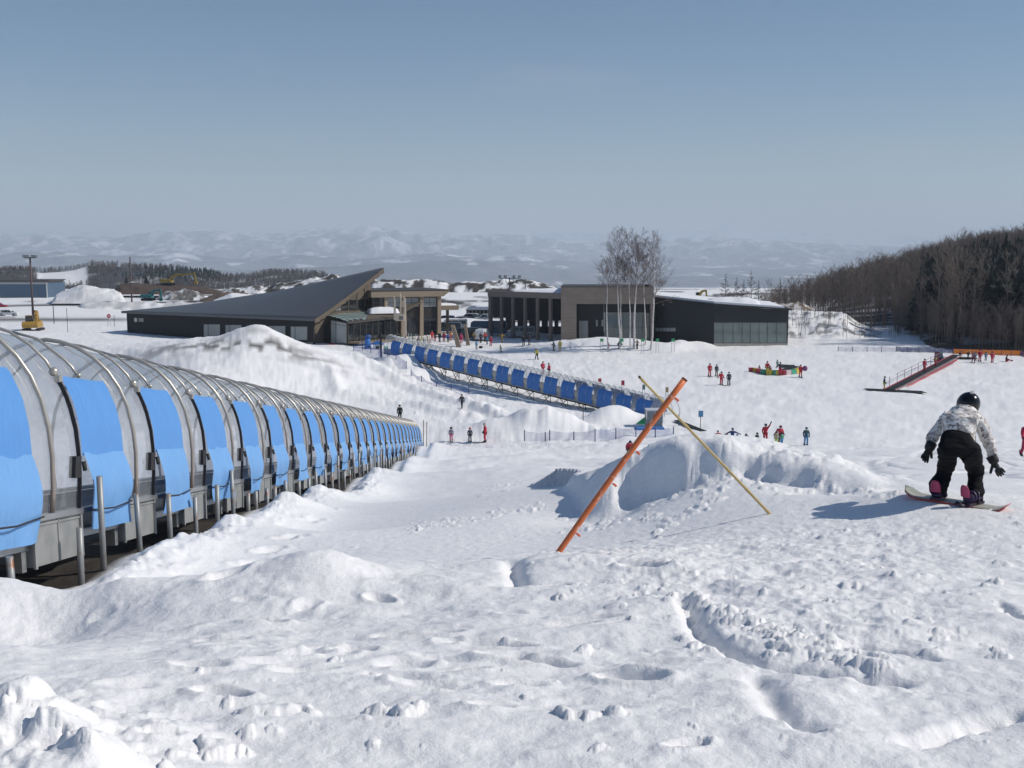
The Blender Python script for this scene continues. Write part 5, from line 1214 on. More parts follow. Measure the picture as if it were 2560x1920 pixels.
# small road signs and stakes on the left
def stick(label, px, pyb, pyt, Y, name='snow_stake', r=.05, cat='stake'):
    b = gat(px, Y); h = at(px, pyt, Y).z - b.z; o = MB().tube([b + Vector((0, 0, -.2)), b + Vector((0, 0, h))], r, 6).build(name, M_DARK); return tag(o, label, cat)
stick('dark snow stake with a padded top left of the round sign', 140, 806, 760, 225, r=.09); stick('thin snow stake in the middle of the left field', 173, 833, 770, 200); stick('thin stake right beside the black lodge', 290, 822, 788, 215)
stick('short thin stake before the black lodge', 359, 880, 860, 165); stick('thin stake at the right corner of the lodge wall', 781, 885, 858, 160, r=.045); stick('short stake standing in the lower slope beside the dark blue tunnel', 1459, 1046, 1014, 101, r=.04)
b = gat(277, 218); rs_o = thing('road_sign', 'round red road sign on thin legs left of the black lodge', 'road sign', b); h = at(277, 790, 218).z - b.z
MB().tube([(-.3, 0, -.2), (-.05, 0, h)], .04, 6).build('leg', M_STEEL, rs_o); MB().tube([(.4, 0, -.2), (.05, 0, h)], .04, 6).build('leg', M_STEEL, rs_o)
m = MB(); m.poly_prism([(.42 * math.cos(k * .3927), -.06, h + .42 * math.sin(k * .3927)) for k in range(16)], (0, .05, 0)); m.build('plate', sm('sign_red', (.60, .03, .05), .5), rs_o); MB().box((-.26, -.075, h - .08), (.26, -.062, h + .08)).build('white_bar', sm('sign_white', (.75, .75, .75), .5), rs_o)
def board(label, px, pyb, pyt, pyl, Y, hw, col, legs=2, name='marker_sign', group=None, cat='sign'):
    b = gat(px, Y); zt = at(px, pyt, Y).z - b.z; zb = at(px, pyb, Y).z - b.z; s_ = thing(name, label, cat, b, 0, group)
    m_ = sm('board_' + cat, col, .5) if col not in BM else BM[col]; BM[col] = m_
    MB().box((-hw, -.04, zb), (hw, .04, zt)).build('board', m_, s_)
    xs_ = (-hw * .8, hw * .8) if legs == 2 else (0,)
    for x in xs_: MB().tube([(x, .06, -.2), (x, .06, zt - .1)], .035, 6).build('leg', M_STEEL if legs == 2 else M_TIMBER, s_)
    return s_
BM = {}
green = (.05, .35, .16)
for i, (px, lab) in enumerate(((1504,'green square sign on two legs, leftmost of the five below the birches'),(1554,'green square sign just behind the crouching pair below the birches'),(1606,'middle green square sign right of the figure with arms out'),(1643,'fourth green square sign, before the right end of the snow mound'),(1682,'rightmost green square sign near the black hall'))):
    board(lab, px, 854, 846.5, 878, 163, .26, green, group='green square signs below the birches')
board('red marker board standing left behind the dark blue tunnel', 1500, 958, 946, 964, 120, .18, (.55, .05, .07)); board('second red marker board, further right behind the dark blue tunnel', 1558, 963, 951, 975, 117, .18, (.55, .05, .07))
board('grey green marker board behind the dark blue tunnel', 1610.5, 974, 961.5, 990, 113, .15, (.16, .24, .20)); board('tan marker board nearest the orange pole top', 1669, 980.5, 968, 998, 110, .15, (.42, .30, .14))
s_ = board('small blue box sign on a wooden post with a thin aerial', 1755, 1042, 1027, 1063, 98, .22, (.10, .27, .46), 1); MB().tube([(-.05, 0, 1.2), (-.12, 0, 2.0)], .015, 5).build('aerial', M_DARK, s_)
b = gpix(1697, 1064); o = MB().tube([b, b + Vector((0, 0, 1.1))], .05, 8).build('bollard', sm('teal_post', (.03, .13, .15), .6)); tag(o, 'short teal post beside the black rubber mat', 'bollard')
# leaning wooden slabs
for (xt, yt, xb, yb, w_, lab) in ((1131,813,1148,868,.62,'beige wooden slab leaning left in front of the parked vans'),(1163,812,1171,864,.42,'slimmer upright beige slab right of the leaning one')):
    b = gpix(xb, yb); tp = at(xt, yt, b.y + .3) - b; o = thing('timber_slab', lab, 'slab', b)
    m = MB(); m.hexa([Vector((-w_/2 - .12, 0, -.3)), Vector((w_/2 + .12, 0, -.3)), Vector((w_/2 + .1, .9, -.3)), Vector((-w_/2, .9, -.3)), tp + Vector((-w_/2, 0, 0)), tp + Vector((w_/2, 0, 0)), tp + Vector((w_/2, .7, 0)), tp + Vector((-w_/2, .7, 0))]); m.build('panel', M_BEIGE, o)
    tp2 = tp * .97; MB().beam(Vector((0, -.03, .1)), tp2 + Vector((0, -.03, 0)), .10, .05).build('batten', M_BROWN, o)
# wind-sock like blue booth, gear at the top of tunnel 2
b = gpix(919, 870); o = thing('padded_post', 'tall dark blue padded post with a hood by the tunnel top', 'post', b)
MB().lathe([(.55,-.2),(.5,.5),(.46,1.2),(.42,1.55)], (0,0,0), 12).build('pad', M_BLUED, o); MB().lathe([(.42,1.58),(.56,1.75),(.5,2.05),(.2,2.2)], (.08,0,0), 12).build('hood', sm('blue_hood', (.03,.08,.26), .6), o)
b = gat(953, 157); o = thing('snow_lance', 'black snow lance tower behind the blue padded post', 'machine', b); H = at(953, 838, 157).z - b.z
MB().tube([(0,0,-.2),(0,0,H)], .17, 8).build('tower', M_BLACK, o); MB().sphere((0, 0, H - .2), (.42, .3, .4)).build('head', M_BLACK, o)
b = gpix(945, 872); o = thing('control_hut', 'tiny blue and white control hut with snow on its roof', 'hut', b)
MB().box((-.7,-.5,-.2),(.7,.5,.75)).build('wall', sm('hut_white', (.5,.52,.55), .6), o); MB().poly_prism([(-1.5,-.6,.7),(1.0,-.6,.72),(.3,-.6,1.25),(-.4,-.6,1.2)], (0,1.2,0)).build('roof', M_BLUED, o); MB().box((-.3,-.54,-.05),(.25,-.5,.5)).build('door', M_DARK, o)
b = gpix(965, 880); o = MB().lathe([(.25,-.1),(.36,.1),(.38,.8),(.3,.9)], b, 12); tag(o.build('bin', sm('green_bin', (.03,.36,.17), .5)), 'green round bin at the upper end of the dark blue tunnel', 'bin')
b = gpix(828, 862); o = MB().sphere(b + Vector((0,0,.08)), (.7, .35, .16)); tag(o.build('sled', sm('sled_red', (.62,.03,.05), .4)), 'small red sled lying in front of the glass porch', 'sled')
# ski racks
M_SKI = [sm('ski_' + n, c, .4) for n, c in (('white', (.6,.6,.62)), ('red', (.5,.05,.05)), ('black', (.03,.03,.035)), ('yellow', (.55,.45,.06)), ('green', (.06,.3,.12)))]
for i, (px, py, lab) in enumerate(((1022,848,'ski rack full of upright skis, left one before the beige house'),(1046,850,'middle ski rack before the beige house'),(1062,852,'ski rack nearest the group of red skiers'))):
    b = gat(px, 176 - i * 1.2); rk = thing('ski_rack', lab, 'ski rack', b, 0, 'ski racks before the beige house')
    m = MB(); m.beam((-1, 0, 1.0), (1, 0, 1.0), .07, .07)
    for x in (-1, 1): m.beam((x, -.3, -.2), (x, 0, 1.0), .06, .06); m.beam((x, .3, -.2), (x, 0, 1.0), .06, .06)
    m.build('frame', M_BROWN, rk)
    for k in range(9):
        x = -.9 + k * .22 + random.uniform(-.05, .05); MB().beam((x, -.25, 0), (x + random.uniform(-.15, .15), .05, random.uniform(1.4, 1.8)), .09, .03, 0, (0, 1, 0)).build('ski', random.choice(M_SKI), rk)
# play ring
ringp = [(1872,930),(1884,930),(1892,932),(1904,934),(1914,936),(1923,936),(1931,936.5),(1938,936.5),(1945,936.5),(1956,937),(1963,937),(1975,936),(1987,933.5),(1998,930)]
b0 = gpix(1935, 936); rg = thing('bumper_ring', 'curved row of coloured foam blocks on the nursery slope', 'foam barrier', b0)
cols = [(.45,.04,.06),(.50,.36,.05),(.50,.06,.06),(.03,.25,.17),(.48,.36,.04),(.52,.42,.05),(.03,.26,.20),(.45,.38,.05),(.50,.05,.06),(.48,.05,.07),(.62,.50,.50),(.05,.10,.25),(.55,.38,.05)]
cols[11] = (.04,.10,.28); segm = {}
for i in range(len(ringp) - 1):
    p = gpix(*ringp[i]); q = gpix(*ringp[i + 1]); p = p.lerp(q, .02); c = cols[i % len(cols)] if i != 11 else (.03,.28,.17)
    if c not in segm: segm[c] = sm('foam', c, .5)
    MB().beam(p - b0 + Vector((0, 0, .28)), q - b0 + Vector((0, 0, .28)), .5, .62).build('foam_block', segm[c], rg)
tri = [gpix(1953, 916.5), gpix(1990, 917.5), gpix(1956, 927.5)]; m = MB()
m.grid(lambda u, v: tri[0].lerp(tri[1], u) + Vector((0, (v - .5) * 3.0 * (1 - .3 * u), .07 + .12 * v)), 8, 2); m.grid(lambda u, v: tri[1].lerp(tri[2], u) + Vector(((v - .5) * 1.6, 0, .08 + .1 * v)), 8, 2)
tag(m.build('rubber_mat', M_BLACK), 'black rubber mat folded in a V shape behind the foam blocks', 'mat')
# magic carpet at the right
c0 = gpix(2222, 978); c1 = gpix(2392, 898); c1.z += .5; mc = thing('magic_carpet', 'open conveyor with red sides climbing to the orange fence', 'conveyor', c0)
dv = c1 - c0; hr = Vector((dv.y, -dv.x, 0)).normalized()
def mcp(u, x, z): p = dv * u; g = HZ(c0.x + p.x, c0.y + p.y) - c0.z; return Vector((p.x, p.y, max(p.z + .1, g + .12))) + hr * x + Vector((0, 0, z))
m = MB(); m.grid(lambda u, v: mcp(u, (v - .5) * 1.0, .08), 20, 2); m.build('belt', M_BLACK, mc)
for sx, nm in ((.72, 'side_rail'), (-.62, 'side_rail')):
    m = MB(); m.grid(lambda u, v: mcp(u, sx + (v - .5) * .26, .03 + (.1 if v == .5 else 0)), 20, 2); m.build(nm, sm('rail_pink', (.34, .22, .22), .6) if sx > 0 else sm('rail_red', (.40, .05, .07), .6), mc)
m = MB(); m.grid(lambda u, v: mcp(.12 + .75 * u, 1.0, -.2 * v), 20, 1); m.build('skirt', sm('skirt_red', (.42, .04, .05), .6), mc)
m = MB()
for k in range(9): p = mcp(.12 + k * .095, -1.1, -.3); m.beam(p, p + Vector((0, 0, 1.3)), .05, .05)
m.beam(mcp(.2, -1.1, .9), mcp(.88, -1.1, .9), .05, .05); m.beam(mcp(.12, -1.1, .5), mcp(.88, -1.1, .5), .04, .04); m.build('railing', sm('rail_pale', (.34, .26, .30), .6), mc)
e0_ = gpix(2165, 975.5); e1_ = gpix(2312, 982.5); m = MB(); m.grid(lambda u, v: e0_.lerp(e1_, u) + Vector((0, (v - .5) * 1.8, .03)), 24, 2); o = m.build('rubber_mat', M_BLACK); tag(o, 'long black rubber strip at the foot of the open conveyor', 'mat')
for v_ in o.data.vertices: v_.co.z = HZ(v_.co.x, v_.co.y) + .12
e0_ = gpix(2365, 896); e1_ = gpix(2440, 897); m = MB(); m.grid(lambda u, v: e0_.lerp(e1_, u) + Vector((0, (v - .5) * 2.0, .03)), 14, 2); o = m.build('rubber_mat', M_BLACK); tag(o, 'black rubber strip at the top of the open conveyor', 'mat')
for v_ in o.data.vertices: v_.co.z = HZ(v_.co.x, v_.co.y) + .14
b = gpix(2346, 905); o = thing('lift_booth', 'wedge shaped maroon and teal lift booth beside the open conveyor', 'booth', b)
MB().poly_prism([(-.5,-.5,-.2),(.35,-.5,-.2),(.0,-.5,1.5),(-.4,-.5,1.45)], (0,1,0)).build('body', sm('booth_maroon', (.13,.035,.05), .6), o); MB().poly_prism([(.36,-.5,-.2),(.85,-.5,-.2),(.25,-.5,1.5),(.02,-.5,1.5)], (0,1,0)).build('side_flap', sm('booth_teal', (.06,.22,.28), .6), o)
# ------------------------------------------------------------------ excavators
def excavator(label, base, rz, sc, col, boom, arm, bucket):
    mt = sm('digger_paint', col, .55, var=.3); e = thing('excavator', label, 'excavator', base, rz); e.scale = (sc,) * 3
    for y in (-1.15, 1.15):
        m = MB(); pr = [(-1.9,.15),(-1.6,0),(1.6,0),(1.9,.15),(2.05,.5),(1.8,.85),(-1.8,.85),(-2.05,.5)]; m.poly_prism([(x, y - .3, z) for x, z in pr], (0, .6, 0)); m.build('track', M_BLACK, e)
    m = MB(); m.poly_prism([(x, -1.3, z) for x, z in ((-2.2,1.0),(1.5,1.0),(1.5,1.6),(.2,2.0),(-2.0,2.1),(-2.35,1.6))], (0, 2.6, 0)); m.build('house', mt, e)
    m = MB(); m.poly_prism([(x, .25, z) for x, z in ((-.1,2.02),(1.4,1.62),(1.5,2.2),(1.1,3.0),(-.1,3.0))], (0, 1.0, 0)); cb = m.build('cab', M_PANED, e); 
    m = MB(); m.box((-.15, .22, 3.0), (1.15, 1.28, 3.08)); m.build('cab_roof', mt, cb)
    def bar(nm, pts, w0, w1):
        m = MB()
        for i in range(len(pts) - 1): (x0, z0), (x1, z1) = pts[i], pts[i + 1]; m.beam((x0, -.3, z0), (x1, -.3, z1), .42, w0 + (w1 - w0) * i / max(1, len(pts) - 1), 0, (0, 1, 0) if abs(x1 - x0) < .01 else (0, 0, 1))
        return m.build(nm, mt, e)
    bar('boom', boom, .75, .55); bar('arm', arm, .5, .4)
    bx_, bz_ = bucket; m = MB(); m.poly_prism([(bx_-.1, -.8, bz_), (bx_+.6, -.8, bz_-.2), (bx_+.5, -.8, bz_-.9), (bx_-.3, -.8, bz_-1.1), (bx_-.6, -.8, bz_-.7)], (0, 1.0, 0)); m.build('bucket', mt, e)
    return e
yel = (.34, .23, .04)
b = at(420, 714, 338); excavator('yellow excavator with outstretched boom on the brown earth platform', b, 0, 1.0, yel, [(.8,2.0),(3.0,3.6),(5.4,3.4)], [(5.3,3.5),(8.6,3.9),(9.2,1.2)], (9.0,1.4))
b = at(371, 752, 303); excavator('teal excavator working in the rubble behind the lodge', b, 0, .88, (.02, .20, .21), [(.8,1.9),(2.2,3.4),(4.2,3.5)], [(4.1,3.6),(4.4,1.0)], (4.3,1.0))
b = at(1741, 754, 252); excavator('small yellow excavator showing above the snowy roof of the black hall', b, 0, .72, (.40, .27, .03), [(.8,1.9),(1.8,3.5),(3.2,3.7)], [(3.1,3.7),(3.3,1.6)], (3.2,1.7))
b = at(84, 832, 205); excavator('yellow excavator seen from behind beyond the near tunnel', b, R(100), 1.1, (.36, .22, .04), [(.8,1.7),(1.0,3.0),(1.6,3.7)], [(1.6,3.6),(2.1,2.2)], (2.1,2.2))
# ------------------------------------------------------------------ vehicles
M_TYRE = sm('tyre', (.015, .015, .016), .85); M_RIM = sm('rim', (.4, .4, .42), .35, .7); M_CGL = glass_mat('car_glass', (.02, .025, .03), .05)
def paint(name, col): return sm(name, col, .3, .1, .5, var=.06)
def vehicle(label, loc, rz, L, W, H, col, prof, glass, group, sc=1.0, nm='parked_car', cat='car', lights=True):
    v = thing(nm, label, cat, loc, rz, group); p = paint('paint', col)
    m = MB(); n = len(prof); half = W / 2
    def ring(y, inset): return [Vector((x * L / 2 * (1 - inset * .02), y, z * H - (inset * .04 if z > .5 else 0))) for x, z in prof]
    r4 = [ring(-half + .0, 1), ring(-half + .12, 0), ring(half - .12, 0), ring(half, 1)]
    for i in range(n):
        for r in r4:
            if r[i].z > H * .6: r[i].y *= .86
    vs = [q for r in r4 for q in r]; fs = [(k*n+i, k*n+(i+1) % n, (k+1)*n+(i+1) % n, (k+1)*n+i) for k in range(3) for i in range(n)]
    m.add(vs, fs, 0, False); m.add(r4[0], [tuple(range(n))[::-1]]); m.add(r4[3], [tuple(range(n))]); m.build('body', p, v)
    for sd in (-1, 1):
        for (a0, a1, z0, z1) in glass:
            m = MB(); y0 = sd * (half * .955 + .012); y1 = sd * (half * .865 + .012)
            m.hexa([(a0[0]*L/2, y0, z0*H), (a1[0]*L/2, y0, z0*H), (a1[0]*L/2, y0 - sd*.03, z0*H), (a0[0]*L/2, y0 - sd*.03, z0*H), (a0[1]*L/2, y1, z1*H), (a1[1]*L/2, y1, z1*H), (a1[1]*L/2, y1 - sd*.03, z1*H), (a0[1]*L/2, y1 - sd*.03, z1*H)]); m.build('window', M_CGL, v)
    up = [q for q in prof]; zs = max(z for x, z in prof)
    fx = max(x for x, z in prof if z > .9); bxx = min(x for x, z in prof if z > .9)
    gf = [(x, z) for x, z in prof if x > fx and z < .85 and z > .4]; 
    for sgn, ex in ((1, fx), (-1, bxx)):
        lows = [(x, z) for x, z in prof if .42 < z < .8 and (x - ex) * sgn > 0]
        if not lows: continue
        lx, lz = min(lows, key=lambda q: abs(q[0] - ex)); m = MB(); e = sgn * .03
        m.hexa([(lx*L/2 + e, -half*.78, lz*H), (lx*L/2 + e, half*.78, lz*H), (lx*L/2 + e - sgn*.02, half*.78, lz*H), (lx*L/2 + e - sgn*.02, -half*.78, lz*H), (ex*L/2 + e, -half*.72, .95*H), (ex*L/2 + e, half*.72, .95*H), (ex*L/2 + e - sgn*.02, half*.72, .95*H), (ex*L/2 + e - sgn*.02, -half*.72, .95*H)]); m.build('windscreen' if sgn > 0 else 'rear_window', M_CGL, v)
    for x in (-.62, .62):
        for sd in (-1, 1):
            c = Vector((x * L / 2, sd * (half - .10), .33)); m = MB(); m.tube([c - Vector((0, .11, 0)), c + Vector((0, .11, 0))], .33, 14); w_ = m.build('wheel', M_TYRE, v)
            m = MB(); m.tube([c + Vector((0, sd * .08, 0)), c + Vector((0, sd * .125, 0))], .19, 10); m.build('rim', M_RIM, w_)
    xm = max(x for x, z in prof); xn = min(x for x, z in prof)
    for sd in (-1, 1):
        MB().box((xm*L/2 - .06, sd*half*.72 - .17, .42*H - .08), (xm*L/2 + .015, sd*half*.72 + .17, .42*H + .10)).build('headlight', M_PANE, v)
        MB().box((xn*L/2 - .015, sd*half*.78 - .1, .45*H - .12), (xn*L/2 + .06, sd*half*.78 + .1, .45*H + .12)).build('tail_light', TAIL, v)
    return v
TAIL = sm('tail_red', (.35, .02, .02), .3)
SUV = ([(-1,.2),(-1,.55),(-.93,.62),(-.86,.97),(-.5,1.0),(.2,.98),(.48,.66),(.95,.58),(1,.45),(1,.2)], [((-.84,-.80),(-.42,-.42),.62,.92),((-.38,-.38),(.02,.0),.62,.93),((.05,.03),(.44,.2),.62,.93)])
VAN = ([(-1,.15),(-1,.9),(-.95,1.0),(.5,1.0),(.66,.95),(.86,.55),(.98,.48),(1,.15)], [((-.9,-.88),(-.4,-.4),.55,.88),((-.36,-.36),(.12,.12),.55,.88),((.16,.16),(.72,.56),.55,.88)])
BUS = ([(-1,.15),(-1,.9),(-.93,1.0),(.85,1.0),(.97,.9),(1,.45),(1,.15)], [((-.92,-.92),(-.6,-.6),.52,.85),((-.57,-.57),(-.25,-.25),.52,.85),((-.22,-.22),(.1,.1),.52,.85),((.13,.13),(.45,.45),.52,.85),((.48,.48),(.8,.8),.52,.85)])
def veh(px, py, Y, kind, L, W, H, col, rz, lab, grp='vehicles in the car park', nm='parked_car', cat='car'):
    b = at(px, py, Y); b.z = HZ(b.x, b.y); return vehicle(lab, b, R(rz), L, W, H, col, kind[0], kind[1], grp, nm=nm, cat=cat)
G1 = 'cars parked behind the halls'
veh(1172,802,232,SUV,4.7,1.8,1.75,(.45,.46,.46),170,'silver car parked in front of the car shelter, left end of its row',G1); veh(1191,803,230,SUV,4.4,1.75,1.45,(.04,.06,.07),190,'low dark car beside the silver one before the shelter',G1)
veh(1212,804,228,SUV,4.7,1.8,1.8,(.50,.51,.50),185,'pale car just left of the arcade column',G1); veh(1240,810,222,SUV,4.3,1.75,1.6,(.78,.78,.77),20,'white hatchback seen through the second bay of the arcade',G1)
veh(1262,808,226,SUV,4.5,1.8,1.9,(.03,.06,.12),60,'dark blue car next to the white hatchback in the arcade bay',G1); veh(1146,802,226,SUV,4.4,1.75,1.3,(.10,.11,.13),182,'dark saloon with a snowy bonnet behind the porch',G1); veh(1112,802,228,SUV,4.6,1.8,1.5,(.03,.05,.10),175,'navy car under the porch roof',G1)
veh(1222,850,191,BUS,6.6,2.1,2.6,(.03,.065,.13),175,'dark blue minibus parked behind the open arcade','vehicles','minibus','bus'); veh(1173,850,184,VAN,4.8,1.85,2.05,(.02,.025,.03),200,'black van with open tailgate beyond the slim slab','vehicles','parked_van','van')
veh(1205,851,182.5,VAN,4.6,1.8,1.95,(.72,.73,.74),80,'white van seen from behind beside the black one','vehicles','parked_van','van'); veh(1303,851,187,VAN,4.9,1.85,2.0,(.20,.22,.25),180,'grey van in shade behind the arcade columns','vehicles','parked_van','van')
veh(1120,846,197,VAN,5.0,1.9,2.0,(.05,.09,.13),180,'teal dark van half hidden by the porch post','vehicles','parked_van','van'); veh(1135,840,203,VAN,5.2,1.9,2.2,(.70,.70,.68),182,'white camper van behind the leaning slab','vehicles','parked_van','van')
b = at(22, 790, 246); vehicle('white hatchback half buried in snow at the left edge', b, R(5), 4.4, 1.75, 1.5, (.7,.7,.7), SUV[0], SUV[1], None); b = at(-4, 772, 268); vehicle('red and black car cut off by the left edge of the picture', b, R(10), 4.4, 1.75, 1.6, (.30,.02,.04), SUV[0], SUV[1], None)
# ------------------------------------------------------------------ people
def skin_mesh(name, J, E, root, sub=1, mat=None):
    names = list(J); idx = {n: i for i, n in enumerate(names)}
    me = bpy.data.meshes.new(name + '_sk'); me.from_pydata([J[n][0] for n in names], [(idx[a], idx[b]) for a, b in E], []); me.update()
    o = bpy.data.objects.new(name + '_sk', me); COL.objects.link(o)
    o.modifiers.new('s', 'SKIN')
    for i, n in enumerate(names):
        r = J[n][1]; sv = me.skin_vertices[0].data[i]; sv.radius = r if isinstance(r, (tuple, list)) else (r, r); sv.use_root = (n == root)
    if sub: m = o.modifiers.new('u', 'SUBSURF'); m.levels = sub; m.render_levels = sub
    dg = bpy.context.evaluated_depsgraph_get(); ev = o.evaluated_get(dg)
    out = bpy.data.meshes.new_from_object(ev); out.name = name
    bpy.data.objects.remove(o); bpy.data.meshes.remove(me)
    out.polygons.foreach_set('use_smooth', np.ones(len(out.polygons), bool)); out.materials.clear()
    if mat: out.materials.append(mat)
    return out
BASE = dict(pelvis=(0,0,.93), waist=(0,.0,1.08), chest=(0,.01,1.30), neck=(0,.03,1.48), head=(0,.05,1.62), crown=(0,.05,1.72),
    shL=(-.19,.0,1.41), elL=(-.27,.0,1.16), wrL=(-.25,.13,.97), haL=(-.24,.19,.91), shR=(.19,.0,1.41), elR=(.27,.0,1.16), wrR=(.25,.13,.97), haR=(.24,.19,.91),
    hiL=(-.10,0,.88), knL=(-.12,.06,.49), anL=(-.13,-.02,.10), toL=(-.14,.16,.05), hiR=(.10,0,.88), knR=(.12,.06,.49), anR=(.13,-.02,.10), toR=(.14,.16,.05))
M_FACE = sm('skin', (.55, .36, .27), .6); M_BOOTK = sm('boot_black', (.03, .03, .035), .5); M_GLOVE = sm('glove_black', (.02, .02, .024), .7); M_GOG = sm('goggle_lens', (.02, .025, .04), .15)
PM = {}
def pm(col, kind):
    k = (col, kind)
    if k not in PM: PM[k] = sm(kind + '_cloth', col, .75, bump=.4, bscale=14, var=.12)
    return PM[k]
def person_proto(pose):
    P = dict(BASE); P.update(pose)
    R_ = dict(pelvis=.13, waist=.12, chest=.145, neck=.06, head=(.085,.10), crown=.06, sh=.07, el=.047, wr=.035, ha=.04, hi=.09, kn=.06, an=.045, to=.04)
    def rad(n): return R_.get(n, R_.get(n[:2]))
    tors = [('pelvis','waist'),('waist','chest'),('chest','neck')]; arms = [('chest','shL'),('shL','elL'),('elL','wrL'),('chest','shR'),('shR','elR'),('elR','wrR')]
    legs = [('pelvis','hiL'),('hiL','knL'),('knL','anL'),('pelvis','hiR'),('hiR','knR'),('knR','anR')]
    allE = tors + [('neck','head'),('head','crown')] + arms + [('wrL','haL'),('wrR','haR')] + legs + [('anL','toL'),('anR','toR')]
    body = skin_mesh('body', {n: (P[n], rad(n)) for n in P}, allE, 'pelvis', 1, M_FACE)
    V3 = Vector
    jk = {n: (P[n], {'pelvis':.165,'waist':.165,'chest':.185,'neck':.085}.get(n, {'sh':.10,'el':.075,'wr':.06}.get(n[:2]))) for n in ('pelvis','waist','chest','neck','shL','elL','wrL','shR','elR','wrR')}
    pv = V3(P['pelvis']); hem = pv.lerp((V3(P['hiL']) + V3(P['hiR'])) / 2, 1.0); jk['hem'] = (tuple(hem + V3((0, 0, -.02))), .16)
    jacket = skin_mesh('jacket', jk, tors + arms + [('pelvis','hem')], 'chest', 1)
    tr = {n: (P[n], {'pelvis':.15,'hi':.115,'kn':.085,'an':.075}.get(n, {'hi':.115,'kn':.085,'an':.078}.get(n[:2]))) for n in ('pelvis','hiL','knL','anL','hiR','knR','anR')}
    trousers = skin_mesh('trousers', tr, legs, 'pelvis', 1)
    parts = {'body': body, 'jacket': jacket, 'trousers': trousers}
    h = V3(P['head']); fw = (V3((P['head'][0]-P['neck'][0], 0, 0)) + V3((0, .12, 0))).normalized()
    m = MB(); prof = [(.0,.145),(.06,.135),(.105,.10),(.13,.04),(.128,-.01),(.118,-.05)]; m.lathe(prof[::-1], (h.x, h.y - .01, h.z + .035), 14); parts['helmet'] = m.mesh('helmet')
    m = MB(); c = h + V3((0, .075, .02)); m.box((c.x - .085, c.y - .01, c.z - .035), (c.x + .085, c.y + .055, c.z + .04)); parts['goggles'] = m.mesh('goggles'); parts['goggles'].materials.append(M_GOG)
    for s in 'LR':
        a, t_ = V3(P['an' + s]), V3(P['to' + s]); m = MB(); m.tube([a + V3((0, 0, .17)), a + V3((0, 0, .02)), a.lerp(t_, .5) + V3((0, 0, -.005)), t_ + V3((0, .03, .0))], [.085, .085, .075, .05], 8); parts['boot' + s] = m.mesh('boot'); parts['boot' + s].materials.append(M_BOOTK)
        w_, g = V3(P['wr' + s]), V3(P['ha' + s]); d = (g - w_).normalized(); m = MB(); m.tube([w_ - d * .02, w_ + d * .05, g + d * .04, g + d * .10], [.05, .055, .05, .022], 7); sd = d.orthogonal().normalized(); m.tube([g - d * .02, g + sd * .06 + d * .03], [.025, .018], 5); parts['glove' + s] = m.mesh('glove'); parts['glove' + s].materials.append(M_GLOVE)
        m = MB(); dirt_ = V3((t_.x - a.x, t_.y - a.y, 0)).normalized(); c = V3((a.x, a.y, .02)); m.beam(c - dirt_ * .62, c + dirt_ * .85, .085, .022); m.beam(c + dirt_ * .85, c + dirt_ * 1.0 + V3((0, 0, .09)), .08, .018); parts['ski' + s] = m.mesh('ski')
        m = MB(); g2 = g + d * .03; m.tube([g2 + V3((0, 0, .06)), V3((g2.x * 1.25, g2.y - .35, .03))], .013, 5); parts['pole' + s] = m.mesh('ski_pole'); parts['pole' + s].materials.append(M_DARK)
    return parts
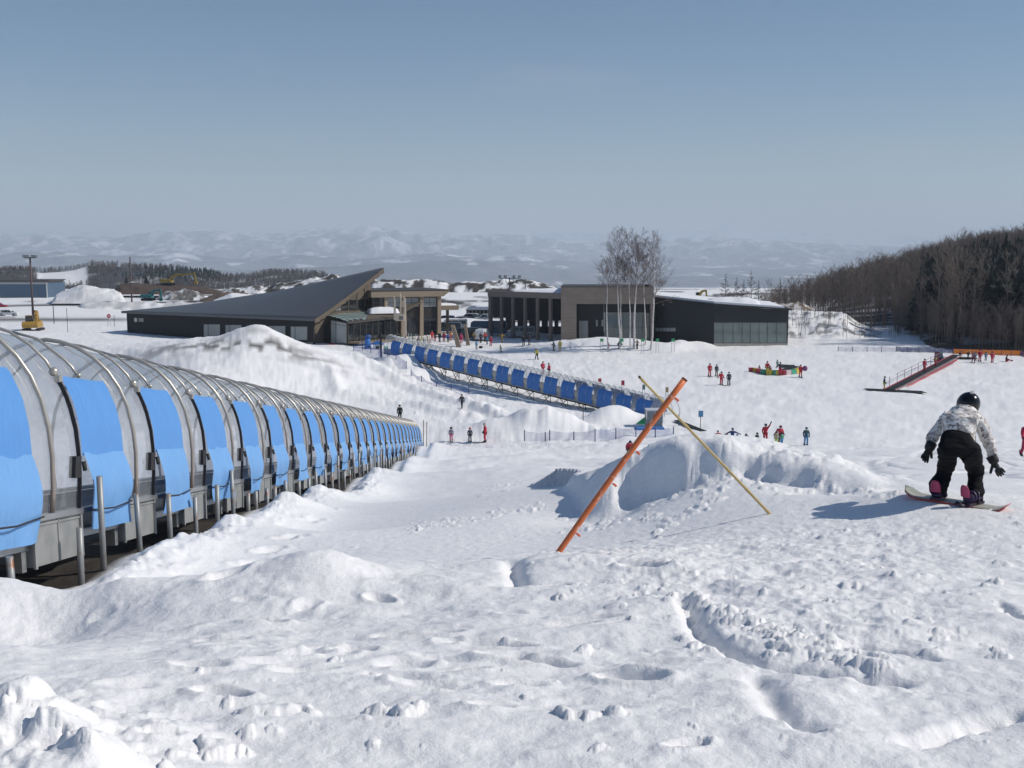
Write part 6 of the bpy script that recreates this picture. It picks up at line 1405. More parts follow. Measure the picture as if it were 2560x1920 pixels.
POSES = {
 'stand': {},
 'ski': dict(pelvis=(0,-.06,.88), waist=(0,-.02,1.03), chest=(0,.06,1.24), neck=(0,.12,1.41), head=(0,.16,1.54), crown=(0,.17,1.64), shL=(-.19,.06,1.34), elL=(-.30,.08,1.12), wrL=(-.28,.26,1.0), haL=(-.27,.32,.97), shR=(.19,.06,1.34), elR=(.30,.08,1.12), wrR=(.28,.26,1.0), haR=(.27,.32,.97), hiL=(-.1,-.05,.83), knL=(-.17,.10,.48), anL=(-.22,-.02,.10), toL=(-.18,.15,.05), hiR=(.1,-.05,.83), knR=(.17,.10,.48), anR=(.22,-.02,.10), toR=(.18,.15,.05)),
 'armup': dict(elL=(-.33,.05,1.60), wrL=(-.42,.08,1.84), haL=(-.45,.09,1.92)),
 'point': dict(waist=(.02,.02,1.07), chest=(.06,.06,1.28), neck=(.08,.10,1.44), head=(.06,.14,1.57), crown=(.06,.15,1.67), shR=(.25,.05,1.37), elR=(.45,.10,1.17), wrR=(.62,.18,1.02), haR=(.68,.20,.98), shL=(-.13,.06,1.38), elL=(-.22,.10,1.14), wrL=(-.2,.25,1.0), haL=(-.2,.31,.96)),
 'spread': dict(elL=(-.42,.02,1.30), wrL=(-.64,.06,1.20), haL=(-.72,.08,1.18), elR=(.42,.02,1.30), wrR=(.64,.06,1.20), haR=(.72,.08,1.18)),
 'bend': dict(pelvis=(0,-.12,.88), waist=(0,-.02,1.0), chest=(0,.18,1.14), neck=(0,.32,1.26), head=(0,.42,1.34), crown=(0,.48,1.42), shL=(-.19,.2,1.22), elL=(-.3,.28,.98), wrL=(-.3,.42,.82), haL=(-.3,.47,.78), shR=(.19,.2,1.22), elR=(.3,.28,.98), wrR=(.3,.42,.82), haR=(.3,.47,.78), hiL=(-.1,-.1,.84), hiR=(.1,-.1,.84), knL=(-.13,.06,.48), knR=(.13,.06,.48)),
 'walk': dict(hiL=(-.09,0,.88), knL=(-.1,.20,.50), anL=(-.1,.28,.10), toL=(-.1,.46,.07), hiR=(.09,0,.88), knR=(.1,-.06,.48), anR=(.1,-.30,.13), toR=(.1,-.14,.05), elL=(-.25,-.1,1.16), wrL=(-.24,-.12,.93), haL=(-.24,-.10,.86), elR=(.25,.1,1.17), wrR=(.23,.25,.99), haR=(.22,.31,.96)),
 'sit': dict(pelvis=(0,0,.18), waist=(0,-.03,.33), chest=(0,-.02,.55), neck=(0,.03,.72), head=(0,.06,.86), crown=(0,.07,.96), shL=(-.19,0,.65), elL=(-.3,.05,.42), wrL=(-.25,.22,.36), haL=(-.23,.28,.35), shR=(.19,0,.65), elR=(.3,.05,.42), wrR=(.25,.22,.36), haR=(.23,.28,.35), hiL=(-.1,.02,.15), knL=(-.16,.42,.28), anL=(-.16,.72,.10), toL=(-.17,.80,.24), hiR=(.1,.02,.15), knR=(.16,.42,.28), anR=(.16,.72,.10), toR=(.17,.80,.24)),
}
PROTO = {k: person_proto(v) for k, v in POSES.items()}
SLOT_PARTS = ('jacket', 'trousers', 'helmet', 'skiL', 'skiR')
for pp in PROTO.values():
    for k in SLOT_PARTS:
        if not pp[k].materials: pp[k].materials.append(M_DARK)
def person(label, loc, rz, pose, jc, tc_, hc=(.03,.03,.035), H=1.72, skis=(.05,.05,.06), poles=False, group=None):
    p = thing('person', label, 'person', loc, R(rz), group); s = H / 1.75; p.scale = (s,) * 3
    pr = PROTO[pose]
    for k, me in pr.items():
        if k.startswith('ski') and not skis: continue
        if k.startswith('pole') and not poles: continue
        if pose == 'sit' and k.startswith('ski'): continue
        o = link(me.name.split('.')[0], me, p)
        col = {'jacket': (jc, 'jacket'), 'trousers': (tc_, 'trousers'), 'helmet': (hc, 'helmet'), 'skiL': (skis, 'ski'), 'skiR': (skis, 'ski')}.get(k)
        if col: o.material_slots[0].link = 'OBJECT'; o.material_slots[0].material = pm(*col)
        if H < 1.35 and k in ('helmet', 'goggles'):
            c = Vector(POSES[pose].get('head', BASE['head'])); o.matrix_basis = Matrix.Translation(c) @ Matrix.Scale(1.3, 4) @ Matrix.Translation(-c)
    return p
RED = (.50, .025, .05); RED2 = (.42, .02, .05); DRK = (.025, .027, .033); NAVY = (.03, .06, .20); BLU = (.05, .18, .50); YEL = (.60, .52, .07); YG = (.45, .62, .08); GRY = (.13, .16, .20); TEAL = (.03, .13, .14); PNK = (.62, .10, .22); BEI = (.42, .34, .24); BRN = (.24, .16, .05); PUR = (.25, .10, .22)
def at_g(px, py): return gpix(px, py)
def hid(px, Y): return gat(px, Y)
S = person
S('instructor in a red suit raising one arm above the class', hid(1919,90), 180, 'armup', RED, RED, DRK, 1.74, poles=False)
S('instructor in red jacket reaching an arm out over two children', hid(1957,89.5), 190, 'point', (.60,.05,.08), DRK, (.16,.03,.05), 1.70)
S('skier in dark teal jacket and blue trousers standing apart on the right of the class', hid(2022,88.5), 175, 'stand', (.03,.09,.13), (.06,.24,.48), (.06,.22,.26), 1.60)
S('child in green jacket and blue trousers in front of the reaching instructor', hid(1961,88.6), 20, 'stand', (.10,.30,.22), (.06,.28,.55), DRK, 1.12)
S('child in beige jacket and yellow green trousers beside the reaching instructor', hid(1947,88.2), -20, 'stand', BEI, YG, (.10,.07,.05), 1.22)
S('child in dark green suit just left of the arm raising instructor', hid(1898,89), 200, 'stand', (.02,.06,.06), (.02,.05,.05), DRK, 1.05)
S('child in purple jacket third from the arm raising instructor', hid(1873,89), 150, 'bend', PUR, PUR, (.08,.10,.14), 1.15)
S('person in dark and crimson jacket leaning right behind the snow mound', hid(1848,87), 170, 'bend', (.28,.04,.10), DRK, (.06,.08,.12), 1.35)
S('person in bright blue jacket bending with arms down behind the snow mound', hid(1836,88), 180, 'spread', NAVY, DRK, (.06,.16,.24), 1.55)
S('small child in dark red with only head and shoulder above the snow mound', hid(1821,87), 190, 'stand', RED2, DRK, (.12,.03,.05), 1.12)
S('person in red jacket with both arms spread behind the snow mound', hid(1799,87), 180, 'spread', RED2, DRK, (.40,.40,.40), 1.42)
S('child whose teal helmet alone shows above the snow mound', hid(1759,87), 180, 'stand', TEAL, TEAL, (.04,.20,.24), 1.10)
S('person in dark red crouching behind the orange pole', gat(1577,72), 180, 'bend', RED2, DRK, (.03,.03,.06), 1.5)
S('adult in bright red suit at the right of three on the lower slope', at_g(1213,1106), 100, 'stand', RED, RED, (.45,.40,.40), 1.75)
S('child in dark suit and coral helmet between the pink child and the red adult', at_g(1175,1105), 180, 'stand', (.06,.06,.08), (.04,.05,.08), (.60,.16,.14), 1.28)
S('child in patterned grey jacket and pink trousers, leftmost of the three', at_g(1128,1103), 180, 'stand', (.25,.22,.30), PNK, (.03,.025,.03), 1.25)
S('walker in dark clothes alone on the snowy track', at_g(1155,1021), 160, 'walk', (.05,.05,.06), DRK, (.10,.07,.06), 1.5, skis=None)
S('person with only a dark head and shoulders above the near tunnel', gat(998,101), 170, 'stand', (.02,.02,.025), DRK, (.03,.03,.03), 1.62, skis=None)
S('person in a green bib riding inside the dark blue tunnel', at(1497,1012,115.2), 120, 'stand', (.04,.42,.12), DRK, (.06,.32,.10), 1.55, skis=None)
S('person in red jacket left of the pair behind the tunnel roof', gat(1357,137), 200, 'stand', (.52,.04,.10), RED2, (.10,.06,.05), 1.66)
S('person in coral red jacket and dark trousers right of the pair behind the tunnel roof', gat(1373,135), 120, 'stand', (.60,.06,.10), DRK, (.03,.03,.03), 1.66)
S('skier in bright yellow jacket and grey trousers in mid slope', at_g(1342,900), 150, 'ski', YEL, (.07,.075,.07), (.12,.12,.14), 1.75)
S('small child skier in lime green jacket above the tunnel', at_g(1252,880), 140, 'ski', YG, (.04,.05,.04), (.06,.08,.10), 1.12)
S('skier in grey blue jacket below the snow mound', at_g(1385,877), 100, 'ski', GRY, (.06,.065,.07), (.05,.07,.10), 1.72, poles=True)
S('skier in mustard yellow suit beside the grey blue skier', at_g(1400,876), 170, 'stand', (.55,.42,.05), (.55,.42,.05), (.20,.13,.04), 1.62)
S('person in black standing before the shaded grey van, left of a pair', at_g(1309,863), 180, 'stand', DRK, DRK, DRK, 1.66)
S('person in black standing before the shaded grey van, right of a pair', at_g(1323,862), 185, 'stand', (.035,.03,.045), DRK, (.02,.02,.03), 1.62)
S('person in ochre jacket in front of the blue minibus', at_g(1255,857), 180, 'spread', (.32,.20,.04), BRN, (.10,.10,.10), 1.66, skis=None)
S('adult in crimson suit right of the leaning slabs', at_g(1227,865), 170, 'stand', RED, RED, (.20,.12,.05), 1.66, skis=None)
S('child in light blue jacket beside the crimson adult', at_g(1218,861), 150, 'stand', (.10,.34,.55), (.08,.16,.22), (.05,.15,.25), 1.3, skis=None)
S('child in sky blue jacket alone before the leaning slabs', at_g(1191,872), 190, 'stand', (.08,.32,.55), (.05,.09,.14), (.10,.25,.40), 1.25)
S('man in dark coat walking past the white van', at_g(1202,857), 175, 'walk', (.03,.03,.05), DRK, DRK, 1.72, skis=None)
S('person in red orange jacket by the tailgate of the white van', at_g(1213,855), 180, 'stand', (.62,.06,.05), DRK, (.08,.05,.04), 1.70, skis=None)
S('person in ochre jacket behind the black van', at_g(1184,854), 180, 'stand', (.26,.20,.08), DRK, (.15,.13,.05), 1.66, skis=None)
S('person in red jacket behind the black van', at_g(1192,853), 160, 'stand', RED, DRK, DRK, 1.62, skis=None)
S('person in hot pink suit between the two wooden slabs', at_g(1153,859), 180, 'stand', (.62,.06,.16), (.60,.05,.14), (.50,.05,.14), 1.72, skis=None)
S('person in orange jacket leaning against the wooden slab', at_g(1126,853), 190, 'stand', (.60,.20,.04), (.45,.12,.05), (.30,.05,.04), 1.66, skis=None)
S('person in royal blue jacket left of the orange one', at_g(1120,856), 180, 'walk', (.04,.12,.45), DRK, (.04,.08,.30), 1.55, skis=None)
S('person in maroon suit in the middle of the crowd', at_g(1110,855), 180, 'stand', (.36,.02,.06), (.30,.02,.04), (.30,.03,.05), 1.72, skis=None)
S('person in black jacket with yellow hat in the crowd', at_g(1099,855), 180, 'walk', DRK, (.06,.03,.03), (.45,.42,.06), 1.72, skis=None)
S('child in dark jacket and red trousers in the crowd', at_g(1088,854), 180, 'stand', (.10,.03,.05), RED, DRK, 1.36, skis=None)
S('person in scarlet suit at the left end of the crowd', at_g(1080,852), 200, 'walk', (.58,.04,.05), (.52,.04,.04), (.30,.10,.08), 1.74, skis=None)
S('person in dark brown coat whose lower half is hidden by the tunnel', gat(1128,160), 180, 'stand', (.07,.03,.03), (.05,.025,.03), (.06,.02,.03), 1.5, skis=None)
S('dark figure carrying upright skis near the ski racks', gat(1066,164), 180, 'stand', (.02,.03,.025), DRK, DRK, 1.5, skis=None)
S('dark figure on the deck behind the blue padded post', gat(1046,172), 180, 'stand', (.10,.08,.07), DRK, (.05,.05,.05), 1.6, skis=None)
S('crouching person in green jacket pushing below the birches', at_g(1547,873), 250, 'bend', (.04,.22,.13), (.05,.05,.06), (.06,.20,.14), 1.72, skis=None)
S('small child in crimson left of the green jacket below the birches', at_g(1521,872), 170, 'stand', (.45,.03,.10), (.40,.03,.08), (.20,.05,.10), 1.0, skis=None)
S('person in black with beige sleeves stretching arms below the birches', at_g(1593,873), 120, 'spread', (.22,.17,.12), DRK, (.10,.08,.06), 1.55, skis=None)
S('adult in red suit, upper left of four skiers in mid field', at_g(1774,941), 185, 'stand', RED, RED, (.08,.03,.04), 1.70)
S('child in dark suit beside the upper red adult in mid field', at_g(1791,940), 190, 'stand', (.03,.05,.06), DRK, (.03,.04,.06), 1.5)
S('red suited instructor leaning forward, lower left of four skiers', at_g(1803,963), 200, 'point', RED, RED, (.10,.02,.03), 1.72)
S('child in dark blue suit facing the leaning instructor', at_g(1822,963), 160, 'stand', (.04,.07,.10), (.035,.05,.06), (.05,.08,.14), 1.62)
S('adult in red jacket and yellow trousers at the foam blocks', at_g(1918,936), 150, 'stand', RED2, (.52,.42,.05), (.06,.06,.07), 1.72, skis=None)
S('small child close against the yellow trousered adult', at_g(1925,936), 170, 'stand', (.28,.10,.06), (.10,.10,.10), (.10,.16,.12), 1.12, skis=None)
S('child in grey blue sitting behind the left foam blocks', at_g(1898,930), 180, 'stand', (.20,.22,.32), (.20,.22,.32), (.08,.12,.20), .90, skis=None)
S('child in pale green jacket farthest behind the foam blocks', at_g(1943,918), 180, 'stand', (.16,.34,.26), (.10,.22,.18), (.10,.20,.18), 1.0, skis=None)
S('adult in black jacket and red trousers at the middle foam blocks', at_g(1950,937), 190, 'point', (.04,.045,.06), RED, (.02,.06,.07), 1.72, skis=None)
S('red suited adult carrying a purple bag at the right end of the foam blocks', at_g(2001,943), 175, 'walk', RED, RED, (.20,.05,.06), 1.62)
S('skier in dark jacket and yellow trousers at the foot of the open conveyor', at_g(2210,975), 250, 'stand', (.02,.05,.06), (.55,.50,.07), (.03,.10,.10), 1.62)
_r = Vector(mc.location)
S('person in dark red suit riding the open conveyor', _r + mcp(.46, 0, .1), 200, 'stand', (.36,.02,.05), (.36,.02,.05), (.06,.06,.07), 1.66, skis=None)
S('child in ochre jacket holding out arms higher up the open conveyor', _r + mcp(.63, 0, .1), 200, 'spread', (.30,.18,.06), RED2, (.03,.06,.08), 1.25, skis=None)
S('child in dark suit, left end of the row before the orange net', at_g(2400,897), 180, 'stand', (.10,.04,.06), (.06,.04,.05), (.06,.10,.12), 1.15)
S('child in black suit with lime helmet before the orange net', at_g(2420,897), 180, 'stand', (.06,.03,.05), DRK, (.35,.38,.06), 1.2)
S('child with legs apart on skis before the orange net', at_g(2433,907), 170, 'ski', (.20,.10,.12), (.16,.03,.05), (.10,.10,.16), 1.55)
S('child in grey blue jacket next to the leg spreading skier', at_g(2438,901), 185, 'stand', (.12,.20,.28), (.12,.16,.20), (.05,.08,.10), 1.25)
S('tall adult in dark red suit in the middle of the row before the orange net', at_g(2449,905), 180, 'stand', (.42,.02,.05), (.36,.02,.05), (.30,.02,.04), 1.80)
S('child in blue grey jacket right of the tall red adult', at_g(2464,902), 180, 'stand', (.14,.20,.32), (.12,.18,.28), (.08,.12,.16), 1.30)
S('adult in crimson suit standing alone right of the row before the orange net', at_g(2480,908), 185, 'stand', (.48,.03,.07), (.45,.03,.06), (.22,.03,.05), 1.68)
S('person in black and red sitting on the snow before the orange net', at_g(2516,904), 250, 'sit', DRK, RED, (.05,.05,.05), 1.75)
b = gpix(2563, 1143); S('skier in crimson suit cut off by the right edge of the picture', b, 175, 'walk', (.50,.02,.07), (.36,.025,.08), DRK, 1.74, skis=None)
o = MB().sphere(gpix(2009,930) + Vector((0, 0, 0)), (.01,.01,.01))
bg_ = gpix(2001, 943) + Vector((.55, -.05, 1.15)); m = MB(); m.sphere((0,0,0), (.34,.26,.36), 12, 8); o = m.build('bag', sm('bag_purple', (.18,.06,.16), .6)); o.location = bg_; tag(o, 'round purple bag carried by the red suited adult at the foam blocks', 'bag')
b = gpix(1202, 870); o = MB().sphere(b + Vector((0,0,.15)), (.35,.25,.22)); tag(o.build('bag', sm('bag_black', (.03,.03,.035), .7)), 'small black bag on the snow near the sky blue child', 'bag')
# ------------------------------------------------------------------ the snowboarder
YB = gpix(2395, 1258).y
def sbp(x, y, dY=0.): return at(2200 + x * .217, 940 + y * .217, YB + dY)
bl, brr = sbp(285, 1290, .42), sbp(1500, 1500, -.38)
bd0 = (brr - bl); bdir = bd0.normalized(); bside = Vector((-bdir.y, bdir.x, 0)).normalized()
for P__ in (bl, brr): P__.z += .0
org = (bl + brr) / 2; gz = HZ(org.x, org.y)
SB = thing('person', 'snowboarder seen from behind, bent forward, in patterned white jacket and black trousers', 'person', org)
def L(v): return v - org
J = {}
def jj(n, x, y, dY, r): J[n] = (tuple(L(sbp(x, y, dY))), r)
jj('pelvis', 905, 690, -.12, .14); jj('waist', 930, 560, .08, .135); jj('chest', 965, 420, .32, .15); jj('neck', 1000, 310, .52, .065); jj('head', 1018, 258, .62, (.09,.10)); jj('crown', 1020, 205, .68, .06)
jj('shL', 800, 410, .36, .075); jj('elL', 640, 560, .42, .052); jj('wrL', 570, 745, .30, .036); jj('haL', 535, 830, .26, .035)
jj('shR', 1120, 430, .30, .075); jj('elR', 1225, 610, .18, .052); jj('wrR', 1312, 880, .10, .036); jj('haR', 1350, 960, .06, .035)
jj('hiL', 790, 740, -.10, .10); jj('knL', 775, 1010, .22, .065); jj('anL', 660, 1320, .10, .05); jj('toL', 740, 1345, .24, .045)
jj('hiR', 1020, 750, -.14, .10); jj('knR', 1100, 1030, .14, .065); jj('anR', 1075, 1390, -.05, .05); jj('toR', 1170, 1405, .10, .045)
sE = [('pelvis','waist'),('waist','chest'),('chest','neck'),('neck','head'),('head','crown'),('chest','shL'),('shL','elL'),('elL','wrL'),('wrL','haL'),('chest','shR'),('shR','elR'),('elR','wrR'),('wrR','haR'),
    ('pelvis','hiL'),('hiL','knL'),('knL','anL'),('anL','toL'),('pelvis','hiR'),('hiR','knR'),('knR','anR'),('anR','toR')]
link('body', skin_mesh('body', J, sE, 'pelvis', 2, M_FACE), SB)
# jacket
t = NT('patterned_jacket'); v1 = t.n('ShaderNodeTexVoronoi'); v1.inputs['Scale'].default_value = 9; tc = t.n('ShaderNodeTexCoord'); nz = t.n('ShaderNodeTexNoise'); nz.inputs['Scale'].default_value = 5; nz.inputs['Detail'].default_value = 4
mv = t.n('ShaderNodeMix'); mv.data_type = 'VECTOR'; mv.inputs[0].default_value = .25; t.l(tc.outputs['Object'], nz.inputs[0]); t.l(tc.outputs['Object'], mv.inputs[4]); t.l(nz.outputs[1], mv.inputs[5]); t.l(mv.outputs[1], v1.inputs[0])
f1 = t.noise(11, 5, rough=.6); f2 = t.noise(22, 4)
c = t.mix(t.ramp(f1, .44, .58), (.80, .78, .75), (.46, .41, .38)); c = t.mix(t.ramp(f2, .55, .62), c, (.22, .19, .18)); c = t.mix(t.ramp(v1.outputs[0], .10, .22, .5, 0), c, (.84, .83, .81))
M_JKT = t.done(t.pbr(c, .65, 0, .3, t.bump(t.noise(7, 4, vec_scale=(1, 1, 2.4)), .9, .04)))
JK = {}
def jk_(n, x, y, dY, r): JK[n] = (tuple(L(sbp(x, y, dY))), r)
jk_('hemc', 885, 610, -.08, (.205,.185)); jk_('waist', 915, 545, .08, (.20,.185)); jk_('mid', 940, 470, .22, (.205,.19)); jk_('chest', 965, 400, .36, (.20,.18)); jk_('neck', 1000, 312, .50, .10)
jk_('shL', 820, 410, .37, .105); jk_('uaL', 728, 492, .40, .095); jk_('elL', 640, 570, .42, .088); jk_('faL', 600, 665, .36, .078); jk_('wrL', 578, 735, .30, .066)
jk_('shR', 1120, 430, .30, .115); jk_('uaR', 1180, 520, .24, .10); jk_('elR', 1228, 620, .18, .088); jk_('faR', 1280, 760, .13, .08); jk_('wrR', 1312, 880, .10, .070)
jm = skin_mesh('jacket', JK, [('hemc','waist'),('waist','mid'),('mid','chest'),('chest','neck'),('chest','shL'),('shL','uaL'),('uaL','elL'),('elL','faL'),('faL','wrL'),('chest','shR'),('shR','uaR'),('uaR','elR'),('elR','faR'),('faR','wrR')], 'mid', 3, M_JKT)
def wrinkle(me, amp, fx, fz, seed):
    n = len(me.vertices); co = np.empty(n * 3); me.vertices.foreach_get('co', co); co = co.reshape(-1, 3); nr = np.empty(n * 3); me.vertices.foreach_get('normal', nr); nr = nr.reshape(-1, 3)
    w_ = (fbm(co[:, 0] * fx + co[:, 1] * 3, co[:, 2] * fz, 3, seed) - .5) * 2; w_ -= np.abs(vnoise(co[:, 0] * fx * .7 + 5, co[:, 2] * fz * 1.8, seed + 9) * 2 - 1) * .5
    me.vertices.foreach_set('co', (co + nr * (w_ * amp)[:, None]).ravel()); me.update()
wrinkle(jm, .020, 5, 13, 301); jo = link('jacket', jm, SB)
HM = MB(); hemp = L(sbp(1085, 690, -.02)); HM.beam(hemp, L(sbp(1130, 640, .0)), .03, .03); 
# trousers
t = NT('black_trousers'); M_TRS = t.done(t.pbr(t.mix(t.noise(6, 5), (.006, .0065, .008), (.014, .015, .018)), .75, 0, .08, t.bump(t.noise(9, 5, vec_scale=(1, 1, 3)), .7, .03)))
TJ = {}
def tj(n, x, y, dY, r): TJ[n] = (tuple(L(sbp(x, y, dY))), r)
tj('pel', 905, 680, -.12, (.195,.175)); tj('top', 905, 615, .0, (.185,.17)); tj('hiL', 780, 760, -.12, .130); tj('thL', 775, 890, .05, .118); tj('knL', 762, 1005, .18, .108); tj('kfL', 715, 1090, .15, .106); tj('cfL', 668, 1200, .11, .112); tj('anL', 650, 1300, .08, .108)
tj('hiR', 1045, 765, -.16, .130); tj('thR', 1080, 900, .0, .118); tj('knR', 1108, 1030, .12, .108); tj('kfR', 1108, 1130, .06, .106); tj('cfR', 1100, 1250, .0, .112); tj('anR', 1085, 1370, -.04, .110)
tm = skin_mesh('trousers', TJ, [('pel','top'),('pel','hiL'),('hiL','thL'),('thL','knL'),('knL','kfL'),('kfL','cfL'),('cfL','anL'),('pel','hiR'),('hiR','thR'),('thR','knR'),('knR','kfR'),('kfR','cfR'),('cfR','anR')], 'pel', 3, M_TRS)
wrinkle(tm, .024, 4, 12, 333); link('trousers', tm, SB)
# helmet
hc = L(sbp(1018, 255, .62)); hel = MB(); hel.sphere((0, 0, 0), (.140, .165, .150), 24, 16); ho_ = hel.build('helmet', sm('helmet_gloss', (.006, .0065, .008), .18, 0, .45, bump=0), SB); ho_.location = hc + Vector((.012, .02, .012)); ho_.rotation_euler = (R(-42), R(8), R(-12))
MB().box((-.02, -.172, .05), (.02, -.150, .09)).build('strap_clip', sm('clip_white', (.5, .5, .5), .5), ho_)
# gloves with palm, four fingers and thumb
def glove(wx, wy, hx_, hy_, tx, ty, dY, flip, base):
    w0 = L(sbp(wx, wy, dY)); h1 = L(sbp(hx_, hy_, dY - .05)); th = L(sbp(tx, ty, dY - .03)); d = (h1 - w0); ln = d.length; d.normalize()
    side = (th - w0) - d * (th - w0).dot(d); side.normalize(); nrm = d.cross(side)
    m = MB(); m.tube([w0 - d * .08, w0 - d * .01, w0 + d * .02], [.066, .062, .05], 12); cuff = m
    m.build('glove_cuff', M_GLOVE, base)
    JG = {'w': (tuple(w0), .042), 'p': (tuple(w0 + d * .06), (.052, .03)), 'k': (tuple(w0 + d * .10), (.052, .027))}; EG = [('w', 'p'), ('p', 'k')]
    for i, (o_, l_) in enumerate(((.038, .075), (.013, .088), (-.012, .082), (-.036, .062))):
        b_ = w0 + d * .105 + side * o_; JG['f%da' % i] = (tuple(b_), .0165); JG['f%db' % i] = (tuple(b_ + d * l_ * .5 + side * o_ * .15 + nrm * .008 * flip), .0155); JG['f%dc' % i] = (tuple(b_ + d * l_ + side * o_ * .2 + nrm * .028 * flip), .0125); EG += [('k', 'f%da' % i), ('f%da' % i, 'f%db' % i), ('f%db' % i, 'f%dc' % i)]
    JG['t1'] = (tuple(w0 + d * .035 + side * .045), .022); JG['t2'] = (tuple((w0 + d * .05 + side * .06).lerp(th, .55)), .018); JG['t3'] = (tuple(th), .014); EG += [('p', 't1'), ('t1', 't2'), ('t2', 't3')]
    link('glove', skin_mesh('glove', JG, EG, 'w', 2, M_GLOVE), base)
    m = MB(); c = w0 + d * .065 - nrm * .0 ; 
    q = [c + d * .035 + side * .03, c + d * .035 - side * .03, c - d * .02 - side * .03, c - d * .02 + side * .03]
glove(570, 755, 500, 900, 598, 872, .28, 1, SB); glove(1322, 905, 1415, 1075, 1275, 1045, .08, -1, SB)
# board, bindings, boots
t = NT('board_top'); M_BTOP = t.done(t.pbr(t.mix(t.ramp(t.noise(3, 4), .45, .55), (.30, .31, .26), (.42, .40, .33)), .35)); M_BNOSE = sm('board_red', (.45, .05, .05), .35); M_BIND = sm('binding_dark', (.03, .02, .04), .45); M_PINK = sm('pink_plastic', (.36, .05, .12), .5); M_BOOT = sm('boot_violet', (.035, .02, .07), .5)
nb = 28; Lb = bd0.length; bup = bside.cross(bdir) * -1
if bup.z < 0: bup = -bup
def bpt(u, v, top):
    x = (u - .5); w_ = .145 * (1 - .13 * math.cos(x * 5.2)) * min(1, (1 - (2 * abs(x)) ** 14) ** .5 + .02) * (1 if abs(x) < .48 else .75)
    cm_ = .10 * max(0, abs(x) - .40) ** 1.3 * 12 ; lift = .10 * (max(0, abs(x) - .36) / .14) ** 1.8
    return bdir * (x * Lb) + bside * ((v - .5) * 2 * w_) + bup * (lift + (.016 if top else 0)) + Vector((0, 0, .015))
m = MB(); m.grid(lambda u, v: bpt(u, v, True), nb, 4, 0, True); m.grid(lambda u, v: bpt(u, v, False), nb, 4, 1, True)
for vv in (0, 1): m.grid(lambda u, v: bpt(u, vv, v > .5), nb, 1, 1)
for uu in (0, 1): m.grid(lambda u, v: bpt(uu, u, v > .5), 4, 1, 1)
bo = thing('snowboard', 'worn snowboard with pale tail and red turned up nose under the snowboarder', 'snowboard', org)
m.build('deck', [M_BTOP, M_BNOSE], bo)
for (n, ax, ay, dY, hy0) in (('L', 650, 1330, .08, 1160), ('R', 1080, 1405, -.05, 1235)):
    a = L(sbp(ax, ay, dY)); u_ = (a.dot(bdir)) / Lb + .5; f0 = bdir * ((u_ - .5) * Lb) + Vector((0, 0, .05)); fdir = (bside * (1 if bside.y > 0 else -1) * .94 + bdir * (.25 if n == 'R' else -.05)).normalized()
    m = MB(); m.beam(f0 - fdir * .14, f0 + fdir * .17, .13, .03); m.build('binding_base', M_BIND, bo)
    m = MB(); cs = f0 - fdir * .13
    def hb(u, v): 
        ang = (u - .5) * 2.0; sd = fdir.cross(Vector((0, 0, 1))); w_ = .072 * (1 - .55 * v ** 5); return cs + sd * (math.sin(ang) * w_) - fdir * (math.cos(ang) * .06 - .02) + Vector((0, 0, .09 + v * .15)) - fdir * .035 * v
    m.grid(hb, 8, 8); hbo = m.build('highback', M_PINK, bo); md = hbo.modifiers.new('th', 'SOLIDIFY'); md.thickness = .012
    m = MB(); sd = fdir.cross(Vector((0, 0, 1))); 
    for (fo, zz, hw) in ((.02, .13, .075), (.12, .085, .06)): m.tube([f0 + fdir * fo + sd * hw + Vector((0,0,.0)), f0 + fdir * (fo + .015) + sd * hw * .8 + Vector((0,0,zz)), f0 + fdir * (fo + .02) + Vector((0,0,zz + .02)), f0 + fdir * (fo + .015) - sd * hw * .8 + Vector((0,0,zz)), f0 + fdir * fo - sd * hw], .014, 6)
    m.build('strap', M_BIND, bo)
    if n == 'R':
        p0_ = L(sbp(880, 1380, -.20)); m = MB(); m.tube([f0 - fdir * .12, p0_ + Vector((.08, 0, -.04)), p0_], [.02, .026, .03], 7); p1_ = L(sbp(1270, 1440, .0)); m.tube([f0 + fdir * .1, p1_], [.018, .022], 6); m.build('strap_end', M_BIND, bo)
    m = MB(); lg = L(sbp(*( (655, 1230, .09) if n == 'L' else (1088, 1290, -.02)))); hl = f0 - fdir * .05 + Vector((0, 0, .06)); m.tube([hl + (lg - hl) * 1.05, hl + (lg - hl) * .5, hl + Vector((0,0,.02))], [.085, .08, .075], 12); m.tube([hl - fdir * .05, hl + fdir * .06, hl + fdir * .17, hl + fdir * .22], [.06, .068, .06, .04], 12); m.build('boot', M_BOOT, SB)

dz = min((org + bpt(k / 10, v, False)).z - HZ((org + bpt(k / 10, v, False)).x, (org + bpt(k / 10, v, False)).y) for k in range(2, 9) for v in (0, .5, 1))
for o in (SB, bo): o.location.z -= dz + .012
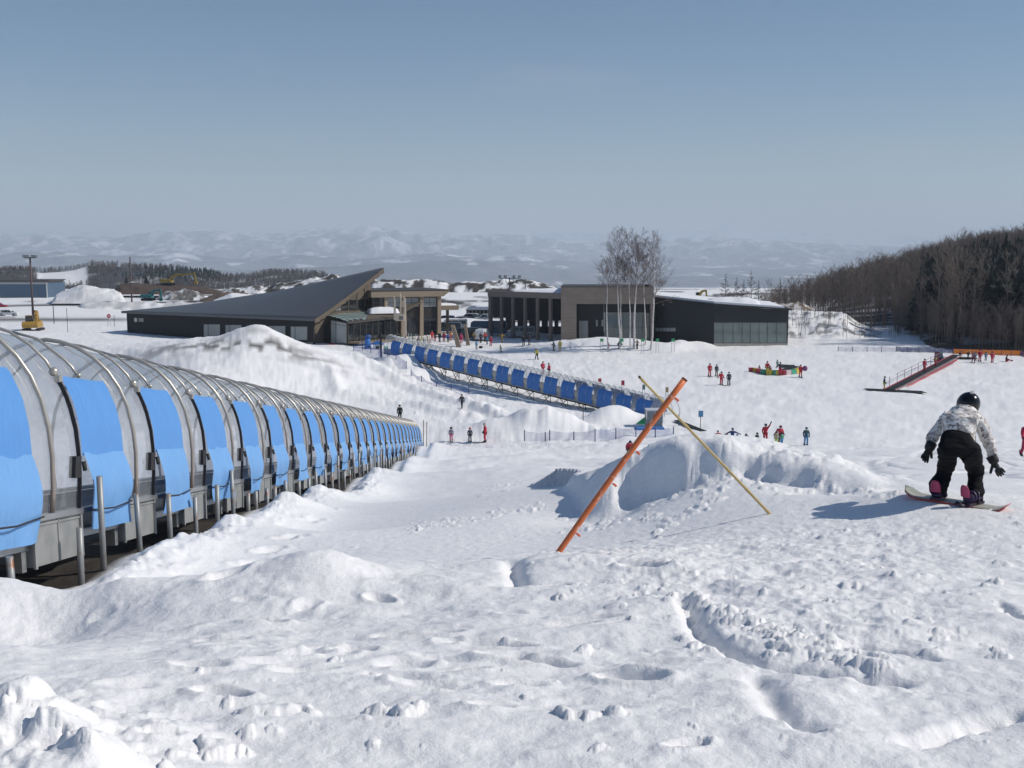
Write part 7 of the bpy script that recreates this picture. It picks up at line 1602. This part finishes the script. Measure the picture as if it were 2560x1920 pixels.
# ------------------------------------------------------------------ light, sky, haze, camera
SUN_EL, SUN_AZ = R(39), R(90)        # azimuth measured clockwise from +Y (view direction)
w = bpy.data.worlds.new('World'); scene.world = w; w.use_nodes = True
nt = w.node_tree; nt.nodes.clear()
o_ = nt.nodes.new('ShaderNodeOutputWorld'); bg = nt.nodes.new('ShaderNodeBackground')
sky = nt.nodes.new('ShaderNodeTexSky'); sky.sky_type = 'NISHITA'; sky.sun_disc = False
sky.sun_elevation = SUN_EL; sky.sun_rotation = SUN_AZ; sky.altitude = 300; sky.air_density = 1.0; sky.dust_density = .35; sky.ozone_density = 1.9
bg.inputs['Strength'].default_value = .067
hs = nt.nodes.new('ShaderNodeHueSaturation'); hs.inputs['Saturation'].default_value = 1.24; nt.links.new(sky.outputs[0], hs.inputs['Color'])
tcw = nt.nodes.new('ShaderNodeTexCoord'); mpw = nt.nodes.new('ShaderNodeMapping'); mpw.inputs['Scale'].default_value = (1.0, 1.0, 4.5); mpw.inputs['Location'].default_value = (.35, .1, .2); nt.links.new(tcw.outputs['Generated'], mpw.inputs[0])
nw = nt.nodes.new('ShaderNodeTexNoise'); nw.inputs['Scale'].default_value = 5.0; nw.inputs['Detail'].default_value = 7; nw.inputs['Roughness'].default_value = .62; nt.links.new(mpw.outputs[0], nw.inputs['Vector'])
rw = nt.nodes.new('ShaderNodeMapRange'); rw.inputs[1].default_value = .56; rw.inputs[2].default_value = .76; rw.inputs[3].default_value = 0; rw.inputs[4].default_value = .10; nt.links.new(nw.outputs['Fac'], rw.inputs[0])
mw = nt.nodes.new('ShaderNodeMix'); mw.data_type = 'RGBA'; nt.links.new(rw.outputs[0], mw.inputs[0]); nt.links.new(hs.outputs[0], mw.inputs[6]); mw.inputs[7].default_value = (8.0, 7.8, 7.6, 1)
nt.links.new(mw.outputs[2], bg.inputs[0]); nt.links.new(bg.outputs[0], o_.inputs[0])
sd = bpy.data.lights.new('sun', 'SUN'); sd.energy = 3.5; sd.angle = R(.53); sd.color = (1, .94, .855)
so = bpy.data.objects.new('sun', sd); COL.objects.link(so)
tos = Vector((math.sin(SUN_AZ) * math.cos(SUN_EL), math.cos(SUN_AZ) * math.cos(SUN_EL), math.sin(SUN_EL)))
so.rotation_euler = tos.to_track_quat('Z', 'Y').to_euler(); so.location = tos * 50
hm = bpy.data.materials.new('haze'); hm.use_nodes = True; hm.node_tree.nodes.clear()
ho = hm.node_tree.nodes.new('ShaderNodeOutputMaterial'); hv = hm.node_tree.nodes.new('ShaderNodeVolumePrincipled')
hv.inputs['Color'].default_value = (.76, .86, .98, 1); hv.inputs['Density'].default_value = 1.02e-4; hv.inputs['Anisotropy'].default_value = 0.0
hm.node_tree.links.new(hv.outputs[0], ho.inputs['Volume'])
hb = MB().box((-31000, -31000, -420), (31000, 31000, 820)).build('haze', hm); tag(hb, 'thin pale blue air over the whole valley', kind='stuff')
cd = bpy.data.cameras.new('camera'); co = bpy.data.objects.new('camera', cd); COL.objects.link(co)
cd.sensor_fit = 'HORIZONTAL'; cd.sensor_width = 36; cd.lens = 36 * F / 2560; cd.clip_start = .05; cd.clip_end = 90000
co.rotation_euler = (math.pi / 2 - A0, 0, 0); scene.camera = co
scene.view_settings.view_transform = 'Standard'; scene.view_settings.look = 'None'; scene.view_settings.gamma = 1; scene.view_settings.exposure = .12
scene.cycles.max_bounces = 8; scene.cycles.transparent_max_bounces = 24; scene.cycles.volume_bounces = 1
